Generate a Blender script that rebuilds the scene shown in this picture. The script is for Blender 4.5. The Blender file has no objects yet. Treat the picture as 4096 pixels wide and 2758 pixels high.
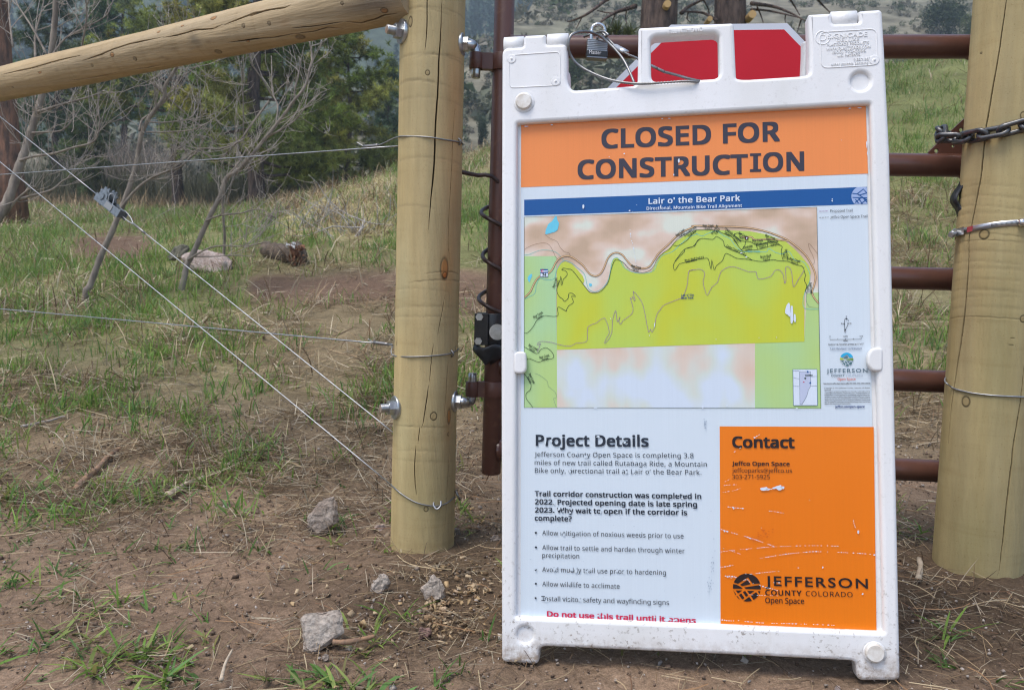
import bpy, bmesh, math, random
import numpy as np
from mathutils import Vector, Matrix
from math import sin, cos, pi, radians

SC = bpy.context.scene
COL = SC.collection
random.seed(7)

# ------------------------------------------------------------------ camera
F_PX, CX, CY = 4096 * 28 / 36, 2048.0, 1379.0       # photograph pixels, 28 mm lens
CAM_H = 0.638
PITCH, ROLL = radians(4.45), radians(1.58)

def _camR():
    c, s = cos(PITCH), sin(PITCH)
    B = np.array([[1, 0, 0], [0, -s, -c], [0, c, -s]])
    c, s = cos(ROLL), sin(ROLL)
    return np.array([[c, -s, 0], [s, c, 0], [0, 0, 1]]) @ B
CR = _camR()
CAMP = np.array([0, 0, CAM_H])
cam = bpy.data.cameras.new('camera')
cam.lens, cam.sensor_width = 28.0, 36.0
cam.clip_start, cam.clip_end = 0.02, 2000
cam.dof.use_dof = True
cam.dof.focus_distance = 1.38
cam.dof.aperture_fstop = 11.0
camo = bpy.data.objects.new('camera', cam)
COL.objects.link(camo)
Rw = np.stack([CR[0], -CR[1], -CR[2]], axis=1)
M4 = Matrix([[*Rw[0], 0], [*Rw[1], 0], [*Rw[2], CAM_H], [0, 0, 0, 1]])
camo.matrix_world = M4
SC.camera = camo

# ------------------------------------------------------------------ light
SUN_EL, SUN_AZ = radians(66), radians(-128)      # azimuth measured from +Y towards +X
world = bpy.data.worlds.new('World')
SC.world = world
world.use_nodes = True
nt = world.node_tree
sky = nt.nodes.new('ShaderNodeTexSky')
sky.sky_type = 'NISHITA'
sky.sun_disc = False
sky.sun_elevation = SUN_EL
sky.sun_rotation = SUN_AZ
sky.air_density, sky.dust_density, sky.ozone_density = 1.0, 2.0, 0.7
bg = nt.nodes['Background']
bg.inputs['Strength'].default_value = 0.14
nt.links.new(sky.outputs[0], bg.inputs['Color'])
sun = bpy.data.lights.new('sun', 'SUN')
sun.energy, sun.angle, sun.color = 1.5, radians(26), (1.0, 0.95, 0.88)
suno = bpy.data.objects.new('sun', sun)
COL.objects.link(suno)
sd = Vector((sin(SUN_AZ) * cos(SUN_EL), cos(SUN_AZ) * cos(SUN_EL), sin(SUN_EL)))
suno.rotation_euler = sd.to_track_quat('Z', 'Y').to_euler()
suno.location = sd * 30
SC.view_settings.view_transform = 'Standard'
SC.view_settings.look = 'None'
SC.view_settings.gamma = 1.0
SC.view_settings.exposure = 0.86
SC.render.engine = 'CYCLES'
SC.cycles.max_bounces = 6
SC.cycles.diffuse_bounces = 3
SC.cycles.transparent_max_bounces = 8
SC.cycles.volume_bounces = 0
SC.cycles.use_denoising = True
SC.cycles.filter_width = 1.15

# ------------------------------------------------------------------ pixel helpers (photograph pixels -> world)
def ray(px, py):
    d = CR.T @ np.array([(px - CX) / F_PX, (py - CY) / F_PX, 1.0])
    return d
def at(px, py, Y):
    d = ray(px, py)
    return CAMP + d * (Y / d[1])
K = 4096 / 2329.0
def n2(x, y): return (x * K, y * K)
def at2(x, y, Y): return at(x * K, y * K, Y)
def project(P):
    q = (np.asarray(P) - CAMP) @ CR.T
    z = np.maximum(q[..., 2], 1e-6)
    return CX + F_PX * q[..., 0] / z, CY + F_PX * q[..., 1] / z
def on_plane(px, py, P0, n):
    d = ray(px, py)
    t = np.dot(np.asarray(P0) - CAMP, n) / np.dot(d, n)
    return CAMP + d * t

# ------------------------------------------------------------------ noise
def _hash(ix, iy, seed):
    h = (ix.astype(np.int64) * 374761393 + iy.astype(np.int64) * 668265263 + seed * 974711) & 0x7fffffff
    h = ((h ^ (h >> 13)) * 1274126177) & 0x7fffffff
    return ((h ^ (h >> 16)) & 0xffff) / 65535.0
def vnoise(x, y, seed=0):
    x = np.asarray(x, float); y = np.asarray(y, float)
    ix, iy = np.floor(x), np.floor(y)
    fx, fy = x - ix, y - iy
    fx, fy = fx * fx * (3 - 2 * fx), fy * fy * (3 - 2 * fy)
    a, b = _hash(ix, iy, seed), _hash(ix + 1, iy, seed)
    c, d = _hash(ix, iy + 1, seed), _hash(ix + 1, iy + 1, seed)
    return (a * (1 - fx) + b * fx) * (1 - fy) + (c * (1 - fx) + d * fx) * fy
def fbm(x, y, seed=0, o=4):
    s, a, t = 0, 1.0, 0
    for i in range(o):
        s = s + a * vnoise(np.asarray(x) * 2 ** i, np.asarray(y) * 2 ** i, seed + i * 17)
        t += a; a *= .5
    return s / t

# ------------------------------------------------------------------ terrain
_pl = np.array([(-20, -.1), (2.15, -.006), (2.7, .05), (3.7, .16), (5, .32), (9, .98), (14, 1.62), (22, 2.35), (40, 3.4), (70, 5)])
_pr = np.array([(-20, -.05), (2.15, -.006), (2.65, .035), (3.1, .13), (3.6, .36), (5.5, 1.15), (8, 2.3), (12, 4.1), (14, 4.65), (70, 4.9)])
def smoothstep(a, b, x):
    t = np.clip((x - a) / (b - a), 0, 1)
    return t * t * (3 - 2 * t)
def ground_z(x, y, detail=True):
    x = np.asarray(x, float); y = np.asarray(y, float)
    def prof(p, y):
        return sum(np.interp(y + o, p[:, 0], p[:, 1]) for o in (-.3, -.15, 0, .15, .3)) / 5
    l, r = prof(_pl, y), prof(_pr, y)
    s = np.interp(x, [-7, -4.6, -3.5, -1.9, -.65, 1.5, 6.8, 12], [0, .04, .13, .31, .42, .60, 1.0, 1.12])
    z = l + (r - l) * s
    z = z + 0.050 * np.clip(x, 0, .62) * smoothstep(2.6, 1.8, y)
    if detail:
        amp = np.interp(y, [0, 1.4, 2.2, 6, 20], [.010, .012, .03, .08, .22])
        z = z + amp * (fbm(x * 1.3, y * 1.3, 5) - .5)
        z = z + .016 * (fbm(x * 7, y * 7, 9, 3) - .5) * smoothstep(1.2, 2.6, y) + .008 * (fbm(x * 14, y * 14, 3, 3) - .5)
    return z
def on_ground(px, py, far=60):
    d = ray(px, py)
    t = .5
    while t * d[1] < far:
        P = CAMP + d * t
        if P[2] < ground_z(P[0], P[1]):
            a, b = t / 1.02 - .02, t
            for _ in range(25):
                m = (a + b) / 2; P = CAMP + d * m
                if P[2] < ground_z(P[0], P[1]): b = m
                else: a = m
            P[2] = ground_z(P[0], P[1])
            return P
        t = t * 1.02 + .01
    P = CAMP + d * t
    P[2] = ground_z(P[0], P[1])
    return P

# ------------------------------------------------------------------ materials
def lin(r, g, b):
    f = lambda c: c / 12.92 if c <= .04045 else ((c + .055) / 1.055) ** 2.4
    return (f(r / 255), f(g / 255), f(b / 255))
def new_mat(name, color, rough=.6, metal=0.0, spec=None):
    m = bpy.data.materials.new(name)
    m.use_nodes = True
    b = m.node_tree.nodes['Principled BSDF']
    b.inputs['Base Color'].default_value = (*color, 1)
    b.inputs['Roughness'].default_value = rough
    b.inputs['Metallic'].default_value = metal
    if spec is not None: b.inputs['Specular IOR Level'].default_value = spec
    return m
def NT(m): return m.node_tree.nodes, m.node_tree.links, m.node_tree.nodes['Principled BSDF']
def noise_node(m, scale, detail=4, rough=.6, vec=None, stretch=None):
    N, L, B = NT(m)
    tc = N.new('ShaderNodeTexCoord')
    src = tc.outputs['Object']
    if stretch:
        mp = N.new('ShaderNodeMapping')
        mp.inputs['Scale'].default_value = stretch
        L.new(src, mp.inputs[0]); src = mp.outputs[0]
    n = N.new('ShaderNodeTexNoise')
    n.inputs['Scale'].default_value = scale
    n.inputs['Detail'].default_value = detail
    n.inputs['Roughness'].default_value = rough
    L.new(src, n.inputs['Vector'])
    return n.outputs['Fac']
def ramp(m, fac, stops):
    N, L, B = NT(m)
    r = N.new('ShaderNodeValToRGB')
    el = r.color_ramp.elements
    while len(el) < len(stops): el.new(.5)
    for e, (p, c) in zip(el, stops):
        e.position = p; e.color = (*c, 1) if len(c) == 3 else c
    L.new(fac, r.inputs[0])
    return r.outputs[0]
def mixc(m, fac, a, b, mode='MIX'):
    N, L, B = NT(m)
    x = N.new('ShaderNodeMix'); x.data_type = 'RGBA'; x.blend_type = mode
    for s, v in ((x.inputs[0], fac), (x.inputs[6], a), (x.inputs[7], b)):
        if hasattr(v, 'is_linked'): L.new(v, s)
        elif isinstance(v, (int, float)): s.default_value = v
        else: s.default_value = (*v, 1)
    return x.outputs[2]
def bump(m, fac, strength, dist=.002, prev=None):
    N, L, B = NT(m)
    b = N.new('ShaderNodeBump')
    b.inputs['Strength'].default_value = strength
    b.inputs['Distance'].default_value = dist
    L.new(fac, b.inputs['Height'])
    if prev is not None: L.new(prev, b.inputs['Normal'])
    L.new(b.outputs[0], B.inputs['Normal'])
    return b.outputs[0]
def setcol(m, out):
    N, L, B = NT(m); L.new(out, B.inputs['Base Color'])
def attr(m, name='tint'):
    N, L, B = NT(m)
    a = N.new('ShaderNodeAttribute'); a.attribute_name = name
    return a.outputs['Color']
def noisy(name, c1, c2, scale, rough=.6, metal=0, bumpk=0, bdist=.002, bscale=None, stretch=None, lo=.35, hi=.65, spec=None):
    m = new_mat(name, c1, rough, metal, spec)
    f = noise_node(m, scale, 5, .6, stretch=stretch)
    setcol(m, ramp(m, f, [(lo, c1), (hi, c2)]))
    if bumpk: bump(m, noise_node(m, bscale or scale * 3, 4, stretch=stretch), bumpk, bdist)
    return m
def tinted(name, rough=.8, scale=8, var=.25, transl=0.0, spec=.2):
    m = new_mat(name, (.5, .5, .5), rough, spec=spec)
    f = noise_node(m, scale, 3)
    g = ramp(m, f, [(.3, (1 - var,) * 3), (.7, (1 + var * .6,) * 3)])
    c = mixc(m, 1.0, attr(m), g, 'MULTIPLY')
    setcol(m, c)
    if transl:
        N, L, B = NT(m)
        t = N.new('ShaderNodeBsdfTranslucent'); L.new(c, t.inputs[0])
        x = N.new('ShaderNodeMixShader'); x.inputs[0].default_value = transl
        L.new(B.outputs[0], x.inputs[1]); L.new(t.outputs[0], x.inputs[2])
        L.new(x.outputs[0], N['Material Output'].inputs['Surface'])
    return m

# ------------------------------------------------------------------ mesh helpers
def tag(o, label=None, cat=None, group=None, kind=None):
    if label: o['label'] = label
    if cat: o['category'] = cat
    if group: o['group'] = group
    if kind: o['kind'] = kind
    return o
def link(name, me, parent=None):
    o = bpy.data.objects.new(name, me)
    COL.objects.link(o)
    if parent is not None: o.parent = parent
    return o
def thing(name, label, cat, loc=(0, 0, 0), group=None, mat=None):
    o = bpy.data.objects.new(name, None)
    COL.objects.link(o)
    o.empty_display_size = .1
    if mat is not None: o.matrix_world = mat
    else: o.location = Vector(loc)
    return tag(o, label, cat, group)
def fast_mesh(name, V, quads=None, tris=None, colors=None, mats=(), smooth=False, mi=None):
    me = bpy.data.meshes.new(name)
    V = np.asarray(V, np.float32)
    q = np.asarray(quads if quads is not None else np.zeros((0, 4)), np.int32).reshape(-1, 4)
    t = np.asarray(tris if tris is not None else np.zeros((0, 3)), np.int32).reshape(-1, 3)
    me.vertices.add(len(V)); me.vertices.foreach_set('co', V.ravel())
    li = np.concatenate([q.ravel(), t.ravel()])
    me.loops.add(len(li)); me.loops.foreach_set('vertex_index', li)
    st = np.concatenate([np.arange(len(q)) * 4, len(q) * 4 + np.arange(len(t)) * 3]).astype(np.int32)
    me.polygons.add(len(st)); me.polygons.foreach_set('loop_start', st)
    me.update(calc_edges=True)
    if smooth: me.polygons.foreach_set('use_smooth', np.ones(len(st), bool))
    if colors is not None:
        a = me.color_attributes.new('tint', 'FLOAT_COLOR', 'POINT')
        c = np.ones((len(V), 4), np.float32); c[:, :3] = colors
        a.data.foreach_set('color', c.ravel())
    for m in mats: me.materials.append(m)
    if mi is not None: me.polygons.foreach_set('material_index', np.asarray(mi, np.int32))
    return me
def frames(P):
    P = np.asarray(P, float)
    T = np.gradient(P, axis=0)
    T /= np.linalg.norm(T, axis=1)[:, None] + 1e-12
    u = np.cross(T[0], [0, 0, 1.0])
    if np.linalg.norm(u) < 1e-3: u = np.cross(T[0], [0, 1.0, 0])
    u /= np.linalg.norm(u)
    U = [u]
    for i in range(1, len(P)):
        u = U[-1] - T[i] * np.dot(U[-1], T[i])
        u /= np.linalg.norm(u) + 1e-12
        U.append(u)
    U = np.array(U)
    return T, U, np.cross(T, U)
class MB:
    def __init__(s): s.V, s.F, s.M, s.S, s.C = [], [], [], [], []; s.hasc = False
    def add(s, V, F, m=0, smooth=False, col=None):
        o = len(s.V)
        V = [tuple(map(float, v)) for v in V]
        s.V += V
        s.C += [col or (1, 1, 1)] * len(V)
        if col: s.hasc = True
        for f in F:
            s.F.append(tuple(int(i) + o for i in f)); s.M.append(m); s.S.append(smooth)
    def poly(s, pts, m=0): s.add(pts, [range(len(pts))], m)
    def tube(s, P, r, seg=8, m=0, caps=True, lobes=0, twist=0, closed=False, col=None, flat=None):
        P = np.asarray(P, float)
        r = np.broadcast_to(np.asarray(r, float), (len(P),))
        T, U, W = frames(P)
        a = np.arange(seg) / seg * 2 * pi
        L = np.concatenate([[0], np.cumsum(np.linalg.norm(np.diff(P, axis=0), axis=1))])
        V = []
        for i in range(len(P)):
            rr = np.full(seg, r[i])
            aa = a
            if lobes:
                rr = r[i] * (.86 + .14 * np.abs(np.cos((a) * lobes / 2)))
                aa = a + twist * L[i]
            V.append(P[i] + rr[:, None] * (np.cos(aa)[:, None] * U[i] + np.sin(aa)[:, None] * W[i] * (flat or 1)))
        V = np.concatenate(V)
        F = []
        n = len(P)
        for i in range(n if closed else n - 1):
            j = (i + 1) % n
            for k in range(seg):
                k2 = (k + 1) % seg
                F.append((i * seg + k, i * seg + k2, j * seg + k2, j * seg + k))
        if caps and not closed:
            F.append(tuple(range(seg))[::-1]); F.append(tuple((n - 1) * seg + k for k in range(seg)))
        s.add(V, F, m, True, col)
    def cyl(s, a, b, r, seg=20, m=0, r2=None, bev=0):
        a, b = np.asarray(a, float), np.asarray(b, float)
        d = (b - a) / np.linalg.norm(b - a)
        r2 = r if r2 is None else r2
        if bev:
            P = [a, a, a + d * bev, b - d * bev, b, b]; R = [max(r - bev, 1e-5), r - bev * .6, r, r2, r2 - bev * .6, max(r2 - bev, 1e-5)]
            P[1] = a + d * bev * .3; P[4] = b - d * bev * .3
        else: P, R = [a, b], [r, r2]
        u = np.cross(d, [0, 0, 1.0])
        if np.linalg.norm(u) < 1e-3: u = np.cross(d, [0, 1.0, 0])
        u /= np.linalg.norm(u); w = np.cross(d, u)
        an = np.arange(seg) / seg * 2 * pi
        V = np.concatenate([p + q * (np.cos(an)[:, None] * u + np.sin(an)[:, None] * w) for p, q in zip(P, R)])
        F = [(i * seg + k, i * seg + (k + 1) % seg, (i + 1) * seg + (k + 1) % seg, (i + 1) * seg + k) for i in range(len(P) - 1) for k in range(seg)]
        s.add(V, F, m, seg > 8)
        s.add(np.concatenate([V[:seg], V[-seg:]]), [tuple(range(seg))[::-1], tuple(range(seg, 2 * seg))], m, False)
    def box(s, c, x, y, z, m=0):
        c, x, y, z = (np.asarray(v, float) for v in (c, x, y, z))
        V = [c + i * x + j * y + k * z for i in (-1, 1) for j in (-1, 1) for k in (-1, 1)]
        s.add(V, [(0, 1, 3, 2), (4, 6, 7, 5), (0, 4, 5, 1), (2, 3, 7, 6), (0, 2, 6, 4), (1, 5, 7, 3)], m)
    def ribbon(s, P, w, up, m=0):
        P = np.asarray(P, float)
        T = np.gradient(P, axis=0); T /= np.linalg.norm(T, axis=1)[:, None] + 1e-12
        N = np.cross(T, up); w = np.broadcast_to(np.asarray(w, float), (len(P),))[:, None] / 2
        V = np.concatenate([P - N * w, P + N * w]); n = len(P)
        s.add(V, [(i, i + 1, n + i + 1, n + i) for i in range(n - 1)], m)
    def obj_in(s, me, m=0, M=None, smooth=False):
        V = [(M @ v.co if M else v.co) for v in me.vertices]
        s.add(V, [tuple(p.vertices) for p in me.polygons], m, smooth)
    def build(s, name, mats, parent=None, bevel=0, bseg=2, autosmooth=None):
        me = bpy.data.meshes.new(name)
        me.from_pydata(s.V, [], s.F)
        if not isinstance(mats, (list, tuple)): mats = [mats]
        for m in mats: me.materials.append(m)
        me.polygons.foreach_set('material_index', s.M)
        me.polygons.foreach_set('use_smooth', s.S)
        if s.hasc:
            a = me.color_attributes.new('tint', 'FLOAT_COLOR', 'POINT')
            c = np.ones((len(s.V), 4), np.float32); c[:, :3] = s.C
            a.data.foreach_set('color', c.ravel())
        me.update()
        o = link(name, me, parent)
        if bevel:
            b = o.modifiers.new('bevel', 'BEVEL'); b.width = bevel; b.segments = bseg
            b.limit_method = 'ANGLE'; b.angle_limit = radians(40)
        return o
def smooth_path(P, n=8):
    P = np.asarray(P, float)
    if len(P) < 3: return P
    Q = np.concatenate([[2 * P[0] - P[1]], P, [2 * P[-1] - P[-2]]])
    out = []
    for i in range(1, len(Q) - 2):
        p0, p1, p2, p3 = Q[i - 1:i + 3]
        for t in np.arange(n) / n:
            out.append(.5 * (2 * p1 + (p2 - p0) * t + (2 * p0 - 5 * p1 + 4 * p2 - p3) * t * t + (3 * p1 - p0 - 3 * p2 + p3) * t ** 3))
    out.append(P[-1])
    return np.array(out)
def curve_mesh(splines, extrude, bevel, resol=3):
    cu = bpy.data.curves.new('c', 'CURVE')
    cu.dimensions = '2D'; cu.fill_mode = 'BOTH'
    cu.extrude = extrude; cu.bevel_depth = bevel; cu.bevel_resolution = resol; cu.offset = -bevel
    for P in splines:
        sp = cu.splines.new('POLY')
        sp.points.add(len(P) - 1)
        for p, q in zip(sp.points, P): p.co = (q[0], q[1], 0, 1)
        sp.use_cyclic_u = True
    return curve_to_mesh(cu)
def curve_to_mesh(cu):
    o = bpy.data.objects.new('tmp', cu)
    COL.objects.link(o)
    dg = bpy.context.evaluated_depsgraph_get()
    me = bpy.data.meshes.new_from_object(o.evaluated_get(dg))
    bpy.data.objects.remove(o); bpy.data.curves.remove(cu)
    return me
def _font():
    import os
    p = os.path.join(bpy.utils.resource_path('LOCAL'), 'datafiles', 'fonts', 'NotoSansHebrew-Regular.woff2')      # ships with Blender; holds a plain sans latin
    try: return bpy.data.fonts.load(p)
    except Exception: return None
FONT = _font()
def text_mesh(s, bold=0.0, extrude=0, bevel=0, spacing=1.0, geo=False):
    cu = bpy.data.curves.new('t', 'FONT')
    cu.body = s; cu.size = 1.0
    if FONT and not geo: cu.font = FONT
    cu.offset = bold; cu.extrude = extrude; cu.bevel_depth = bevel
    cu.space_character = spacing; cu.resolution_u = 4; cu.fill_mode = 'BOTH' if extrude else 'FRONT'
    return curve_to_mesh(cu)
def fillet(P, r, n=5):
    P = [np.asarray(p, float) for p in P]; out = []
    r = np.broadcast_to(r, (len(P),))
    for i in range(len(P)):
        a, b, c = P[i - 1], P[i], P[(i + 1) % len(P)]
        u, v = a - b, c - b
        lu, lv = np.linalg.norm(u), np.linalg.norm(v)
        d = min(r[i], lu * .45, lv * .45)
        if d < 1e-5: out.append(b); continue
        p, q = b + u / lu * d, b + v / lv * d
        for t in np.arange(n + 1) / n: out.append((1 - t) ** 2 * p + 2 * t * (1 - t) * b + t * t * q)
    return out
from mathutils.geometry import tessellate_polygon
# ================================================================== A-FRAME SIGN
SW, SH, TH = .635, 1.081, .034
def _rot(rx, ry, rz):
    return np.array(Matrix.Rotation(rz, 3, 'Z') @ Matrix.Rotation(ry, 3, 'Y') @ Matrix.Rotation(rx, 3, 'X'))
SQ = _rot(radians(-7.24), radians(-2.80), radians(-8.52))
ST = np.array([-.002, 1.301, 0.0])
def S(px, py, d=0.0):
    P = on_plane(px, py, ST + SQ @ np.array([0, d, 0]), SQ[:, 1])
    return SQ.T @ (P - ST)
def z1(x, y): return (x / 2.1173, y / 2.1173)
def z3(x, y): return (1950 + x / 2.1173, y / 2.1173)
def z4(x, y): return (2996 + x / 2.1173, y / 2.1173)
def zA(x, y): return (2000 + x / 2.904, 700 + y / 2.904)
def zB(x, y): return (2700 + x / 2.588, 700 + y / 2.588)
def zC(x, y): return (2000 + x / 2.904, 1200 + y / 2.904)
def zD(x, y): return (2700 + x / 2.588, 1200 + y / 2.588)
def zE(x, y): return (2000 + x / 2.306, 1680 + y / 2.306)
def zF(x, y): return (2800 + x / 2.904, 1680 + y / 2.904)
def z7(x, y): return (2000 + x / 2.329, 2200 + y / 2.329)
def z8(x, y): return (2996 + x / 2.1173, 2018 + y / 2.1173)
def zG(x, y): return (2880 + x / 9.225, 2260 + y / 9.225)

sm = [list(r) + [t] for r, t in zip(SQ, ST)] + [[0, 0, 0, 1]]
sign = thing('a_frame_sign', 'white plastic A-frame sign board with orange closure notice and trail map', 'sign', mat=Matrix(sm))

# --- white moulded plastic
M_white = new_mat('white_plastic', (.80, .80, .80), .42)
f = noise_node(M_white, 130, 4, .65)
f2 = noise_node(M_white, 16, 5, .75)
f3 = noise_node(M_white, 7, 4, .6, stretch=(1, 1, .25))
N_, L_, B_ = NT(M_white)
tc = N_.new('ShaderNodeTexCoord'); sx = N_.new('ShaderNodeSeparateXYZ'); L_.new(tc.outputs['Object'], sx.inputs[0])
mr = N_.new('ShaderNodeMapRange'); mr.inputs[1].default_value = 0; mr.inputs[2].default_value = .22; mr.inputs[3].default_value = 1; mr.inputs[4].default_value = .16
L_.new(sx.outputs['Z'], mr.inputs[0])
sp = ramp(M_white, f, [(.55, (0, 0, 0)), (.64, (1, 1, 1))])
cl = ramp(M_white, f2, [(.44, (0, 0, 0)), (.58, (1, 1, 1))])
d1 = mixc(M_white, 1.0, sp, cl, 'MULTIPLY')
d2 = mixc(M_white, 1.0, d1, mr.outputs[0], 'MULTIPLY')
soft = ramp(M_white, f3, [(.35, (.80, .80, .81)), (.72, (.69, .685, .665))])
mr2 = N_.new('ShaderNodeMapRange'); mr2.inputs[1].default_value = .006; mr2.inputs[2].default_value = .055; mr2.inputs[3].default_value = .95; mr2.inputs[4].default_value = 0
L_.new(sx.outputs['Z'], mr2.inputs[0])
mud = mixc(M_white, 1.0, mr2.outputs[0], ramp(M_white, noise_node(M_white, 55, 5, .7), [(.36, (0, 0, 0)), (.62, (1, 1, 1))]), 'MULTIPLY')
streak = ramp(M_white, noise_node(M_white, 26, 5, .7, stretch=(1, 1, .12)), [(.60, (0, 0, 0)), (.80, (.38, .38, .38))])
soft = mixc(M_white, streak, soft, (.56, .52, .45))
setcol(M_white, mixc(M_white, mud, mixc(M_white, d2, soft, (.22, .18, .14)), (.30, .225, .165)))
bump(M_white, noise_node(M_white, 260, 3), .10, .001)
M_knob = noisy('aged_plastic', (.75, .73, .69), (.55, .49, .41), 60, .5)
M_emb = new_mat('white_emboss', (.80, .80, .80), .4)

outline_px = ([(2006, 2647), (2004, 1400), z3(123, 402), z3(300, 392), z3(306, 312), z3(322, 296), z3(482, 287), z3(497, 300), z3(499, 374),
               z3(672, 366), z3(676, 470), z3(676, 690), z3(715, 762), z3(1240, 722), z3(1272, 690), z3(1278, 250), z3(1290, 232), z3(2070, 190), z3(2088, 205), z3(2108, 660), z3(2150, 668),
               z4(0, 668), z4(440, 640), z4(513, 626), z4(513, 400), z4(504, 125), z4(520, 117), z4(688, 108), z4(702, 122), z4(712, 198), z4(936, 187), z4(926, 100), z4(942, 88), z4(1110, 76), z4(1132, 96),
               z4(1150, 400), z4(1195, 1297), (3603, 2722), z8(922, 1492), z8(905, 1340), z8(860, 1322), z7(2329, 982), z7(420, 897), z7(370, 915), z7(362, 1066)])
rads = [.008, 0, .012, .004, .012, .010, .010, .010, .004, .012, .006, .020, .016, .012, .012, .04, .04, .04, .04, .018, .012,
        0, .006, .020, 0, .010, .010, .010, .006, .004, .004, .006, .010, .014, .012, 0, 0, .010, .010, .012, .012, 0, .012, .012, .010]
def to_uv(P): return [S(*p)[[0, 2]] for p in P]
out_uv = fillet(to_uv(outline_px), rads)
handle_uv = fillet(to_uv([z3(1388, 692), z3(1382, 335), z3(1420, 305), z3(1925, 275), z3(1962, 300), z3(1968, 660)]), [.012, .03, .03, .03, .03, .012])
_hc = to_uv([(2068, 493), (3481, 414), (3537, 2529), (2062, 2466)])
hole_uv = fillet(_hc, .004)
_hm = sum(_hc) / 4
hole_uv_c = [p + (p - _hm) * .02 for p in _hc]
BV = .0065
DIMPLES = ((z4(945, 685), .0145), (z7(233, 786), .0135))
dim_uv = [[S(*q)[[0, 2]] + r * np.array([cos(a), sin(a)]) for a in np.linspace(0, 2 * pi, 41)[:-1]] for q, r in DIMPLES]
me = curve_mesh([out_uv, handle_uv, hole_uv] + dim_uv, TH / 2 - BV, BV, 3)
def cm_front(v): return (v.co.x, TH / 2 - v.co.z, v.co.y)
def cm_rear(v): return (v.co.x, TH * 1.5 + .001 + v.co.z, v.co.y)
fb = MB()
fb.add([cm_front(v) for v in me.vertices], [tuple(p.vertices) for p in me.polygons], 0)
front = fb.build('front_board', [M_white, M_knob], sign)
# smooth shade only the rounded edges: weighted by angle
for p in front.data.polygons: p.use_smooth = True
front.data.set_sharp_from_angle(angle=radians(28))

def disc_part(mb, px, py, r, out, m=0, seg=24):
    c = S(px, py)
    mb.cyl(c + np.array([0, .001, 0]), c - np.array([0, out, 0]), r, seg, m, bev=min(out, .002))
def part_mb(fn, name, mats, parent, bevel=0):
    b = MB(); fn(b); return b.build(name, mats, parent, bevel)
# plugs, dimples
for q, r, o in ((z3(310, 866), .0145, .007), (z8(1060, 1245), .0145, .008)):
    part_mb(lambda b: (disc_part(b, *q, r * 1.25, .0025, 0), disc_part(b, *q, r, o, 1)), 'plug', [M_white, M_knob], front)
for q, r in DIMPLES:
    c_ = S(*q)
    part_mb(lambda b: b.cyl(c_ + np.array([0, .018, 0]), c_ + np.array([0, .0058, 0]), r + .004, 32), 'dimple', [M_white], front)
for q in (z3(204, 500), z3(577, 690), z4(1060, 510)):
    part_mb(lambda b: (disc_part(b, *q, .0085, .0012), disc_part(b, *q, .003, .003)), 'rivet', [M_white], front)
# side clips over the sheet edge
def clip(px):
    P = fillet([S(*p)[[0, 2]] for p in px], .012)
    m = curve_mesh([P], .0035, .0035, 3)
    b = MB(); b.add([(v.co.x, .0045 - v.co.z, v.co.y) for v in m.vertices], [tuple(p.vertices) for p in m.polygons], 0, True)
    o = b.build('side_clip', [M_white], front); o.data.set_sharp_from_angle(angle=radians(40))
clip([zC(165, 596), zC(300, 596), zC(308, 700), zC(308, 812), zC(270, 852), zC(165, 852)])
clip([zD(2150, 490), zD(2035, 494), zD(1990, 570), zD(1990, 670), zD(2040, 735), zD(2150, 738)])
# embossed maker's panel frames
def emb_frame(px, r):
    P = fillet([S(*p) for p in px], r)
    P = [np.array([p[0], -.0002, p[2]]) for p in P]
    part_mb(lambda b: b.tube(P, .0008, 6, closed=True), 'emboss_frame', [M_emb], front)
emb_frame([z4(598, 275), z4(1078, 246), z4(1090, 550), z4(615, 578)], .010)
emb_frame([z3(178, 470), z3(612, 440), z3(618, 722), z3(188, 745)], .008)

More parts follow.
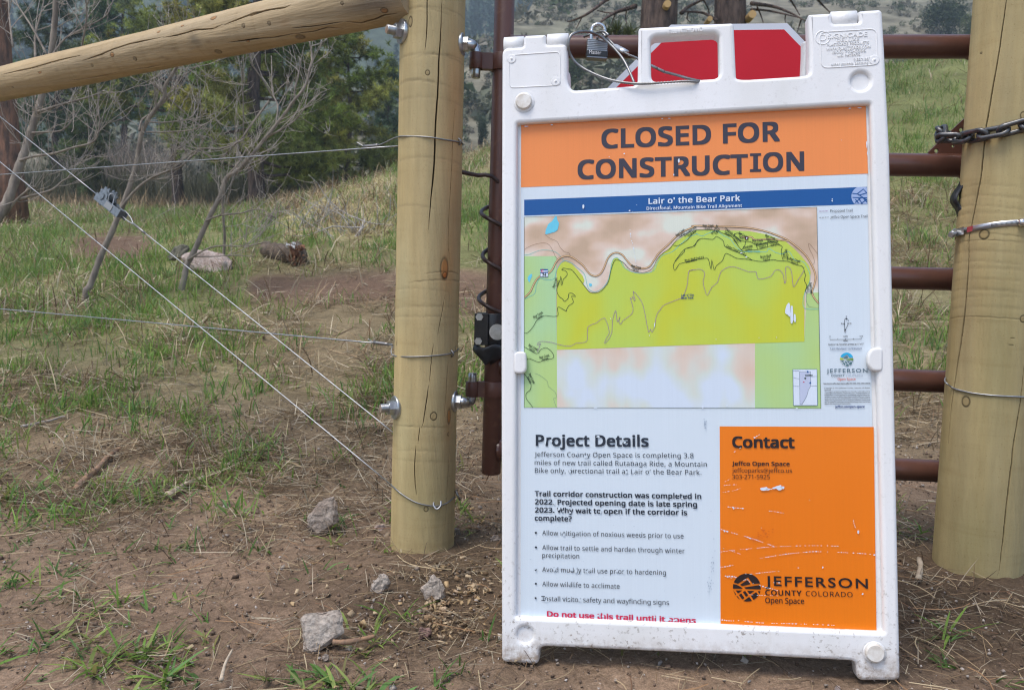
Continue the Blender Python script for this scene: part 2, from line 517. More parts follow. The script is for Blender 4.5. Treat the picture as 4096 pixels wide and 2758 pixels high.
CAPH = max(v.co.y for v in text_mesh('H').vertices); CAPG = max(v.co.y for v in text_mesh('H', geo=True).vertices)
def put_text(mb, s, Lp, Rp, cap, m=0, d=.0105, bold=0.0, spacing=1.0, extr=0, serif=None):
    p, q = S(*Lp, d), S(*Rp, d)
    ex = q - p; w = np.linalg.norm(ex); ex /= w
    ey = np.array([-ex[2], 0, ex[0]])
    h = np.linalg.norm(S(Lp[0], Lp[1] - cap, d) - p)
    geo = s in ('JEFFERSON', 'SIGNICADE')
    t = text_mesh(s, bold if geo else 0, extr, 0, spacing, geo)
    V = np.array([v.co[:] for v in t.vertices])
    if not len(V): return
    k = max(bold, 0) if not (geo or extr) else 0               # heavier weight: the print is laid several times, each a hair aside
    sh_ = [(0, 0)] if k < .004 else [(i * k, j * k * .8) for i in (-1, -.5, 0, .5, 1) for j in ((-1, 0, 1) if abs(i) == 1 else (-1, 1))]
    x0, x1 = V[:, 0].min() - (k if k >= .004 else 0), V[:, 0].max() + (k if k >= .004 else 0)
    F_ = [tuple(f.vertices) for f in t.polygons]
    for n_, (dx, dy) in enumerate(sh_):
        X = (V[:, 0] + dx - x0) * (w / (x1 - x0)); Y = (V[:, 1] + dy) * h / (CAPH if not geo else CAPG)
        W = p + X[:, None] * ex + Y[:, None] * ey
        W[:, 1] = d - V[:, 2] - n_ * 8e-6
        mb.add(W, F_, m)
    if serif is not None:                                    # slab ends of the capital I
        pre = text_mesh(s[:serif] + 'I', bold, 0, 0, spacing); one = text_mesh('I', bold)
        xe = max(v.co.x for v in pre.vertices); wI = max(v.co.x for v in one.vertices) - min(v.co.x for v in one.vertices)
        sxx = w / (x1 - x0); xc = (xe - wI / 2 - x0) * sxx; hw_ = wI * sxx * 1.12; th_ = .15 * h
        for yb in (-bold * h / CAPH, h + bold * h / CAPH - th_):
            q_ = [p + (xc + i * hw_) * ex + yy * ey for i, yy in ((-1, yb), (1, yb), (1, yb + th_), (-1, yb + th_))]
            for v in q_: v[1] = d - .00005
            mb.poly(q_, m)
        bpy.data.meshes.remove(pre); bpy.data.meshes.remove(one)
    bpy.data.meshes.remove(t)
eb = MB()
for s, a, b, c in (('SIGNICADE', z4(668, 328), z4(1003, 306), 17), ('DELUXE', z4(742, 356), z4(932, 345), 13), ('PLASTICADE PRODUCTS', z4(660, 393), z4(1015, 370), 10),
                   ('WWW.PLASTICADE.COM', z4(655, 430), z4(1028, 405), 11), ('(800) 772-0355', z4(703, 455), z4(988, 438), 11), ('U.S. PATENTS', z4(748, 482), z4(940, 470), 9),
                   ('7,337,563', z4(885, 516), z4(1030, 507), 9), ('other patents pending', z4(694, 556), z4(1008, 540), 9), ('FILL WITH SAND', z3(1535, 286), z3(1822, 265), 15)):
    put_text(eb, s, a, b, c, 0, -.0002, .012, 1.0, .0009)
c0 = S(*z4(624, 320))
for r in (.0115, .005):
    eb.tube([c0 + np.array([r * cos(a), 0, r * sin(a)]) for a in np.linspace(0, 2 * pi, 25)[:-1]], .0009, 6, closed=True)
eb.build('embossed_lettering', [M_emb], front)

# --- rear leaf, hinged at the top
RX = (3, 4, 5, 6, 7, 8, 14, 15, 16, 17, 18, 19, 28, 29, 30, 31)
rear_px = [p for i, p in enumerate(outline_px) if i not in RX]
rr = [p for i, p in enumerate(rads) if i not in RX]
ruv = to_uv(rear_px)
for i, p in enumerate(ruv):
    if p[1] > SH - .045: ruv[i] = np.array([p[0], p[1] - .030]) if p[0] < .5 * SW or p[0] > .75 * SW else p
me2 = curve_mesh([fillet(ruv, rr), hole_uv], TH / 2 - BV, BV, 2)
ZH = SH - .017
A = radians(15.5)
def hinge(P):
    P = np.asarray(P, float); y, z = P[..., 1] - TH, P[..., 2] - ZH
    return np.stack([P[..., 0], TH + y * cos(A) - z * sin(A), ZH + y * sin(A) + z * cos(A)], -1)
rb = MB()
rb.add(hinge([cm_rear(v) for v in me2.vertices]), [tuple(p.vertices) for p in me2.polygons], 0, True)
rear = rb.build('rear_board', [M_white], sign)
rear.data.set_sharp_from_angle(angle=radians(28))
def knuckle(a, b, up, dn):
    p, q = S(*a), S(*b)
    def fn(mb):
        n = 5
        p_, q_ = p.copy(), q.copy()
        p_[1] = q_[1] = .019
        mb.tube([p_ + (q_ - p_) * t for t in (0, .015, .985, 1)], [.011, .0165, .0165, .011], 20, flat=1.0)
    part_mb(fn, 'hinge_knuckle', [M_white], rear)
knuckle(z3(130, 362), z3(302, 352), 0, 0)
knuckle(z3(499, 335), z3(682, 325), 0, 0)
knuckle(z4(708, 146), z4(928, 136), 0, 0)
part_mb(lambda b: b.poly(hinge([(u, TH * 1.5, v) for u, v in hole_uv])), 'corrugated_sheet', [new_mat('plain_sheet', (.7, .73, .77), .5)], rear)

# --- printed sheet
def sheet_mat(name, rgb, stops=None, scale=9, k=.90, rough=.38, stretch=(1, 1, .6), distort=0):
    m = new_mat(name, tuple(c * k for c in lin(*rgb)), rough, spec=.35)
    base = tuple(c * k for c in lin(*rgb))
    if stops:
        f = noise_node(m, scale, 2.5, .45, stretch=stretch)
        base = ramp(m, f, [(p, tuple(c * k for c in lin(*q))) for p, q in stops])
    g = ramp(m, noise_node(m, 1.0, 2, .5, stretch=(420, 1, 3)), [(.35, (.975, .975, .975)), (.65, (1.0, 1.0, 1.0))])
    setcol(m, mixc(m, 1.0, base, g, 'MULTIPLY'))
    return m
P_sheet = sheet_mat('sheet_white', (207, 218, 227), k=1.0)
P_dark = sheet_mat('ink_dark', (40, 48, 62))
P_char = sheet_mat('ink_charcoal', (62, 60, 72))
P_blk = sheet_mat('ink_black', (42, 30, 30))
P_hdr = sheet_mat('print_faded_orange', (234, 146, 90), [(.3, (236, 142, 76)), (.7, (230, 136, 74))], 4, k=1.0)
P_org = sheet_mat('print_orange', (230, 122, 18), [(.3, (234, 124, 14)), (.7, (230, 118, 4))], 4, k=1.0)
P_blue = sheet_mat('print_blue', (24, 88, 156))
P_lbl = sheet_mat('print_pale_blue', (165, 185, 225))
P_tan = sheet_mat('map_tan', (220, 195, 172), [(.34, (224, 228, 214)), (.44, (228, 206, 190)), (.54, (216, 188, 164)), (.64, (200, 173, 147))], 15, stretch=(1, 1, 1.4))
P_pch = sheet_mat('map_peach', (214, 218, 210), [(.40, (214, 226, 240)), (.49, (214, 222, 214)), (.57, (224, 209, 195)), (.70, (224, 197, 177))], 11, stretch=(1.2, 1, .9))
P_prk = sheet_mat('map_park', (200, 208, 70), [(.30, (186, 214, 98)), (.46, (194, 212, 82)), (.58, (202, 208, 58)), (.74, (190, 192, 66))], 7, stretch=(1.25, 1, .9))
P_grn = sheet_mat('map_green', (178, 214, 150), [(.35, (174, 216, 170)), (.65, (186, 214, 128))], 9)
P_wtr = sheet_mat('map_water', (110, 206, 232))
P_crk = sheet_mat('map_creek', (128, 200, 190))
P_rd1 = sheet_mat('map_road_edge', (120, 90, 64))
P_rd2 = sheet_mat('map_road', (224, 186, 140))
P_trl = sheet_mat('map_trail', (40, 62, 44))
P_pur = sheet_mat('map_purple', (160, 116, 168))
P_gry = sheet_mat('print_grey', (86, 112, 128))
P_red = sheet_mat('print_red', (206, 40, 82))
P_wht = sheet_mat('print_white', (222, 232, 246))
P_grs = sheet_mat('print_soft_grey', (146, 160, 182))
P_olv = sheet_mat('logo_lime', (190, 202, 70)); P_lgr = sheet_mat('logo_green', (118, 156, 70))
P_slt = sheet_mat('logo_slate', (84, 122, 128)); P_sky = sheet_mat('logo_sky', (48, 176, 224))
P_cor = sheet_mat('print_coral', (222, 110, 96)); P_nvy = sheet_mat('print_navy', (36, 70, 130)); P_brn = sheet_mat('print_brown', (92, 48, 40))

sheet_c = [z3(285, 1040), z4(988, 870), z8(1080, 1060), z7(192, 640)]
def poly(mb, pts, m, d):
    P = [S(*p, d) for p in pts]
    for p in P: p[1] = d
    if len(P) <= 4: mb.poly(P, m); return
    T = tessellate_polygon([[Vector((p[0], p[2], 0)) for p in P]])
    mb.add(P, T, m)
def line(mb, pts, w, m, d, sm=4, dash=0, gap=0):
    P = np.array([S(*p, d) for p in pts]); P[:, 1] = d
    w = w * .00041
    if sm: P = smooth_path(P, sm)
    if not dash: mb.ribbon(P, w, (0, -1, 0), m); return
    L = np.concatenate([[0], np.cumsum(np.linalg.norm(np.diff(P, axis=0), axis=1))])
    t = 0
    while t < L[-1]:
        s = np.linspace(t, min(t + dash, L[-1]), 3)
        mb.ribbon(np.stack([np.interp(s, L, P[:, k]) for k in range(3)], 1), w, (0, -1, 0), m)
        t += dash + gap
D0 = .0120
sb = MB()
part_mb(lambda b: b.poly([np.array([u, .0136, v]) for u, v in hole_uv_c]), 'backing_sheet', [M_white], sign)
q = [S(*p, D0) for p in sheet_c]
for p in q: p[1] = D0
sb.poly(q, 0)
b4 = [p + np.array([0, .001, 0]) for p in q]
sb.poly(b4[::-1], 0)
for i in range(4): sb.poly([q[i - 1], q[i], b4[i], b4[i - 1]], 0)
panel = sb.build('notice_panel', [P_sheet], sign)

rng = random.Random(3)
def chip(mb, pts, m, d=.0098): poly(mb, pts, m, d)
def blob(mb, x, y, rx, ry, m, d=.0098, n=9, ang=0):
    P = []
    for i in range(n):
        a = i / n * 2 * pi; k = rng.uniform(.7, 1.15)
        u, v = rx * k * cos(a), ry * k * sin(a)
        P.append((x + u * cos(ang) - v * sin(ang), y + u * sin(ang) + v * cos(ang)))
    poly(mb, P, m, d)
def scratch(mb, pts, w, m, d=.0098, density=.75):
    P = smooth_path(np.array([(x, y, 0) for x, y in pts], float), 10)[:, :2]
    L = np.concatenate([[0], np.cumsum(np.linalg.norm(np.diff(P, axis=0), axis=1))])
    t = 0
    while t < L[-1]:
        l = rng.uniform(3, 12)
        a = np.array([np.interp(t, L, P[:, k]) for k in (0, 1)]); b = np.array([np.interp(min(t + l, L[-1]), L, P[:, k]) for k in (0, 1)])
        if rng.random() < density and np.linalg.norm(b - a) > .5:
            nrm = np.array([-(b - a)[1], (b - a)[0]]) / np.linalg.norm(b - a) * w * rng.uniform(.35, .75)
            poly(mb, [a, (a + b) / 2 + nrm, b, (a + b) / 2 - nrm * rng.uniform(.4, 1.6)], m, d)
        t += l + rng.uniform(0, 3)

# orange banner with the closure notice
hb = MB()
poly(hb, [z3(285, 1040), z4(988, 870), z4(1008, 1470), zA(243, 143)], 0, .0117)
put_text(hb, 'CLOSED FOR', z3(965, 1253), z4(262, 1190), 71, 1, .0112, .031, 1.06)
put_text(hb, 'CONSTRUCT', z3(763, 1513), z3(2206, 1466), 71, 1, .0112, .031, 1.06)
put_text(hb, 'ON', z4(119, 1451), z4(468, 1440), 71, 1, .0112, .031, 1.06)
for P in (((8, 1300), (103, 1297), (103, 1319), (8, 1322)), ((8, 1434), (103, 1431), (103, 1454), (8, 1457)), ((36, 1318), (76, 1317), (76, 1436), (36, 1437))): poly(hb, [z4(*p) for p in P], 1, .0112)
for (x, y, rx, ry) in ((*z3(1158, 1301), 4, 3), (*z3(1620, 1360), 4, 9), (*z3(1578, 1480), 2, 5), (*z3(1480, 1005), 4, 2), (*z3(1540, 1003), 6, 2), (*z3(545, 1058), 5, 2.5), (*z3(330, 1070), 9, 2),
                       (*z4(855, 918), 6, 2.5), (*z4(935, 914), 10, 2), (*z4(997, 1220), 2.5, 16), (*z4(1003, 1300), 2, 8), (*z4(783, 1187), 1.5, 1.2), (*z4(393, 1413), 1.5, 1.5), (*z3(1030, 1328), 1.5, 2.5)):
    blob(hb, x, y, rx, ry, 2)
hb.build('closure_banner', [P_hdr, P_char, P_wht], panel)

# blue title bar
tb = MB()
poly(tb, [zA(281, 287), zB(1987, 122), zB(1992, 300), zA(281, 470)], 0, .0117)
put_text(tb, "Lair o' the Bear Park", zA(1725, 336), zB(674, 265), 22, 1, .0110, .022, 1.06)
put_text(tb, 'Directional, Mountain Bike Trail Alignment', zA(1703, 405), zB(694, 331), 12, 1, .0110, .016, 1.06)
# clipped round emblem at its right end
cx_, cy_ = zB(1932, 222)
emb = []
for i in range(40):
    a = i / 40 * 2 * pi
    x, y = cx_ + 41 * cos(a), cy_ + 41 * sin(a)
    xr = zB(1988, 0)[0]; yt = zB(0, 125)[1]; yb = zB(0, 300)[1]
    emb.append((min(x, xr), min(max(y, yt), yb)))
poly(tb, emb, 2, .0114)
for P in ([(1835, 190), (1890, 195), (1990, 262)], [(1885, 196), (1950, 145), (1985, 185)], [(1900, 210), (1987, 185)], [(1838, 232), (1988, 236)], [(1868, 250), (1900, 292)], [(1865, 285), (1925, 235)], [(1900, 240), (1940, 298)], [(1925, 296), (1987, 250)], [(1950, 240), (1988, 280)]):
    line(tb, [zB(*p) for p in P], 3.6, 0, .0111, 0)
for (x, y, rx, ry) in ((*zA(969, 364), 5, 9), (*zA(1505, 413), 4, 3), (*zA(1542, 423), 1.5, 1.5), (*zA(1588, 348), 1.5, 1.5), (*zA(1868, 365), 2, 9), (*zA(2055, 370), 2, 6), (*zB(1627, 268), 3, 3), (*zB(1628, 248), 2, 3)):
    blob(tb, x, y, rx, ry, 1)
tb.build('title_bar', [P_blue, P_wht, P_lbl], panel)

# trail map
mp = MB()
mats = [P_tan, P_pch, P_prk, P_grn, P_wtr, P_crk, P_rd1, P_rd2, P_trl, P_pur, P_gry, P_blue, P_wht, P_brn, P_red, P_nvy]
TANm, PCH, PRK, GRN, WTR, CRK, R1, R2, TRL, PUR, GRY, BLU, WHT, BRN, RED, NVY = range(16)
frame = [zA(281, 489), zB(1468, 333), zD(1510, 1118), zC(281, 1246)]
poly(mp, frame, TANm, .0118)
poly(mp, [zC(660, 577), zD(828, 445), zD(828, 1117), zC(664, 1245)], PCH, .0116)
poly(mp, [zA(283, 942), zA(655, 940), zA(655, 1568), zC(661, 577), zC(664, 1245), zC(283, 1245)], GRN, .0116)
poly(mp, [zB(1360, 1222), zB(1489, 1214), zD(1509, 1117), zD(828, 1117), zD(828, 445), zD(1340, 430)], GRN, .0116)
park = [zC(661, 577), zA(660, 1100), zA(690, 1050), zA(715, 1020), zA(760, 1003), zA(830, 1030), zA(900, 1100), zA(960, 1170), zA(980, 1225), zA(965, 1260), zA(1020, 1340), zA(1060, 1366), zA(1140, 1362), zA(1240, 1280), zA(1265, 1200), zA(1290, 1030), zA(1320, 968), zA(1370, 960), zA(1420, 1010), zA(1450, 1070), zA(1530, 1125), zA(1640, 1142), zA(1760, 1120), zA(1800, 1050), zA(1850, 945), zA(1950, 862), zA(2040, 772), zA(2150, 700), zA(2280, 632),
        zB(240, 568), zB(440, 570), zB(600, 575), zB(760, 580), zB(950, 615), zB(1150, 690), zB(1230, 760), zB(1310, 840), zB(1390, 940), zB(1405, 1010), zB(1392, 1130), zB(1360, 1180), zB(1340, 1230), zD(1340, 430), zD(0, 470)]
poly(mp, park, PRK, .0114)
poly(mp, [zA(*p) for p in ((640, 480), (660, 480), (665, 520), (686, 560), (670, 635), (640, 660), (545, 687), (525, 685), (530, 640), (560, 570), (605, 535))], WTR, .0113)
poly(mp, [zA(*p) for p in ((360, 1148), (375, 1150), (370, 1180), (352, 1215), (345, 1247), (325, 1225), (320, 1195), (335, 1165))], WTR, .0113)
poly(mp, [zA(*p) for p in ((1035, 1255), (1065, 1262), (1072, 1280), (1045, 1297), (1035, 1280))], WTR, .0113)
A_, B__, C_, D_ = (lambda *P: [zA(*p) for p in P]), (lambda *P: [zB(*p) for p in P]), (lambda *P: [zC(*p) for p in P]), (lambda *P: [zD(*p) for p in P])
creek = A_((285, 1437), (400, 1375), (420, 1280), (460, 1200), (540, 1215), (630, 1200), (655, 1110), (700, 1030), (750, 992), (830, 1020), (900, 1075), (980, 1150), (1010, 1270), (1040, 1330), (1100, 1355), (1180, 1320), (1250, 1230), (1290, 1080), (1310, 985), (1360, 960), (1400, 1000), (1440, 1070), (1520, 1120), (1620, 1140), (1720, 1135), (1790, 1100), (1830, 1010), (1890, 930), (2000, 890), (2100, 800), (2200, 720), (2290, 685)) + \
    B__((220, 605), (280, 630), (350, 600), (430, 580), (500, 625), (570, 660), (630, 740), (700, 790), (780, 790), (940, 795), (970, 760), (1040, 800), (1110, 815), (1180, 790), (1240, 880), (1330, 900), (1390, 1000), (1395, 1100), (1355, 1180), (1325, 1310), (1350, 1380), (1488, 1388))
line(mp, creek, 2.0, CRK, .01125)
line(mp, A_((283, 927), (340, 920), (400, 895), (480, 870), (560, 872), (640, 890), (690, 930), (740, 990)), 1.6, CRK, .01125)
for P in (A_((283, 865), (340, 830), (420, 800), (510, 787), (570, 810), (610, 870), (640, 940), (665, 972)), A_((525, 690), (580, 735), (660, 770), (700, 840), (750, 890), (800, 905), (815, 935)),
          B__((1475, 815), (1430, 755), (1395, 712), (1380, 715), (1395, 770), (1425, 830), (1443, 890), (1435, 925))):
    line(mp, P, 1.0, R1, .01125)
road = A_((284, 1422), (350, 1355), (390, 1270), (430, 1205), (480, 1165), (560, 1140), (610, 1090), (650, 1010), (700, 960), (770, 938), (830, 950), (900, 995), (970, 1055), (1030, 1135), (1075, 1165), (1120, 1170), (1170, 1140), (1210, 1070), (1250, 970), (1300, 915), (1360, 900), (1420, 925), (1470, 985), (1530, 1050), (1600, 1078), (1680, 1082), (1740, 1055), (1790, 985), (1850, 900), (1950, 810), (2050, 710), (2150, 645), (2250, 600)) + \
    B__((170, 528), (250, 524), (400, 530), (600, 534), (780, 548), (950, 585), (1100, 640), (1180, 680), (1290, 765), (1370, 850), (1430, 960), (1455, 1050), (1440, 1140), (1420, 1200), (1435, 1260), (1489, 1328))
br = B__((1160, 668), (1155, 680), (1000, 662), (830, 668), (790, 640), (690, 640))
for P, w in ((road, 6.6), (br, 5.5)): line(mp, P, w, R1, .0111)
for P, w in ((road, 3.8), (br, 3.0)): line(mp, P, w, R2, .0109)
tr = [A_((715, 1100), (735, 1080), (790, 1090), (840, 1105), (920, 1205), (1000, 1310), (1050, 1362), (1140, 1362), (1200, 1320), (1260, 1235), (1285, 1120), (1320, 1010), (1360, 980), (1440, 1020), (1490, 1080), (1560, 1115), (1650, 1132), (1730, 1112), (1780, 1065), (1830, 970), (1900, 900), (1970, 855), (2020, 790), (2090, 720), (2150, 690), (2220, 650)) + B__((240, 567), (330, 565), (420, 572), (520, 610), (600, 625), (640, 600), (700, 612)),
      A_((715, 1100), (760, 1110), (780, 1140), (770, 1175), (735, 1210), (720, 1270), (708, 1265), (712, 1200), (700, 1175), (705, 1200), (670, 1280), (660, 1350), (690, 1410), (730, 1440), (748, 1465), (790, 1430), (800, 1375), (840, 1372), (878, 1410), (830, 1405), (853, 1475), (800, 1515), (770, 1568)) + C_((775, 128), (740, 110), (680, 78), (668, 110), (675, 170), (640, 188), (580, 185), (510, 180), (430, 230), (395, 290), (345, 355), (305, 383), (285, 380)),
      C_((285, 543), (425, 620), (470, 575), (530, 550), (570, 570), (605, 605), (625, 650), (600, 680), (520, 685), (450, 718), (340, 677), (310, 695)),
      C_((285, 855), (330, 920), (360, 980), (350, 1040), (305, 1080), (305, 1140), (350, 1200), (380, 1243)),
      A_((2323, 740), (2290, 770), (2260, 810), (2230, 835), (2150, 855), (2140, 890), (2060, 970), (2015, 1040), (2030, 1105), (2080, 1035), (2120, 1020), (2200, 1000), (2290, 985)) + B__((110, 905), (200, 880), (300, 862), (345, 870), (372, 975), (380, 875), (405, 980), (430, 935), (490, 885), (520, 815), (560, 820), (640, 860), (740, 870), (800, 880), (900, 893), (1020, 875), (1060, 885), (1120, 888), (1180, 895), (1250, 925), (1320, 945), (1340, 1000), (1350, 1040), (1340, 1090), (1365, 1145), (1350, 1195), (1370, 1225)),
      A_((2015, 815), (2080, 815), (2170, 760), (2210, 710), (2280, 640)), B__((0, 890), (100, 765), (200, 735), (230, 680), (280, 655), (390, 665), (430, 635), (500, 680), (515, 735), (600, 780), (690, 815), (800, 880)),
      B__((520, 610), (590, 640), (640, 710), (700, 785), (760, 775), (860, 770), (960, 740), (1060, 720), (1110, 740), (1100, 775), (1105, 830), (1120, 885)), B__((730, 685), (720, 735), (685, 775)), B__((650, 650), (680, 680), (780, 690), (850, 720), (1000, 690), (1090, 720)), B__((840, 720), (855, 765)), B__((960, 680), (955, 740)),
      B__((620, 605), (605, 625), (640, 640), (660, 660))]
for P in tr: line(mp, P, 1.9, TRL, .0107, 3)
line(mp, C_((405, 850), (460, 870), (550, 940), (560, 1000), (635, 1060), (660, 1130), (620, 1140), (655, 1243)), .9, GRY, .0107, 2)
line(mp, B__((1362, 1225), (1358, 1290), (1390, 1362), (1488, 1370)), 1.0, GRY, .0107, 2)
pur = [C_((435, 600), (470, 500), (445, 520), (432, 515), (450, 485), (500, 478), (600, 490), (700, 520), (820, 535), (880, 500), (980, 490), (1015, 455), (1020, 310), (1120, 265), (1215, 205), (1270, 370), (1240, 430), (1212, 500), (1250, 470), (1300, 370), (1305, 240), (1345, 115), (1360, 255), (1395, 190), (1380, 240), (1400, 280), (1430, 235), (1530, 160), (1545, 90), (1520, 0)) +
       A_((1510, 1420), (1530, 1440), (1540, 1405), (1555, 1450), (1570, 1450), (1545, 1345), (1620, 1430), (1660, 1510)) + C_((1690, 190), (1725, 370), (1750, 330), (1765, 375), (1800, 290), (1810, 210), (1830, 150), (1870, 100), (1950, 50), (2065, 0)) +
       A_((1866, 1550), (1920, 1500), (2100, 1430), (2140, 1380), (2180, 1250), (2190, 1120), (2250, 1100)) + B__((140, 990), (200, 980), (270, 975), (310, 1020), (290, 1100), (310, 1190), (335, 1245), (380, 1160), (440, 1110), (475, 1000), (560, 950), (640, 955), (760, 1000), (840, 1000), (860, 1075), (990, 1050), (1030, 990), (1080, 980), (1120, 1030), (1135, 1120), (1150, 1080), (1145, 955), (1185, 955), (1210, 1020), (1225, 1160), (1270, 1090), (1310, 1030), (1335, 985))]
i0 = pur[0].index(zC(1950, 50)); del pur[0][i0:i0 + 2]
for P in pur: line(mp, P, 2.0, PUR, .0107, 2, .0035, .0006)
for i in range(4):
    line(mp, [frame[i - 1], frame[i]], 1.3, TRL, .0107, 0)
def mtext(s1, s2, a, b, f, c=9, m=TRL):
    (x0, y0), (x1, y1) = f(*a), f(*b)
    L = math.hypot(x1 - x0, y1 - y0); nx, ny = -(y1 - y0) / L, (x1 - x0) / L
    put_text(mp, s1, (x0, y0), (x1, y1), c, m, .0104, .018)
    if s2:
        u, v = (x1 - x0) / L, (y1 - y0) / L
        k = L * .18
        put_text(mp, s2, (x0 + nx * c * 1.35 + u * k, y0 + ny * c * 1.35 + v * k), (x1 + nx * c * 1.35 - u * k, y1 + ny * c * 1.35 - v * k), c, m, .0104, .018)
for s1, s2, a, b, f in (('Bear Creek', 'Trail 0.2', (630, 1308), (668, 1195), zA), ('Bear Creek', 'Trail 0.6', (393, 210), (500, 150), zC), ('Bear Creek', 'Trail 0.6', (328, 528), (432, 585), zC), ('Bear Creek', 'Trail 0.8', (460, 678), (575, 650), zC),
                        ('Bear Creek', 'Trail 0.8', (332, 855), (385, 970), zC), ('Bear Creek', 'Trail 0.8', (1522, 1062), (1634, 1090), zA), ('Bear Creek', 'Trail 0.2', (2052, 710), (2150, 640), zA), ('Creekside Loop', 'Trail 0.2', (2145, 712), (2283, 608), zA),
                        ('Bear Creek', 'Trail 0.1', (285, 533), (400, 533), zB), ('Bruin Bluff', 'Trail 0.0', (390, 615), (452, 525), zB), ('Creekside', 'Trail 0.0', (512, 555), (590, 620), zB), ('Creekside', 'Trail 0.1', (600, 640), (678, 692), zB),
                        ('Bear Creek', 'Trail 0.1', (655, 605), (735, 650), zB), ('Bear Creek', 'Trail 0.0', (798, 688), (910, 686), zB), ('Bear Creek', 'Trail 0.0', (930, 630), (1032, 670), zB), ('Creekside', 'Trail 0.1', (968, 705), (1070, 695), zB),
                        ('Creekside', 'Trail 0.1', (850, 735), (952, 712), zB), ('Creekside', 'Trail 0.0', (708, 765), (806, 740), zB), ('Castor Cutoff Trail 0.2', None, (528, 740), (730, 835), zB), ('Bruin Bluff', 'Trail 0.2', (886, 860), (998, 843), zB),
                        ('Bear Creek', 'Trail 0.1', (1182, 872), (1295, 905), zB), ('Bear Creek', 'Trail 0.1', (1137, 770), (1160, 880), zB), ('Bear Creek', 'Trail 0.1', (1390, 1115), (1402, 1228), zB), ('Bruin Bluff Trail 0.9', None, (103, 895), (300, 860), zB)):
    mtext(s1, s2, a, b, f)
put_text(mp, 'Bear Creek', zB(752, 800), zB(880, 800), 8, CRK, .0104, .012)
put_text(mp, "Lair o' the", zB(64, 1252), zB(194, 1250), 8.5, NVY, .0104, .018)
put_text(mp, 'Bear Park', zB(66, 1281), zB(192, 1279), 8.5, NVY, .0104, .018)
# route shield 74 and park icon
poly(mp, A_((468, 1091), (558, 1091), (558, 1182), (468, 1182)), BLU, .0106)
poly(mp, A_((471, 1110), (555, 1107), (555, 1122), (471, 1126)), WHT, .0104)
poly(mp, A_((471, 1140), (555, 1137), (555, 1179), (471, 1179)), WHT, .0104)
put_text(mp, 'C', zA(480, 1130), zA(508, 1128), 10, RED, .0102, .04)
put_text(mp, '74', zA(490, 1174), zA(538, 1172), 11, TRL, .0102, .03)
poly(mp, B__((722, 634), (759, 632), (760, 668), (723, 670)), BRN, .0104)
poly(mp, B__((738, 645), (750, 642), (748, 655), (742, 664), (736, 658)), WHT, .0102)
# scraped patches
for P in ([(1180, 1318), (1190, 1340), (1192, 1440), (1190, 1468), (1165, 1445), (1140, 1430), (1140, 1400), (1155, 1345)], [(1198, 1352), (1218, 1355), (1224, 1440), (1225, 1500), (1212, 1538), (1198, 1530), (1192, 1440)], [(1232, 1438), (1246, 1440), (1252, 1480), (1250, 1515), (1240, 1525), (1228, 1500)]):
    poly(mp, B__(*P), WHT, .0098)
scratch(mp, A_((1510, 630), (1520, 720), (1550, 850), (1580, 1020)), 3, WHT, density=.9)
for (x, y, a, b) in ((*zB(685, 805), 6, 2), (*zB(738, 848), 5, 2), (*zD(365, 935), 3, 2), (*zD(350, 995), 3, 2), (*zD(288, 1105), 4, 7), (*zD(538, 1088), 3, 3), (*zD(1052, 386), 1.5, 3), (*zD(870, 388), 1.5, 2), (*zD(425, 405), 1.5, 2), (*zC(1735, 410), 1.5, 3), (*zC(1285, 215), 1.5, 3), (*zC(1795, 290), 2, 10), (*zC(1110, 1247), 7, 2), (*zD(1260, 1118), 5, 2)):
    blob(mp, x, y, a, b, WHT)
# county locator inset
poly(mp, D_((1218, 715), (1471, 713), (1477, 1090), (1226, 1091)), BLU, .0106)
poly(mp, D_((1223, 719), (1467, 717), (1473, 1086), (1229, 1087)), WHT, .0104)
poly(mp, D_((1286, 738), (1405, 738), (1408, 885), (1382, 930), (1368, 985), (1340, 1040), (1315, 1080), (1292, 1078)), GRY, .0102)
poly(mp, D_((1289, 741), (1402, 741), (1405, 885), (1379, 930), (1365, 985), (1337, 1038), (1313, 1076), (1294, 1075)), len(mats), .0100)
mats.append(sheet_mat('inset_lilac', (194, 202, 226)))
for P in ([(1225, 890), (1286, 890)], [(1408, 888), (1472, 888)], [(1225, 732), (1286, 732)], [(1226, 800), (1250, 808), (1286, 812)], [(1410, 790), (1468, 788)]): line(mp, D_(*P), 1, GRY, .0101, 0)
for (x, y) in ((1372, 742), (1400, 855)): blob(mp, *zD(x, y), 4, 4, BLU, .0097)
put_text(mp, 'Golden', zD(1348, 786), zD(1425, 784), 7, TRL, .0097, .02)
st = [(1348 + (14 if i % 2 == 0 else 6) * sin(i * pi / 5), 808 - (14 if i % 2 == 0 else 6) * cos(i * pi / 5)) for i in range(10)]
poly(mp, D_(*st), TRL, .0097)
blob(mp, *zD(1333, 846), 3.2, 2.4, RED, .0097, 12)
mp.build('trail_map', mats, panel)

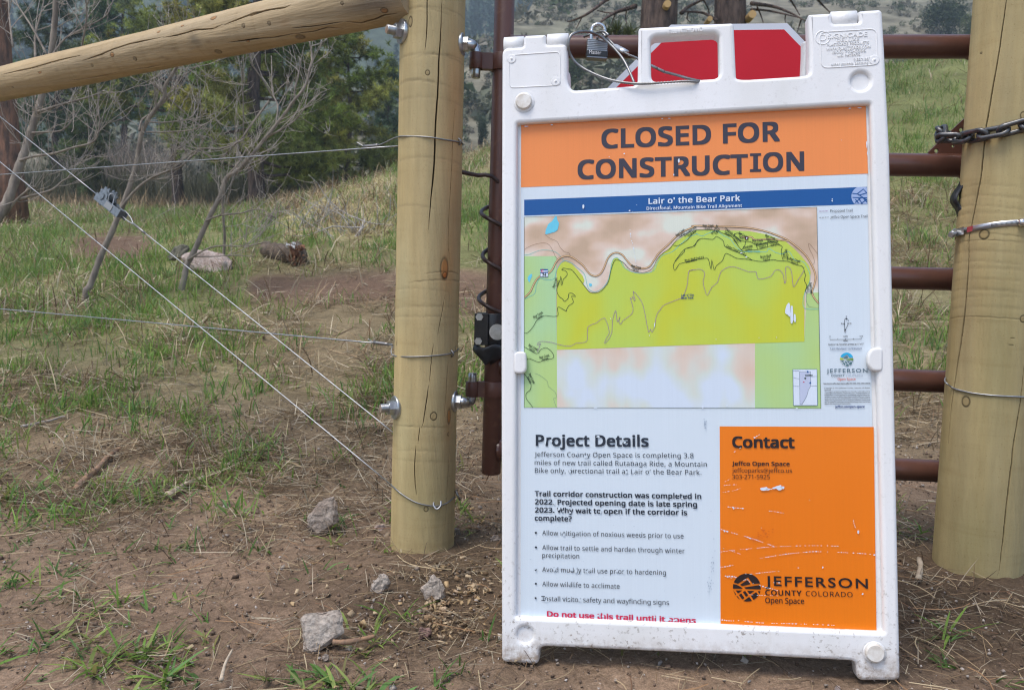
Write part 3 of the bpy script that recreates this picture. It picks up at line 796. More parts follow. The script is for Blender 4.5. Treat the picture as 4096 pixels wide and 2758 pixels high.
# legend column
lb = MB()
LM = [P_dark, P_pur, P_grs, P_gry, P_cor, P_nvy, P_sky, P_slt, P_olv, P_lgr, P_sheet]
line(lb, B__((1492, 375), (1588, 372)), 2.2, 1, .0107, 0, .004, .0008)
line(lb, B__((1494, 439), (1590, 436)), 2.0, 0, .0107, 0, .003, .0012)
put_text(lb, 'Proposed Trail', zB(1607, 384), zB(1839, 379), 10.5, 0)
put_text(lb, 'Jeffco Open Space Trail', zB(1608, 447), zB(1993, 439), 10.5, 0)
for P in ([(1757, 330), (1755, 200)], [(1755, 197), (1790, 195)], [(1791, 196), (1795, 220)], [(1762, 310), (1785, 265)], [(1785, 270), (1790, 250)], [(1720, 243), (1750, 242)], [(1790, 240), (1825, 240)]): line(lb, D_(*P), 1.6, 0, .0107, 0)
poly(lb, D_((1773, 176), (1782, 196), (1764, 196)), 0, .0107); poly(lb, D_((1785, 233), (1806, 241), (1787, 248)), 0, .0107); poly(lb, D_((1755, 236), (1730, 242), (1755, 248)), 0, .0107); poly(lb, D_((1754, 295), (1772, 300), (1760, 325)), 0, .0107)
for s, a, b in (('N', (1769, 174), (1780, 174)), ('W', (1718, 247), (1732, 247)), ('E', (1817, 246), (1826, 246)), ('S', (1759, 337), (1768, 337))): put_text(lb, s, zD(*a), zD(*b), 4.5, 0, bold=.02)
line(lb, D_((1604, 390), (1605, 408), (1930, 404), (1930, 387)), 1.6, 0, .0107, 0)
for x in (1685, 1766, 1848): line(lb, D_((x, 394), (x, 406)), 1.4, 0, .0107, 0)
for s, a, b, c, m, bo in (('0', (1600, 382), (1609, 382), 5, 0, .02), ('0.075', (1745, 381), (1788, 380), 5, 0, .02), ('0.15', (1912, 379), (1946, 378), 5, 0, .02), ('Miles', (1745, 425), (1787, 424), 5, 0, .02), ('Scale is 1:6,743 when printed at 11"x17"', (1587, 466), (1957, 462), 6.5, 0, .012),
                          ('Last Revised 12/23/2021', (1608, 511), (1935, 510), 8, 2, .02), ('JEFFERSON', (1570, 750), (1993, 746), 15, 3, .012), ('COUNTY', (1619, 791), (1755, 790), 8.5, 3, .02), ('COLORADO', (1770, 790), (1942, 789), 8.5, 2, -.005), ('Open Space', (1684, 829), (1870, 827), 10, 4, .006),
                          ('Data Sources: Jeffco Open Space, Jeffco ITS, USGS, NHD, CDOT, DRCOG', (1538, 868), (2022, 866), 4.5, 0, .03), ('Copyright © 2021 Jefferson County, Colorado. All Rights', (1547, 914), (2018, 912), 4.6, 0, .005), ('Reserved.', (1548, 931), (1616, 931), 4.6, 0, .005),
                          ('This map is property of Jefferson County, Colorado and is', (1548, 950), (2019, 948), 4.6, 0, .005), ('copyrighted material. Reproduction, manipulation or', (1548, 968), (2019, 966), 4.6, 0, .005), ('distribution of this product is prohibited without the prior', (1548, 986), (2020, 984), 4.6, 0, .005),
                          ('written consent of Jeffco Open Space staff. Jefferson County', (1549, 1004), (2020, 1002), 4.6, 0, .005), ('does not warrant the completeness, accuracy, correctness or', (1549, 1022), (2020, 1020), 4.6, 0, .005), ('fitness for any particular use or purpose. Jefferson County shall', (1550, 1041), (2022, 1038), 4.6, 0, .005),
                          ('not be liable for damages of any kind arising from use of the', (1550, 1059), (2023, 1057), 4.6, 0, .005), ('data or for any errors or inaccuracies.', (1550, 1077), (1820, 1075), 4.6, 0, .005), ('jeffco.us/open-space', (1657, 1113), (1964, 1111), 9, 5, .022)):
    put_text(lb, s, zD(*a), zD(*b), c, m, bold=bo, spacing=1.25 if s in ('JEFFERSON', 'COUNTY', 'COLORADO') else 1.0)
def emblem(mb, cx, cy, R, cols, gap):                       # round mountain-and-fields emblem, in units of the big one (centre 988,812 radius 518)
    f = lambda x, y: (cx + (x - 988) / 518 * R, cy + (y - 812) / 512 * R)
    arc = lambda a0, a1, n=12: [f(988 + 518 * cos(radians(a)), 812 + 512 * sin(radians(a))) for a in np.linspace(a0, a1, n)]
    sk, mt, le, ri, fl = cols
    poly(mb, arc(202, 343, 20) + [f(1205, 675), f(1035, 435), f(660, 670)], sk, .0108)
    poly(mb, [f(735, 710), f(1012, 530), f(1130, 688), f(820, 755)], mt, .0108)
    poly(mb, [f(488, 683)] + [f(600, 700), f(740, 770), f(845, 857)] + [f(470, 846)], le, .0108)
    poly(mb, [f(888, 805), f(1485, 715), f(1504, 800), f(1500, 878), f(955, 860)], ri, .0108)
    for P in ([(485, 905), (600, 1060), (570, 1085)], [(580, 912), (822, 918), (662, 1025)], [(840, 975), (925, 930), (1040, 1090), (960, 1148)], [(1000, 928), (1275, 934), (1098, 1055)], [(1390, 942), (1492, 942), (1462, 1035)],
              [(698, 1080), (785, 1022), (900, 1190), (820, 1245)], [(610, 1135), (640, 1118), (740, 1250), (680, 1205)], [(1140, 1110), (1335, 975), (1420, 1095), (1340, 1190), (1242, 1260)], [(858, 1303), (1078, 1150), (1182, 1290), (1090, 1315), (988, 1322)]):
        poly(mb, [f(*p) for p in P], fl, .0108)
emblem(lb, *zD(1777, 612), 27, (6, 7, 8, 9, 7), 0)
lb.build('map_legend', LM, panel)

# project text
pb = MB()
put_text(pb, 'Project Details', zE(330, 233), zE(1371, 241), 42, 0, bold=.026, spacing=1.04)
for s, a, b, c, bo in (('Jefferson County Open Space is completing 3.8', (318, 335), (1785, 348), 19, 0), ('miles of new trail called Rutabaga Ride, a Mountain', (320, 410), (1908, 427), 19, 0), ('Bike only, directional trail at Lair o’ the Bear Park.', (322, 483), (1858, 502), 19, 0),
                       ('Trail corridor construction was completed in', (320, 697), (1857, 724), 19.5, .028), ('2022. Projected opening date is late spring', (322, 772), (1818, 798), 19.5, .028), ('2023. Why wait to open if the corridor is', (322, 847), (1727, 873), 19.5, .028), ('complete?', (320, 922), (662, 929), 19.5, .028),
                       ('Allow mitigation of noxious weeds prior to use', (390, 1058), (1693, 1088), 19, 0), ('Allow trail to settle and harden through winter', (390, 1192), (1703, 1225), 19, 0), ('precipitation', (390, 1265), (730, 1273), 19, 0),
                       ('Avoid muddy trail use prior to hardening', (390, 1395), (1530, 1425), 19, 0), ('Allow wildlife to acclimate', (390, 1528), (1103, 1551), 19, 0)):
    put_text(pb, s, zE(*a), zE(*b), c, 0, bold=bo * .8 + .003, spacing=1.05)
put_text(pb, 'Install visitor safety and wayfinding signs', z7(395, 468), z7(1575, 507), 19, 0, serif=0)
for y in (1036, 1170, 1378, 1505): blob(pb, *zE(331, y), 4.6, 4.6, 0, .0105, 16)
blob(pb, *z7(333, 443), 4.6, 4.6, 0, .0105, 16)
put_text(pb, 'Do not use this trail until it opens', z7(437, 612), z7(1825, 676), 20, 1, bold=.03)
wear = [(zE, 420, 185, 4, 18), (zE, 470, 190, 6, 5), (zE, 560, 240, 5, 4), (zE, 905, 150, 7, 5), (zE, 1150, 205, 6, 4), (zE, 705, 300, 4, 10), (zE, 790, 335, 8, 4), (zE, 880, 285, 4, 6), (zE, 742, 392, 4, 9), (zE, 760, 375, 8, 3), (zE, 1215, 372, 8, 2),
        (zE, 645, 470, 4, 9), (zE, 668, 450, 5, 5), (zE, 1165, 478, 5, 6), (zE, 330, 290, 6, 2), (zE, 1640, 680, 5, 5), (zE, 1705, 680, 10, 5), (zE, 1680, 715, 5, 4), (zE, 498, 765, 5, 4), (zE, 700, 735, 5, 4), (zE, 545, 815, 6, 8), (zE, 580, 840, 3, 4), (zE, 650, 850, 5, 3),
        (zE, 930, 840, 3, 9), (zE, 1080, 848, 6, 3), (zE, 570, 1030, 5, 9), (zE, 590, 1055, 4, 5), (zE, 1300, 1040, 3, 6), (zE, 520, 1160, 4, 6), (zE, 331, 1368, 5, 3), (zE, 335, 1386, 3, 2), (zE, 505, 1375, 5, 8), (zE, 555, 1360, 4, 3), (zE, 660, 1370, 8, 9), (zE, 700, 1385, 6, 9), (zE, 735, 1360, 4, 4),
        (zE, 800, 1395, 6, 3), (zE, 830, 1375, 3, 8), (zE, 1080, 1388, 4, 4), (zE, 1140, 1405, 5, 3), (zE, 420, 662, 4, 2.5), (zE, 640, 1505, 4, 6), (zE, 690, 1515, 4, 2), (z7, 430, 470, 5, 4), (z7, 590, 425, 4, 6), (z7, 640, 460, 6, 3), (z7, 738, 460, 4, 9), (z7, 1300, 480, 3, 5),
        (z7, 910, 605, 9, 4), (z7, 960, 612, 5, 5), (z7, 1440, 620, 5, 5), (z7, 1560, 640, 12, 6), (z7, 1630, 648, 10, 4), (z7, 1700, 640, 4, 3), (z7, 1790, 660, 7, 3)]
for f_, x, y, a, b in wear: blob(pb, *f_(x, y), a, b, 2, .0098, 9, rng.uniform(-.5, .5))
M_smudge = sheet_mat('sheet_smudge', (176, 190, 206))
for i in range(46):
    x, y = rng.uniform(2090, 2860), rng.uniform(1980, 2440)
    blob(pb, x, y, rng.uniform(.8, 2.4), rng.uniform(.6, 1.6), 3, .0099, 6)
for x, y, a, b in ((2850, 2260, 5, 30), (2840, 2330, 4, 24), (2820, 1700, 4, 14)):
    for k in range(14): blob(pb, x + rng.gauss(0, a), y + rng.gauss(0, b), 2.0, 2.8, 3, .0099, 6)
pb.build('project_text', [P_dark, P_red, P_sheet, M_smudge], panel)

# orange contact box
cb = MB()
poly(cb, [zF(228, 70), zF(2018, 77), z8(1080, 1060), z7(2055, 720)], 0, .0117)
put_text(cb, 'Contact', zF(375, 313), zF(1100, 318), 42, 1, bold=.03, spacing=1.02)
put_text(cb, 'Jeffco Open Space', zF(372, 524), zF(1042, 529), 16, 1, bold=.022, spacing=1.05)
put_text(cb, 'jeffcoparks@jeffco.us', zF(372, 605), zF(1070, 608), 17, 1)
put_text(cb, '303-271-5925', zF(375, 680), zF(811, 682), 17, 1)
put_text(cb, 'JEFFERSON', z8(138, 681), z8(1008, 706), 37, 1, bold=.018, spacing=1.22)
put_text(cb, 'COUNTY', z8(138, 762), z8(446, 768), 20, 1, bold=.02, spacing=1.15)
put_text(cb, 'COLORADO', z8(482, 770), z8(878, 780), 20, 1, bold=-.006, spacing=1.12)
put_text(cb, 'Open Space', z8(138, 829), z8(468, 837), 22, 1, bold=.008)
emblem(cb, *zG(988, 812), 56, (1, 1, 1, 1, 1), 0)
for P, w in ((((630, 205), (680, 172), (720, 145)), 3), (((390, 372), (440, 340), (490, 305)), 2.5), (((232, 726), (310, 705), (350, 675)), 2), (((232, 768), (320, 750), (435, 745)), 2.5), (((232, 840), (390, 815), (470, 790)), 1.5), (((315, 1003), (420, 1015), (550, 1027)), 3.5), (((800, 1052), (880, 1060), (975, 1078)), 2.6),
             (((237, 1262), (400, 1312), (600, 1370), (850, 1460), (962, 1528)), 2.6), (((237, 1527), (450, 1500), (850, 1468), (1200, 1455), (1500, 1456), (1690, 1465)), 2.4), (((700, 1600), (980, 1555), (1250, 1527), (1420, 1524), (1700, 1535), (2030, 1555)), 3.2), (((270, 1485), (400, 1525), (480, 1556)), 2), (((1780, 1155), (1800, 1235), (1850, 1310)), 2.6)):
    scratch(cb, [zF(*p) for p in P], w, 2)
for P, w in ((((0, 60), (170, 50), (340, 15), (500, -15)), 3), (((0, 350), (200, 385), (460, 405), (620, 440)), 5), (((230, 410), (450, 460), (560, 490)), 3), (((860, 290), (1100, 320), (1400, 285), (1580, 262), (1950, 225), (2200, 205)), 3), (((850, 555), (1030, 500), (1100, 620), (1440, 715), (1580, 780), (1860, 845), (2150, 930)), 3), (((1060, 1070), (1500, 1100), (2150, 1115)), 2), (((1960, 630), (2090, 630), (2200, 620)), 3)):
    scratch(cb, [zG(*p) for p in P], w, 2)
scratch(cb, [z8(-40, 985), z8(150, 1000), z8(400, 1005), z8(730, 1018)], 3, 2, density=.6)
scratch(cb, [z7(2060, 645), z7(2150, 655), z7(2230, 650)], 4, 2)
for x, y, a, b in ((750, 795, 17, 8), (790, 800, 8, 5), (828, 798, 5, 2), (860, 785, 8, 4), (918, 780, 17, 11), (960, 780, 9, 6), (633, 200, 4, 4), (390, 1020, 4, 4), (318, 1290, 4, 3), (285, 1285, 3, 5), (583, 1368, 5, 3), (1838, 1296, 4, 9), (540, 1497, 4, 2), (1273, 926, 2, 2), (712, 1248, 1.5, 1.5)):
    blob(cb, *zF(x, y), a, b, 2, .0098, 11)
for x, y, a, b in ((625, 528, 3, 4), (418, 532, 3, 2), (118, 690, 4, 3), (255, 658, 5, 2), (963, 753, 4, 4), (1062, 422, 4, 3)): blob(cb, *z8(x, y), a, b, 2, .0098, 9)
M_rub = sheet_mat('orange_scuff', (214, 100, 30))
for k in range(30): blob(cb, *zF(660 + rng.uniform(-1, 1) * 90 + k * 4, 1400 - k * 5 + rng.gauss(0, 14)), 3, 2, 3, .0099, 6)
cb.build('contact_box', [P_org, P_blk, P_wht, M_rub], panel)
# ================================================================== POSTS AND RAIL
def wood_mat(name, bumpk=.35):
    m = tinted(name, .78, 5, .12, spec=.25)
    N, L, B = NT(m)
    old = B.inputs['Base Color'].links[0].from_socket
    g = ramp(m, noise_node(m, 30, 6, .7, stretch=(1, 1, .10)), [(.3, (.86, .84, .80)), (.7, (1.08, 1.07, 1.05))])
    c = mixc(m, 1.0, old, g, 'MULTIPLY')
    h = ramp(m, noise_node(m, 10, 4, .6, stretch=(.35, .35, 3.2)), [(.55, (1, 1, 1)), (.72, (.90, .88, .84))])
    c = mixc(m, 1.0, c, h, 'MULTIPLY')
    k = ramp(m, noise_node(m, 300, 2, .5), [(.62, (1, 1, 1)), (.75, (.8, .76, .7))])
    setcol(m, mixc(m, 1.0, c, k, 'MULTIPLY'))
    b1 = bump(m, noise_node(m, 60, 5, .7, stretch=(1, 1, .2)), bumpk, .0025)
    bump(m, noise_node(m, 14, 5, .6, stretch=(.6, .6, 3)), .25, .003, b1)
    return m
M_wood = wood_mat('peeled_log')
class Log:
    def __init__(s, A, B, r0, r1):
        s.A, s.B = np.asarray(A, float), np.asarray(B, float)
        s.L = np.linalg.norm(s.B - s.A); s.d = (s.B - s.A) / s.L
        up = np.array([0, 0, 1.0]) if abs(s.d[2]) < .8 else np.array([0, -1.0, 0])
        s.e1 = up - s.d * np.dot(up, s.d); s.e1 /= np.linalg.norm(s.e1)
        s.e2 = np.cross(s.d, s.e1); s.r0, s.r1 = r0, r1
    def R(s, t): return s.r0 + (s.r1 - s.r0) * np.clip(t / s.L, 0, 1)
    def hit(s, px, py):
        d = ray(px, py); o = CAMP - s.A
        dp, op = d - s.d * np.dot(d, s.d), o - s.d * np.dot(o, s.d)
        r = s.r0
        for _ in range(4):
            a, b, c = np.dot(dp, dp), 2 * np.dot(dp, op), np.dot(op, op) - r * r
            D = max(b * b - 4 * a * c, 0)
            t = (-b - math.sqrt(D)) / (2 * a)
            P = o + d * t
            z = np.dot(P, s.d); r = s.R(z)
        return math.atan2(np.dot(P, s.e2), np.dot(P, s.e1)), z
    def pt(s, th, z, off=0):
        r = s.R(z) + off
        return s.A + s.d * z + s.e1 * r * cos(th) + s.e2 * r * sin(th)
    def front(s, px, py, off=0.002): return s.pt(*s.hit(px, py), off)
    def build(s, name, mat, nseg, nrow, cracks=(), knots=(), base=(.42, .31, .15), stains=(), seed=1, lump=.0015, dirt=0, marks=()):
        mid_ = s.A + s.d * s.L * .5; v_ = CAMP - mid_
        t0 = math.atan2(np.dot(v_, s.e2), np.dot(v_, s.e1))
        k = np.linspace(-1, 1, nseg, endpoint=False)                       # finer towards the camera side
        th = np.sort((t0 + pi * (.55 * k + .45 * k ** 3) + pi) % (2 * pi) - pi)
        z = np.linspace(0, s.L, nrow)
        for (px, a, b, kind) in knots:
            z0 = s.hit(*px)[1]; z = np.concatenate([z, np.linspace(z0 - b * 1.4, z0 + b * 1.4, 36)])
        z = np.unique(np.clip(z, 0, s.L)); nrow = len(z)
        TH_, Z = np.meshgrid(th, z)
        R = s.R(Z)
        X = TH_ * R
        cxx, cyy = np.cos(TH_), np.sin(TH_)
        dr = lump * 2 * (fbm(cxx * 2.2 + 9, Z * 3 + cyy * 2.2, seed) - .5) + .0006 * (fbm(cxx * 22, Z * 40 + cyy * 22, seed + 3, 2) - .5)
        tone = 1 + .16 * (fbm(cxx * 3, Z * 1.6 + cyy * 3, seed + 5) - .5) + .12 * (fbm(TH_ * 14, Z * 1.2, seed + 8, 3) - .5)
        col = np.array(base)[None, None, :] * tone[..., None]
        warm = (fbm(cxx * 2 + 3, Z * 1.1 + cyy * 2, seed + 11, 3) - .5)[..., None]
        col = col * (1 + warm * np.array([.10, 0, -.22]))
        def dth(c): return (TH_ - c + pi) % (2 * pi) - pi
        for (px, rad, tint, amt) in stains:
            t0, z0 = s.hit(*px)
            w = np.exp(-((dth(t0) * R / rad[0]) ** 2 + ((Z - z0) / rad[1]) ** 2)) * amt
            col = col * (1 - w[..., None]) + np.array(tint) * w[..., None]
        if dirt:
            w = np.clip((smoothstep(dirt, 0, Z) * .9) * (fbm(TH_ * 9, Z * 30, seed + 20) * 2.2 - .75), 0, .85)
            col = col * (1 - w[..., None]) + np.array([.09, .065, .045]) * w[..., None]
        for (pts, w, dep) in cracks:
            q = np.array([s.hit(*p) for p in pts])
            q = q[np.argsort(q[:, 1])]
            c = np.interp(Z, q[:, 1], q[:, 0]) + (fbm(Z * 60, Z * 0, seed + 31, 3) - .5) * .010 + (fbm(Z * 12, Z * 0, seed + 37, 2) - .5) * .02
            ta = np.clip(np.minimum(Z - q[0, 1], q[-1, 1] - Z) / (.25 * (q[-1, 1] - q[0, 1])), 0, 1) ** .6
            ta = ta * (.7 + .6 * fbm(Z * 9, Z * 0 + 4, seed + 41, 2))
            ww = w * ta
            u = np.abs(dth(c)) * R
            inside = np.clip(1 - u / np.maximum(ww, 1e-6), 0, 1) * (ta > 0)
            dr = dr - dep * np.minimum(inside * 1.8, 1) * ta
            col = col * (1 - (np.minimum(inside * 2.0, 1) * .80)[..., None])
        for (px, a, b, kind) in knots:
            t0, z0 = s.hit(*px)
            q = np.sqrt((dth(t0) * R / a) ** 2 + ((Z - z0) / b) ** 2)
            ring = np.exp(-((q - 1) / .20) ** 2)
            col = col * (1 - ring * (.72 if kind == 0 else .5))[..., None]
            ins = smoothstep(1.0, .8, q)
            if kind == 1: col = col * (1 - ins[..., None] * np.array([.12, .38, .55]))
            elif kind == 2: col = col * (1 - ins[..., None] * .42)
            else: col = col * (1 - ins[..., None] * np.array([.12, .16, .2]))
            dr = dr - ring * .0008 + ins * .0004
        for (pa, pb, w_, amt) in marks:                                  # saw and peeling marks across the grain
            (ta, za), (tb, zb) = s.hit(*pa), s.hit(*pb)
            u = np.clip(dth(ta) / (((tb - ta + pi) % (2 * pi)) - pi), -.2, 1.2)
            zc = za + (zb - za) * u + .006 * np.sin(u * pi) + .002 * (fbm(TH_ * 12, Z * 0, seed + 60, 2) - .5)
            k_ = np.exp(-((Z - zc) / w_) ** 2) * np.clip(np.minimum(u + .05, 1.05 - u) * 8, 0, 1) * (.3 + .9 * fbm(TH_ * 7, Z * 0 + za * 50, seed + 61, 2))
            col = col * (1 - (k_ * amt)[..., None]); dr = dr - .0007 * k_
        RR = R + dr
        P = np.stack([RR * cxx, RR * cyy, Z], -1).reshape(-1, 3)
        i = np.arange(nrow - 1)[:, None] * nseg; j = np.arange(nseg)[None, :]; j2 = (j + 1) % nseg
        Q = np.stack([i + j, i + j2, i + nseg + j2, i + nseg + j], -1).reshape(-1, 4)
        C = np.clip(col, .01, 1).reshape(-1, 3)
        # end caps (fans)
        V = np.concatenate([P, [[0, 0, 0], [0, 0, s.L]]]); C = np.concatenate([C, [base, base]])
        n = len(P); jj = np.arange(nseg); jn = (jj + 1) % nseg
        T = np.concatenate([np.stack([jn, jj, np.full(nseg, n)], 1), np.stack([(nrow - 1) * nseg + jj, (nrow - 1) * nseg + jn, np.full(nseg, n + 1)], 1)])
        me = fast_mesh(name, V, Q, T, C, [mat], True)
        me.set_sharp_from_angle(angle=radians(60))
        o = link(name, me)
        o.matrix_world = Matrix([[s.e1[k], s.e2[k], s.d[k], s.A[k]] for k in range(3)] + [[0, 0, 0, 1]])
        return o
def zz2(x, y): return (900 + x / 2.1173, y / 2.1173)
def zz6(x, y): return (900 + x / 2.1173, 700 + y / 2.1173)
def zzC(x, y): return (1000 + x / 2.1173, 1400 + y / 2.1173)
def z3b(x, y): return (3196 + x / 2.588, 700 + y / 2.588)
def z6b(x, y): return (3196 + x / 2.588, 1200 + y / 2.588)

# left post
pl_ = at2(960, 1262, 1.90)
LP = Log((pl_[0], 1.90, -.25), (pl_[0] + .002, 1.90, 1.75), .0772, .0735)
ZL = lambda f, *P: [f(*p) for p in P]
lp_cracks = [(ZL(zz2, (1840, 0), (1825, 300), (1812, 500), (1805, 750), (1785, 1050), (1770, 1400), (1757, 1567)) + ZL(zz6, (1745, 200), (1730, 380), (1727, 470)), .0019, .012),
             (ZL(zz2, (1718, -300), (1715, 0), (1712, 150), (1705, 300), (1692, 430)), .0014, .008), (ZL(zz2, (1950, 880), (1930, 1150), (1920, 1400)) + ZL(zz6, (1912, 100), (1895, 400), (1893, 620), (1910, 720), (1920, 790)), .0007, .005),
             (ZL(zz6, (1862, 1010), (1840, 1150), (1815, 1280), (1800, 1360)), .0007, .004), (ZL(zz6, (1768, 1420), (1745, 1567)) + ZL(zzC, (1535, 100), (1520, 270)), .0007, .004),
             (ZL(zzC, (1512, 300), (1500, 400), (1465, 620), (1450, 660)), .0011, .006), (ZL(zzC, (1437, 650), (1420, 780)), .0008, .005), (ZL(zzC, (1402, 800), (1392, 1000), (1400, 1130), (1411, 1230)), .0010, .006),
             (ZL(zzC, (1680, 70), (1665, 300), (1645, 560)), .0007, .004), (ZL(zzC, (1692, 800), (1680, 1000), (1655, 1450), (1640, 1560)), .0007, .005)]
lp_knots = [(zz2(1570, 185), .0055, .011, 0), (zz2(1716, 617), .0048, .0055, 0), (zz6(1860, 795), .010, .024, 1), (zz6(1862, 850), .006, .007, 1), (zzC(1557, 560), .0075, .009, 0), (zzC(1687, 560), .006, .017, 1), (zzC(1492, 1345), .005, .006, 0), (zzC(1680, 710), .003, .004, 0), (zz6(1450, 1425), .002, .005, 2), (zz6(1955, 1465), .002, .005, 2)]
OR = (.55, .31, .13)
lp_marks = [(zz2(*a), zz2(*b), w, k) for a, b, w, k in (((1480, 150), (2040, 190), .0022, .22), ((1490, 120), (1900, 130), .002, .16), ((1475, 520), (2035, 580), .0022, .28), ((1600, 490), (2030, 545), .0018, .2), ((1470, 740), (1900, 730), .002, .26), ((1480, 715), (1800, 712), .002, .2), ((1465, 880), (2030, 930), .003, .12), ((1470, 1370), (2000, 1400), .0025, .15))]
lp_marks += [(zz6(*a), zz6(*b), w, k) for a, b, w, k in (((1455, 285), (1780, 280), .002, .25), ((1700, 835), (1985, 845), .0018, .3), ((1560, 910), (1990, 905), .002, .35), ((1440, 975), (1900, 985), .002, .15), ((1435, 1130), (1975, 1120), .003, .14), ((1440, 1200), (1980, 1210), .002, .18))] + [(zzC(*a), zzC(*b), w, k) for a, b, w, k in (((1200, 630), (1700, 650), .003, .12), ((1195, 900), (1730, 930), .002, .14), ((1250, 850), (1600, 860), .002, .12))]
post1 = LP.build('wooden_post', M_wood, 760, 640, lp_cracks, lp_knots, (.475, .375, .195), [(zz2(1960, 800), (.035, .16), OR, .75), (zz6(1950, 200), (.030, .2), OR, .45), (zz6(1890, 800), (.02, .07), (.5, .27, .10), .6), (zzC(1680, 600), (.016, .10), (.40, .22, .09), .5), (zzC(1720, 900), (.02, .25), (.30, .19, .09), .35), (zz6(1500, 900), (.03, .12), (.44, .40, .24), .6), (zz2(1560, 900), (.03, .12), (.40, .335, .19), .5), (zzC(1300, 700), (.03, .10), (.42, .38, .21), .5), (zzC(1450, 1300), (.06, .10), (.40, .34, .17), .5), (zz2(1900, 1250), (.03, .10), (.55, .36, .16), .4)], 2, dirt=.36, marks=lp_marks)
tag(post1, 'round timber gate post carrying the hinges, left of the sign, rail meeting its top', 'post', 'timber posts')
# right post
pr_ = at2(2221, 1290, 1.765)
RP = Log((pr_[0], 1.765, -.25), (pr_[0] + .004, 1.765, 1.75), .0905, .0885)
rp_cracks = [(ZL(z4, (2190, -300), (2180, 0), (2100, 550), (2040, 900), (2010, 1080), (1990, 1250), (1950, 1567)) + ZL(z3b, (1885, 0), (1840, 250), (1790, 500), (1760, 640), (1750, 1000), (1715, 1450)) + ZL(z6b, (1690, 350), (1620, 800), (1575, 1100), (1540, 1550)), .0016, .007),
             (ZL(z6b, (2335, 640), (2290, 1050), (2215, 1540)) + ZL(z8, (2180, 0), (2150, 300), (2120, 560), (2105, 600)), .0014, .006)]
rp_knots = [(z6b(1725, 1050), .0085, .011, 0), (z6b(2322, 195), .006, .007, 0), (z3b(1915, 615), .0095, .010, 0), (z4(2322, 980), .005, .007, 0), (z4(1965, 450), .003, .002, 2), (z6b(2210, 390), .004, .0008, 2), (z6b(2195, 460), .005, .0008, 2)]
post2 = RP.build('wooden_post', M_wood, 520, 620, rp_cracks, rp_knots, (.42, .34, .175), [(z6b(2100, 500), (.04, .2), (.36, .32, .15), .5), (z3b(2200, 200), (.06, .12), (.50, .41, .20), .5), (z8(1900, 300), (.05, .10), (.33, .29, .14), .6), (z3b(1750, 1100), (.02, .3), (.36, .28, .15), .5)], 23, lump=.001, dirt=.26, marks=[(z3b(1650 - k * 6, 160 + 95 * k), z3b(2320, 130 + 95 * k + (k % 3) * 20), .0018 + .0008 * (k % 2), .10 + .05 * (k % 3)) for k in range(15)])
tag(post2, 'thick timber post at the right edge, wrapped by a chain and a steel band', 'post', 'timber posts')
# horizontal rail to the left post
ra, rbq = at2(0, 192, 2.94), at2(900, -7, 1.895)
rdir = (ra - rbq) / np.linalg.norm(ra - rbq)
RL = Log(rbq - rdir * .06, ra + rdir * 1.3, .0580, .0560)
def rz(*P): return [z1(*p) for p in P]
rail_cr = [(rz((0, 635), (150, 600), (280, 575), (450, 525), (600, 490), (700, 470)), .0020, .006), (rz((690, 520), (850, 465), (950, 420), (1100, 370), (1250, 340), (1400, 310)), .0018, .005), (rz((1380, 320), (1500, 300), (1650, 255), (1800, 245), (1900, 200)), .0018, .005),
           (rz((1890, 215), (2050, 150), (2150, 110), (2329, 75)), .0020, .006), (ZL(zz2, (200, 140), (350, 85), (500, 65), (560, 40)), .0020, .006), (ZL(zz2, (560, 240), (700, 230), (850, 210), (1000, 185)), .0018, .005), (ZL(zz2, (1010, 180), (1150, 200), (1280, 165), (1350, 130), (1470, 110)), .0019, .006),
           (ZL(zz2, (60, 355), (250, 330), (420, 320), (600, 285)), .0018, .005), (ZL(zz2, (590, 290), (750, 270), (870, 235), (1010, 245)), .0018, .005), (rz((1920, 360), (2050, 350), (2200, 330)), .0015, .004), (rz((1100, 590), (1250, 575), (1400, 545)), .0011, .003), (rz((560, 690), (800, 660), (1000, 610)), .0009, .003)]
rail_marks = []
rail_kn = [(z1(780, 555), .004, .006, 2), (z1(335, 615), .003, .010, 1), (z1(105, 740), .003, .005, 2), (z1(1850, 440), .007, .012, 2), (z1(2100, 350), .003, .006, 1), (zz2(640, 315), .008, .014, 2), (zz2(1350, 90), .006, .010, 1), (zz2(370, 200), .005, .006, 2), (zz2(155, 220), .005, .006, 2), (zz2(990, 30), .004, .005, 2), (rz((1340, 270))[0], .004, .008, 1), (rz((1545, 220))[0], .003, .008, 1), (rz((1810, 155))[0], .006, .012, 1), (rz((1140, 500))[0], .006, .008, 2), (rz((950, 465))[0], .006, .01, 1)]
stains = [(rz((1640, 335))[0], (.014, .018), (.20, .17, .12), .75), (rz((1680, 350))[0], (.012, .012), (.22, .18, .13), .5), (zz2(1200, 40), (.02, .10), (.17, .14, .11), .65), (zz2(1330, 20), (.02, .06), (.16, .13, .11), .5), (zz2(500, 200), (.01, .02), (.34, .22, .12), .5)]
for k in range(9):
    stains.append((rz((rng.uniform(500, 2000), 0))[0], (.004, .012), (.22, .16, .09), .4))
    x = rng.uniform(300, 2200); yy = np.interp(x, [0, 2329], [720, 230]) + rng.uniform(-60, 110)
    stains[-1] = (z1(x, yy), (.004, .014), (.22, .15, .08), .5)
rail = RL.build('wooden_rail', M_wood, 420, 600, rail_cr, rail_kn, (.44, .335, .20), stains, 41, lump=.003)
tag(rail, 'round cracked timber fence rail running from the left post out of the frame', 'rail')

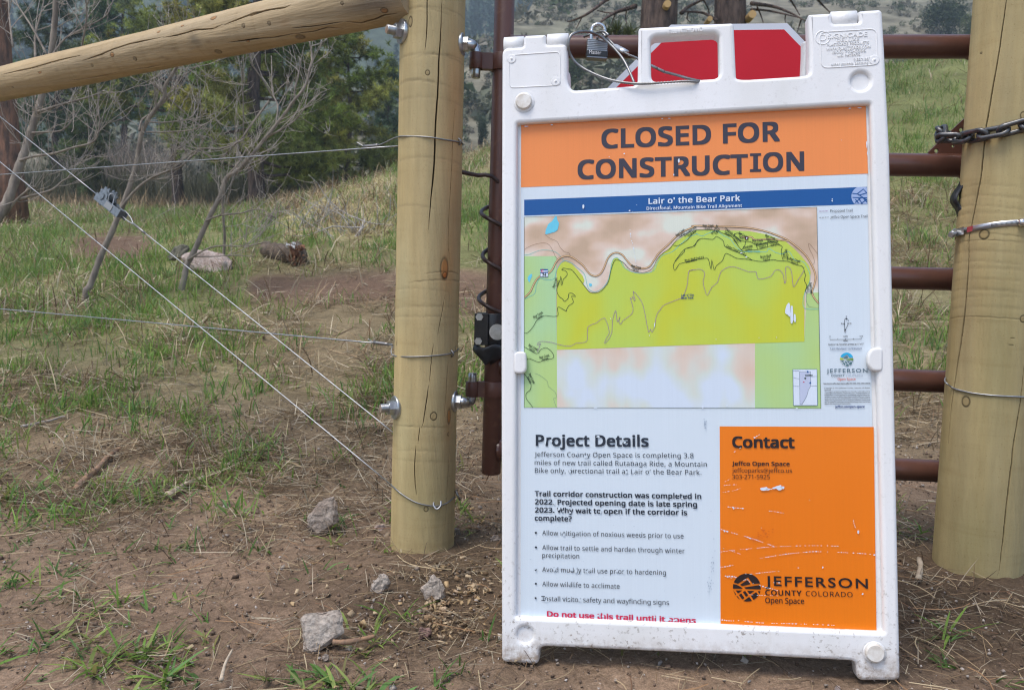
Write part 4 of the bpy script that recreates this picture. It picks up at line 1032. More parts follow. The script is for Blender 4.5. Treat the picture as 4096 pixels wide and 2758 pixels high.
# ================================================================== HARDWARE MATERIALS
def zinc(name, c=(.55, .57, .58), r=.32):
    m = noisy(name, c, tuple(x * .72 for x in c), 60, r, .9, .12, .0008, 180)
    return m
M_zinc = zinc('zinc_steel'); M_wire = zinc('galvanised_wire', (.44, .45, .46), .46); M_dkwire = zinc('dull_wire', (.34, .34, .33), .5)
M_rust = noisy('rusty_steel', (.30, .17, .10), (.42, .36, .30), 90, .6, .5, .2)
M_brown = noisy('brown_gate_paint', (.112, .048, .033), (.088, .038, .027), 30, .29, 0, .10, .0008, 120, spec=.5)
_b = M_brown
setcol(_b, mixc(_b, ramp(_b, noise_node(_b, 42, 6, .75), [(.68, (0, 0, 0)), (.74, (.8, .8, .8))]), NT(_b)[2].inputs['Base Color'].links[0].from_socket, (.20, .115, .08)))
M_brown_rust = noisy('scuffed_brown_paint', (.118, .050, .035), (.18, .088, .052), 38, .45, 0, .12, .001, lo=.55, hi=.72)
M_black = noisy('black_steel', (.012, .012, .013), (.022, .022, .023), 80, .35, 0, .08, .0005)
M_rubber = noisy('black_rubber', (.018, .020, .024), (.03, .032, .036), 30, .45, 0, .15, .001)
M_tie = noisy('old_steel', (.30, .29, .28), (.2, .19, .18), 60, .42, .85, .1, .0006)

def wire_obj(name, P, r, mat, parent=None, seg=7, **k):
    b = MB(); b.tube(P, r, seg, **k); return b.build(name, mat, parent)
def staple(parent, log, p, q, r=.0022, out=.006):
    a, b = log.hit(*p), log.hit(*q)
    t = np.linspace(0, 1, 9)
    P = [log.pt(a[0] + (b[0] - a[0]) * s, a[1] + (b[1] - a[1]) * s, -.006 + (out + .006) * sin(pi * s) ** .5) for s in t]
    return wire_obj('staple', P, r, M_tie, parent)

# --- fence wires
def straight(a, b, e0=0.0, e1=0.0, n=24):
    t = np.linspace(-e0, 1 + e1, n)[:, None]
    return a + (b - a) * t
uw = wire_obj('fence_wire', straight(at2(0, 397, 2.94), at(*zz2(1470, 1236), 1.90), .5), .0017, M_wire)
tag(uw, 'single upper fence wire, tied round the left post about two thirds up', 'wire', 'fence wires')
P = [at(*zz2(1115, 1205), 1.985)] + [at(*zz2(*p), y) for p, y in (((1150, 1225), 1.98), ((1180, 1240), 1.975), ((1240, 1240), 1.965), ((1300, 1230), 1.95), ((1350, 1210), 1.93), ((1410, 1180), 1.90))] + [LP.front(*zz2(*p)) for p in ((1475, 1160), (1520, 1155), (1700, 1160), (1850, 1182), (1980, 1204), (2018, 1222))]
wire_obj('tie_wire', smooth_path(P, 5), .0017, M_dkwire, uw)
b = MB(); b.tube(smooth_path([at(*zz2(*p), y) for p, y in (((1178, 1241), 1.972), ((1240, 1237), 1.962), ((1300, 1229), 1.952))], 3), .0042, 10); b.build('crimp_sleeve', M_tie, uw)
staple(uw, LP, zz2(1975, 1168), zz2(1982, 1232))
lw = wire_obj('fence_wire', straight(at2(0, 702, 2.94), at(*zz6(1385, 1432), 1.93), .5), .0017, M_wire)
tag(lw, 'single lower fence wire, tied round the left post below its middle', 'wire', 'fence wires')
P = [at(*zz6(1210, 1385), 1.955), at(*zz6(1262, 1418), 1.95)] + [at(*zz6(1390, 1436), 1.92), at(*zz6(1418, 1450), 1.90), at(*zz6(1408, 1495), 1.88)] + [LP.front(*zz6(*p)) for p in ((1440, 1528), (1560, 1537), (1740, 1530), (1900, 1510), (1974, 1472))]
wire_obj('tie_wire', smooth_path(P, 5), .0017, M_dkwire, lw)
wire_obj('tie_wire', smooth_path([at(*zz6(1262, 1418), 1.945), at(*zz6(1385, 1428), 1.93), at(*zz6(1418, 1434), 1.90)], 4), .0017, M_dkwire, lw)
b = MB(); b.tube(straight(at(*zz6(1262, 1416), 1.945), at(*zz6(1385, 1432), 1.925), n=6), .0042, 10); b.build('crimp_sleeve', M_tie, lw)
staple(lw, LP, zz6(1915, 1480), zz6(1920, 1540))
# brace wires
TY = at2(240, 455, 2.60)
b1a, b1b = at2(0, 265, 2.94), at2(890, 979.5, 1.90)
def bw(t): return b1a + (b1b - b1a) * t
def t_of_px(x):
    ts = np.linspace(-.2, 1.1, 400); xs = np.array([project(bw(t))[0] for t in ts])
    return float(np.interp(x, xs, ts))
tA, tB, tC = t_of_px(392), t_of_px(490), t_of_px(540)
bwo = thing('brace_wire', 'upper brace wire with the ratchet strainer on it, slanting down to the left post', 'wire', bw(tA), 'brace wires')
def rel(P, o): return np.asarray(P, float) - np.array(o.location)
def wrel(name, P, r, mat, o, **k): return wire_obj(name, rel(P, o), r, mat, o, **k)
wrel('wire_strand', straight(bw(-.5), bw(tA), n=12), .0016, M_wire, bwo)
wrel('wire_strand', straight(bw(tC), bw(1.01), n=16), .0016, M_wire, bwo)
mid = bw((tB + tC) / 2) + np.array([.006, 0, .008])
wrel('wire_loop', smooth_path([bw(tC + .01), bw(tC - .004), mid, bw(tB - .003) + np.array([.012, 0, .010])], 5), .0016, M_wire, bwo)
wrel('wire_loop', smooth_path([bw(tC), bw((tB + tC) / 2) - np.array([.003, 0, .003]), bw(tB - .01) - np.array([.002, 0, .002])], 5), .0016, M_wire, bwo)
b = MB(); b.tube(rel(straight(bw(tC - .004), bw(tC + .028), n=4), bwo), .0036, 10); b.build('crimp_sleeve', M_tie, bwo)
# ratchet strainer
rx_ = bw(tB) - bw(tA); rx_ /= np.linalg.norm(rx_)
rc = bw((tA + tB) / 2); ry_ = np.array([0, -1.0, 0]); ry_ -= rx_ * np.dot(ry_, rx_); ry_ /= np.linalg.norm(ry_); rz_ = np.cross(rx_, ry_)
ratch = thing('wire_strainer', 'grey metal ratchet strainer clamped on the upper brace wire', 'strainer', mat=Matrix([[rx_[k], ry_[k], rz_[k], rc[k]] for k in range(3)] + [[0, 0, 0, 1]]))
M_rat = noisy('cast_grey_metal', (.12, .14, .155), (.20, .225, .245), 120, .55, .45, .3, .001)
HL = np.linalg.norm(bw(tB) - bw(tA)) / 2
sgn = 1 if rz_[2] > 0 else -1
b = MB()
for s_ in (-1, 1): b.box((.006, s_ * .014, -.002 * sgn), (HL * .95, 0, 0), (0, .0016, 0), (0, 0, .0125))
b.box((HL * .95, 0, 0), (.002, 0, 0), (0, .0145, 0), (0, 0, .012)); b.box((-HL * .2, 0, -.013 * sgn), (HL * .5, 0, 0), (0, .014, 0), (0, 0, .0016))
b.cyl((-HL * .42, -.0155, .010 * sgn), (-HL * .42, -.0130, .010 * sgn), .0235, 28); b.cyl((-HL * .42, .0130, .010 * sgn), (-HL * .42, .0155, .010 * sgn), .0235, 28); b.cyl((HL * .15, -.0158, .002), (HL * .15, -.0128, .002), .0165, 24)
b.build('frame', M_rat, ratch, .0012)
def gear(b, c, R, n, th):
    an = np.arange(n * 4) / (n * 4) * 2 * pi
    r = np.where((np.arange(n * 4) % 4) < 2, R, R * .80)
    for s_ in (-1, 1): pass
    V = [np.array([c[0] + q * cos(a), c[1] + s_ * th, c[2] + q * sin(a)]) for s_ in (-1, 1) for a, q in zip(an, r)]
    m = n * 4
    b.add(V, [tuple(range(m)), tuple(range(2 * m - 1, m - 1, -1))] + [(k, (k + 1) % m, m + (k + 1) % m, m + k) for k in range(m)], 0)
b = MB(); gear(b, (-HL * .42, .0105, .013 * sgn), .031, 9, .002); gear(b, (-HL * .30, -.0105, .016 * sgn), .028, 9, .002); b.cyl((-HL * .42, -.019, .010 * sgn), (-HL * .42, .019, .010 * sgn), .011, 16); b.build('ratchet_wheel', M_rat, ratch)
b = MB(); b.box((HL * .25, .0165, .002), (.020, 0, 0), (0, .0008, 0), (0, 0, .009)); b.build('label_plate', new_mat('plate', (.26, .26, .25), .5, .4), ratch, .0005)
b = MB(); b.tube(smooth_path([(HL * .05, .013, .004 * sgn), (-HL * .05, .016, .030 * sgn), (HL * .05, .006, .034 * sgn), (HL * .3, .008, .006 * sgn)], 6), .0015, 6); b.build('spring_clip', M_wire, ratch)

b2a, b2b = at2(0, 368, 2.94), LP.front(*zzC(1195, 1136))
b2 = wire_obj('brace_wire', straight(b2a, b2b, .5), .0016, M_wire)
tag(b2, 'lower brace wire slanting down and stapled round the foot of the left post', 'wire', 'brace wires')
P = [LP.front(*zzC(*p)) for p in ((1195, 1136), (1240, 1172), (1300, 1222), (1400, 1282), (1500, 1310), (1580, 1317), (1660, 1292), (1728, 1240))]
wire_obj('tie_wire', smooth_path(P, 4), .0019, M_dkwire, b2)
pc = LP.front(*zzC(1580, 1310), .004)
b = MB(); b.tube(smooth_path([pc + np.array(v) for v in ((-.009, .004, .010), (-.008, -.002, 0), (0, -.006, -.007), (.008, -.002, 0), (.008, .004, .010))], 5), .0024, 8); b.build('staple', M_wire, b2)
pc = LP.front(*zzC(1732, 1225), .004)
b = MB(); b.tube([pc + np.array(v) for v in ((-.002, 0, .012), (.004, -.003, 0), (.010, 0, -.012))], .003, 8); b.build('staple', M_tie, b2)

# ================================================================== GATE
GA = radians(-5.47); GD = np.array([cos(GA), sin(GA), 0]); GN = np.array([sin(GA), -cos(GA), 0])   # GN towards the camera
GY = 2.0
gp = at2(1120.5, 1076, GY)
GX = gp[0] - .004; GZ0 = gp[2]
gate = thing('tube_gate', 'brown painted steel tube gate of five rails behind the sign', 'gate', (GX, GY, GZ0))
def g(P): return np.asarray(P, float) - np.array([GX, GY, GZ0])
hp_r, gr_r = .0245, .0268
b = MB(); b.cyl(g((GX, GY, GZ0)), g((GX + .004, GY, 1.62)), hp_r, 40, bev=.002); b.build('hinge_pipe', M_brown_rust, gate)
# end pipe behind the right post
def gate_hit(px, py): return on_plane(px, py, (GX, GY, 0), GN)
ex_ = gate_hit(*n2(2240, 0)); EL = np.dot(ex_ - np.array([GX, GY, ex_[2]]), GD)
endp = np.array([GX, GY, 0]) + GD * EL
b = MB(); b.cyl(g((*endp[:2], GZ0 + .03)), g((*endp[:2], 1.62)), .024, 32); b.build('end_pipe', M_brown, gate)
for yc in (106.5, 375.5, 633.5, 866, 1069.5):
    z = gate_hit(*n2(2110, yc))[2]
    a = np.array([GX, GY, z]); e = np.array([*endp[:2], z])
    b = MB(); b.cyl(g(a + GD * .015), g(e - GD * .012), gr_r, 40)
    b.tube(g([e - GD * (.024 + .004 * k) for k in (0, 1, 2)]), [.0300, .0285, .0269], 24, caps=False)
    b.tube(g([a + GD * (.021 + .004 * k) for k in (0, 1, 2)]), [.0310, .0290, .0269], 24, caps=False)
    b.build('rail', M_brown, gate)
# gusset plate on the second rail, with holes
gz = z4
def gl(px, off=0):
    P = on_plane(*px, np.array([GX, GY, 0]) + GN * off, GN); v = P - np.array([GX, GY, GZ0])
    return np.array([np.dot(v, GD), v[2]])
zc6 = lambda x, y: (3700 + x / 5.227, 380 + y / 5.227)
plate = [gl(zc6(60, 1240)), gl(zc6(64, 1190)), gl(zc6(905, 405)), gl(zc6(905, 405)) + [.06, .02], gl(zc6(905, 1240)) + [.06, 0]]
holes = []
for c, r in ((zc6(748, 735), 43), (zc6(230, 1172), 42), (zc6(575, 1075), 26)):
    cc = gl(c); rr_ = r / 5.227 / F_PX * 1.9
    holes.append([cc + rr_ * np.array([cos(a), sin(a)]) for a in np.linspace(0, 2 * pi, 25)[:-1]])
m_ = curve_mesh([plate] + holes, .003, .0006, 1)
b = MB(); b.add([GD * v.co.x + np.array([0, 0, 1]) * v.co.y - GN * v.co.z for v in m_.vertices], [tuple(p.vertices) for p in m_.polygons]); b.build('gusset_plate', M_brown, gate)
# hinge collars
def collar(px_lug, py0, py1, pin_up):
    zt, zb = gate_hit(px_lug, py0)[2], gate_hit(px_lug, py1)[2]
    lug = gate_hit(px_lug, (py0 + py1) / 2); lug = np.array([lug[0], GY - .012, 0])
    b = MB()
    b.cyl(g((GX + .002, GY, zb)), g((GX + .002, GY, zt)), hp_r + .005, 36, bev=.001)
    h = (zt - zb)
    b.box(g(((lug[0] + GX) / 2, GY - .008, (zt + zb) / 2)), (abs(GX - lug[0]) / 2, 0, 0), (0, .010, 0), (0, 0, h / 2 - .001))
    b.cyl(g((lug[0], lug[1], zb + .001)), g((lug[0], lug[1], zt - .001)), .0165, 24, bev=.001)
    b.build('hinge_collar', M_brown_rust, gate)
    return lug, zt, zb
lugU, ztU, zbU = collar(1906, 219, 286, False)
lugL, ztL, zbL = collar(1890, 1520, 1583, True)

# --- hinge bolts through the left post
def hexnut(b, c, ax, r, t, m=0):
    c, ax = np.asarray(c, float), np.asarray(ax, float)
    b.cyl(c, c + ax * t, r, 6, m)
    b.cyl(c - ax * .0001, c + ax * (t + .0006), r * .82, 20, m)
def hinge_bolt(label, pL, pR, lug, ztop, zbot, pin_up):
    qL, qR = at(*pL, 1.90), at(*pR, 1.90)
    wl = LP.R(qL[2] + .25)
    xl, xr = LP.A[0] - wl, LP.A[0] + wl
    zL, zR = qL[2], qR[2]
    o = thing('hinge_bolt', label, 'bolt', (LP.A[0], 1.885, (zL + zR) / 2), 'hinge bolts')
    r_ = lambda P: np.asarray(P, float) - np.array(o.location)
    yL = 1.872
    ax = np.array([-1, -.55, 0]); ax /= np.linalg.norm(ax)
    cL = np.array([LP.A[0] + ax[0] * wl, 1.90 + ax[1] * wl, zL])
    b = MB(); b.cyl(r_(cL - ax * .012), r_(cL + ax * .036), .0098, 20, bev=.001)
    for k in range(9): b.tube(r_([cL + ax * (.019 + .0019 * k) + .0098 * (np.array([0, 0, 1]) * sin(a) + np.cross(ax, [0, 0, 1]) * cos(a)) for a in np.linspace(0, 2 * pi, 19)[:-1]]), .0009, 5, closed=True)
    b.build('threaded_end', M_zinc, o)
    b = MB(); b.cyl(r_(cL + ax * .0359), r_(cL + ax * .0366), .0092, 20); b.build('rusty_tip', M_rust, o)
    b = MB(); b.cyl(r_(cL - ax * .006), r_(cL + ax * .0035), .028, 36, bev=.001); b.build('washer', M_zinc, o)
    b = MB(); hexnut(b, r_(cL + ax * .0035), ax, .0175, .014); b.build('nut', M_zinc, o)
    ar = np.array([1, -.12, 0]); ar /= np.linalg.norm(ar)
    cR = np.array([xr - .004, 1.885, zR])
    b = MB(); b.cyl(r_(cR - ar * .004), r_(cR + ar * .004), .026, 36, bev=.001); b.build('washer', M_zinc, o)
    b = MB(); hexnut(b, r_(cR + ar * .004), ar, .0165, .012); b.build('nut', M_zinc, o)
    up = 1 if pin_up else -1
    zz = (zbot - .014) if pin_up else (ztop + .014)
    P = smooth_path([cR, cR + ar * .025, np.array([lug[0] - .030, 1.92, (zR + zz) / 2 + (zz - zR) * .15]), np.array([lug[0] - .010, lug[1] - .004, zz]), np.array([lug[0], lug[1], zz + up * .014]), np.array([lug[0], lug[1], (ztop + .020) if pin_up else (zbot - .020)])], 6)
    b = MB(); b.tube(r_(P), np.interp(np.linspace(0, 1, len(P)), [0, .35, .6, 1], [.0098, .0105, .0125, .0105]), 18); b.build('hook_pin', M_zinc, o)
hinge_bolt('zinc hinge bolt near the top of the left post, just under the rail', zz2(1500, 310), zz2(2050, 395), lugU, ztU, zbU, False)
hinge_bolt('zinc hinge bolt low on the left post, hook pointing up', zzC(1210, 465), zzC(1755, 425), lugL, ztL, zbL, True)

# --- gate closer: coil spring, bracket, boot
sp_top = at(*zz2(2130, 1485), GY - .03)[2]
brk_t = at(*zz6(2200, 1172), GY - .045)[2]; brk_b = at(*zz6(2200, 1440), GY - .045)[2]
spring = thing('gate_spring', 'black coiled closer spring wound down the hinge pipe of the gate', 'spring', (GX, GY, brk_b))
gs = lambda P: np.asarray(P, float) - np.array([GX, GY, brk_b])
P = [LP.pt(LP.hit(*zz2(2000, 1478))[0] - .2, LP.hit(*zz2(2000, 1478))[1], 0)]
P = [np.array([LP.A[0] + .072, 1.93, sp_top + .002]), np.array([GX - .05, GY - .030, sp_top]), np.array([GX - .015, GY - .036, sp_top - .002])]
pitch, RS = .103, .0345
turns = (sp_top - brk_t) / pitch
for a in np.linspace(0.12, 1, int(turns * 26)):
    th = -pi / 2 + a * turns * 2 * pi - .4
    rr_ = RS * (1 + .10 * sin(a * 9))
    P.append(np.array([GX + rr_ * cos(th) - .004, GY + rr_ * sin(th), sp_top - a * (sp_top - brk_t + .01)]))
b = MB(); b.tube(gs(smooth_path(P, 2)), .0052, 12); b.build('coil', noisy('spring_steel', (.05, .035, .03), (.085, .05, .04), 40, .34, .35), spring)
bx0, bx1 = at(*zz6(2112, 1300), GY - .045)[0], GX + .03
b = MB()
b.box(gs(((bx0 + .034 + bx0) / 2, GY - .046, (brk_t + brk_b) / 2)), (.017, 0, 0), (0, .003, 0), (0, 0, (brk_t - brk_b) / 2))
b.tube(gs([np.array([GX, GY, brk_b]), np.array([GX, GY, brk_t])]), [.046, .046], 28)
b.build('bracket', M_black, spring, .0015)
for q in (zz6(2155, 1200), zz6(2145, 1405)):
    c = at(*q, GY - .049); b = MB(); hexnut(b, gs(c), (0, -1, 0), .0095, .008); b.build('bolt', M_zinc, spring)
c = at(*zz6(2305, 1328), GY - .047); b = MB(); b.cyl(gs(c), gs(c + np.array([0, -.003, 0])), .0195, 28); hexnut(b, gs(c + np.array([0, -.003, 0])), (0, -1, 0), .010, .008); b.build('washer_bolt', M_zinc, spring)
zl = lambda x, y: at(1780 + x / 4.9, 1180 + y / 4.9, GY - .04)
b = MB()
rows = []
for k, (xl, xr, y) in enumerate(((640, 1100, 985), (575, 1120, 1060), (552, 1110, 1115), (640, 1060, 1190), (720, 980, 1260), (785, 880, 1325))):
    L_, R_ = zl(xl, y), zl(xr, y + (-20 if k < 3 else 0)); cX, cZ, hw = (L_[0] + R_[0]) / 2, (L_[2] + R_[2]) / 2, (R_[0] - L_[0]) / 2
    rows.append([(cX - hw * cos(a), GY - .028 - .042 * sin(a) * (1 - .08 * k), cZ + .004 * cos(a * 3)) for a in np.linspace(-.15, pi + .15, 22)])
V = [p for r in rows for p in r]; n_ = 22
b.add(gs(V), [(i * n_ + k, i * n_ + k + 1, (i + 1) * n_ + k + 1, (i + 1) * n_ + k) for i in range(len(rows) - 1) for k in range(n_ - 1)], 0, True)
o_ = b.build('rubber_boot', M_rubber, spring); md = o_.modifiers.new('thick', 'SOLIDIFY'); md.thickness = .003

# --- stop sign hung on the gate
OD = .034
def gl3(px): return on_plane(*px, np.array([GX, GY, 0]) + GN * OD, GN)
oa, ob = gl3(n2(1526, 56.5)), gl3(n2(1790, 53))
side = np.linalg.norm(ob - oa); R8 = side / 2 / sin(pi / 8)
oc = (oa + ob) / 2 - np.array([0, 0, side / 2 / math.tan(pi / 8)])
ux = (ob - oa) / side; uz = np.cross(ux, -GN) * -1
if uz[2] < 0: uz = -uz
oc = (oa + ob) / 2 - uz * side / 2 / math.tan(pi / 8)
stop = thing('stop_sign', 'red octagonal road sign with white border hung on the gate behind the notice board', 'road sign', oc)
def octo(R, off, n=8): return [R * (cos(pi / 8 + k * pi / 4) * ux + sin(pi / 8 + k * pi / 4) * uz) + GN * off for k in range(8)]
M_red = noisy('reflective_red', (.58, .008, .022), (.54, .007, .018), 6, .42, spec=.3); M_swht = new_mat('reflective_white', (.62, .64, .70), .4)
b = MB(); o1, o2 = octo(R8, 0), octo(R8, -.003)
b.poly(o1, 0); b.poly(o2[::-1], 1)
for k in range(8): b.poly([o1[k - 1], o1[k], o2[k], o2[k - 1]], 1)
b.build('plate', [M_swht, M_tie], stop)
b = MB(); b.poly(octo(R8 * .955, .0008), 0); b.build('red_face', M_red, stop)

# --- wire rope and padlock
M_rope = zinc('steel_rope', (.33, .33, .33), .42)
cable = thing('security_cable', 'grey steel wire rope looped through the sign handle and the gate', 'cable', tuple(ST + SQ @ np.array([.2, 0, .98])))
cl_ = np.array(cable.location)
def s3(p, d): return ST + SQ @ S(*z3(*p), d)
loopP = [s3(p, d) for p, d in (((1500, 610), .055), ((1600, 636), .048), ((1700, 665), .040), ((1775, 683), .026), ((1806, 690), .010), ((1760, 692), -.003), ((1650, 690), -.006), ((1400, 706), -.007), ((1240, 708), -.006), ((1060, 682), .0), ((900, 625), .01), ((770, 550), .015), ((705, 470), .01), ((683, 390), .0), ((700, 312), -.002), ((755, 276), .006), ((830, 268), .03), ((905, 286), .07), ((985, 330), .10), ((1065, 402), .10), ((1140, 490), .08), ((1195, 590), .065), ((1238, 692), .050), ((1260, 760), .055))]
wrel('rope', smooth_path(loopP, 10), .0025, M_rope, cable, seg=18, lobes=6, twist=420)
YF = 1.86
P2 = [at(*z3(*p), y) for p, y in (((905, 300), 1.90), ((935, 275), 1.87), ((985, 270), 1.85), ((1020, 295), 1.84), ((1000, 315), 1.85), ((1035, 345), 1.845), ((1075, 385), 1.83), ((1120, 420), 1.80), ((1170, 452), 1.76), ((1270, 497), 1.68))] + [s3(p, d) for p, d in (((1420, 572), .10), ((1500, 610), .055))]
wrel('rope', smooth_path(P2, 10), .0027, M_rope, cable, seg=18, lobes=6, twist=420)
P3 = [at(*z3(*p), y) for p, y in (((820, 312), 1.94), ((850, 300), 1.91), ((890, 285), 1.90), ((940, 300), 1.86), ((930, 330), 1.86), ((985, 345), 1.86), ((1000, 310), 1.87), ((960, 270), 1.88))]
wrel('rope', smooth_path(P3, 8), .0028, M_rope, cable, seg=18, lobes=6, twist=420)
b = MB(); fa, fb_ = at(*z3(1085, 395), 1.83), at(*z3(1168, 440), 1.775)
b.tube(rel(straight(fa, fb_, n=4), cable), .0088, 16, flat=.6)
M_alu = noisy('soft_aluminium', (.62, .63, .64), (.5, .51, .52), 90, .4, .8, .1, .0006)
b.build('ferrule', M_alu, cable)
LY = 1.89
lk = at(*z3(926, 425), LY)
lock = thing('padlock', 'laminated steel padlock with black band hanging on the gate rail by a wire rope', 'padlock', lk)
pxm = LY / F_PX / 2.1173
hw, zt_, zb_ = 84 * pxm, (425 - 348) * pxm, (425 - 502) * pxm
M_lam = noisy('laminated_steel', (.30, .32, .34), (.22, .24, .26), 25, .4, .75, .1, .0006)
tilt = .04
b = MB()
for k in range(11):
    z0 = zb_ + (zt_ - zb_) * k / 11; z1_ = zb_ + (zt_ - zb_) * (k + .86) / 11
    b.box((0, 0, (z0 + z1_) / 2), (hw * (1 - .012 * (k % 2)), 0, -hw * tilt), (0, .013, 0), (0, 0, (z1_ - z0) / 2))
b.box((0, 0, (zb_ + zt_) / 2), (hw * .97, 0, -hw * .97 * tilt), (0, .0125, 0), (0, 0, (zt_ - zb_) / 2 * .97))
b.build('laminated_body', M_lam, lock, .0012)
b = MB(); b.box((0, 0, zb_ * .52), (hw * 1.03, 0, -hw * tilt), (0, .0142, 0), (0, 0, -zb_ * .30)); b.build('black_band', M_rubber, lock, .0015)
t_ = text_mesh('Master', .0, geo=True); b = MB()
xs = [v.co.x for v in t_.vertices]; x0, x1 = min(xs), max(xs)
b.add([(-hw * .80 + (v.co.x - x0) / (x1 - x0) * hw * 1.18, -.0147, zb_ * .62 - (-hw * .80 + (v.co.x - x0) / (x1 - x0) * hw * 1.18) * tilt + v.co.y * .0125) for v in t_.vertices], [tuple(p.vertices) for p in t_.polygons]); b.build('maker_name', new_mat('white_ink', (.7, .7, .7), .5), lock)
b = MB()
sh = [(-hw * .58, 0, zt_ * .6), (-hw * .58, 0, zt_ + .022)] + [(hw * .06 + hw * .64 * -cos(a), 0, zt_ + .022 + hw * .62 * sin(a)) for a in np.linspace(.1, pi - .1, 12)] + [(hw * .70, 0, zt_ + .022), (hw * .70, 0, zt_ * .6)]
b.tube(smooth_path(sh, 3), .0042, 14); b.build('shackle', zinc('polished_steel', (.7, .7, .7), .2), lock)

# --- chain round the right post
zx = zc6
chain = thing('chain', 'dark steel chain wrapped round the right post and the gate plate', 'chain', RP.front(*zx(1300, 800)))
M_chain = noisy('oiled_steel', (.085, .085, .088), (.15, .15, .15), 70, .36, .75, .15, .0008)
def link_path(a, b, w, nrm):
    a, b = np.asarray(a, float), np.asarray(b, float)
    d = b - a; L = np.linalg.norm(d); d /= L; nrm = nrm - d * np.dot(nrm, d); nrm /= np.linalg.norm(nrm)
    c = (a + b) / 2; h = max(L / 2 - w, .002)
    P = []
    for t in np.linspace(-pi / 2, pi / 2, 9): P.append(c + d * (h + w * cos(t)) + nrm * w * sin(t))
    for t in np.linspace(pi / 2, 3 * pi / 2, 9): P.append(c + d * (-h + w * cos(t)) + nrm * w * sin(t))
    return np.array(P)
cpos = []
cpts = [(zx(330, 730), 1), (zx(430, 800), 1), (zx(250, 850), 1), (zx(480, 905), 1), (zx(640, 960), 1), (zx(760, 870), 1), (zx(860, 905), 1)]
left_chain = [at(*zx(x, y), Y) for x, y, Y in ((560, 850, 1.85), (430, 770, 1.84), (285, 745, 1.83), (270, 860, 1.825), (440, 905, 1.80), (600, 930, 1.795), (690, 900, 1.79))]
right_chain = [RP.front(*zx(x, y), .010) for x, y in ((860, 870), (1010, 890), (1170, 860), (1330, 820), (1480, 800), (1650, 760), (1820, 700), (1960, 660), (2080, 640))]
th_e, z_e = RP.hit(*zx(2080, 640))
tail = [RP.pt(th_e + k * .36, z_e + .004 * k, .010) for k in range(1, 9)]
th_s, z_s = RP.hit(*zx(930, 860))
allp = left_chain + right_chain + tail
pth = smooth_path(allp, 12)
Ls = np.concatenate([[0], np.cumsum(np.linalg.norm(np.diff(pth, axis=0), axis=1))])
PT = .0385
n_l = int(Ls[-1] / PT)
for k in range(n_l):
    s0, s1 = k * PT, (k + 1) * PT
    a = np.array([np.interp(s0, Ls, pth[:, j]) for j in range(3)]); e = np.array([np.interp(s1, Ls, pth[:, j]) for j in range(3)])
    d = e - a; L = np.linalg.norm(d)
    if L < .01: continue
    d /= L; ext = .0085
    rad = (a + e) / 2 - RP.A; rad[2] = 0; rad /= np.linalg.norm(rad)
    ver = np.cross(d, rad)
    ang = radians(40 if k % 2 else -48)
    nrm = ver * cos(ang) + rad * sin(ang)
    Pk = link_path(a - d * ext, e + d * ext, .0122, nrm) - np.array(chain.location)
    b = MB(); b.tube(Pk, .0054, 12, closed=True); b.build('chain_link', M_chain, chain)

# --- hose clamp, lower wire, strap on the right post
M_ss = noisy('stainless_band', (.55, .55, .55), (.42, .42, .42), 50, .30, .9)
hcl = thing('hose_clamp', 'stainless worm-drive band clamped round the right post at mid height', 'clamp', RP.A + np.array([0, 0, RP.hit(*z3b(1990, 545))[1]]))
ho = np.array(hcl.location)
t1, zA1 = RP.hit(*z3b(1745, 568)); t2, zA2 = RP.hit(*z3b(2250, 535))
slope = (zA2 - zA1) / ((t2 - t1)) if abs(t2 - t1) > .01 else 0
def ringz(th): return zA1 + .014 * sin((th - t1)) * (1 if t2 > t1 else -1)
b = MB(); V = []; nn = 96
for k in range(nn):
    th = k / nn * 2 * pi
    for off, h in ((.0012, -.0062), (.0020, -.0058), (.0020, .0058), (.0012, .0062)): V.append(RP.pt(th, ringz(th) + h, off) - ho)
b.add(V, [(k * 4 + j, ((k + 1) % nn) * 4 + j, ((k + 1) % nn) * 4 + j + 1, k * 4 + j + 1) for k in range(nn) for j in range(3)], 0, True)
b.build('band', M_ss, hcl)
def on_band(x, dz=0, off=.0024):
    th, z = RP.hit(*z3b(x, 550)); return th, ringz(th) + dz
def patch(name, x0, x1, h0, h1, off, mat, n=8):
    t0, t1_ = RP.hit(*z3b(x0, 550))[0], RP.hit(*z3b(x1, 550))[0]
    b = MB(); V = []
    for k in range(n + 1):
        th = t0 + (t1_ - t0) * k / n
        for h in (h0, h1): V.append(RP.pt(th, ringz(th) + h, off) - ho)
    b.add(V, [(2 * k, 2 * k + 2, 2 * k + 3, 2 * k + 1) for k in range(n)]); return b.build(name, mat, hcl)
patch('red_mark', 1748, 1805, -.0058, .0058, .0023, new_mat('red_paint', (.36, .05, .06), .5))
b = MB()
for k in range(22):
    t0 = RP.hit(*z3b(1990 + k * 12.5, 550))[0]; t1_ = RP.hit(*z3b(1995 + k * 12.5, 550))[0]
    b.add([RP.pt(t, ringz(t) + h, .0023) - ho for t, h in ((t0, -.0030), (t1_, -.0030), (t1_, .0034), (t0, .0034))], [(0, 1, 2, 3)])
b.build('slots', new_mat('slot_dark', (.06, .06, .06), .6), hcl)
patch('worm_housing', 1665, 1735, -.009, .008, .0065, M_ss)
p_ = RP.pt(RP.hit(*z3b(1668, 560))[0], ringz(t1) - .003, .007) - ho
b = MB(); b.cyl(p_ + np.array([.004, .01, .002]), p_ + np.array([-.012, -.004, -.006]), .0075, 18, bev=.001); hexnut(b, p_ + np.array([-.012, -.004, -.006]), np.array([-.8, -.55, -.2]) / 1.0, .0062, .006); b.build('screw_head', M_zinc, hcl)
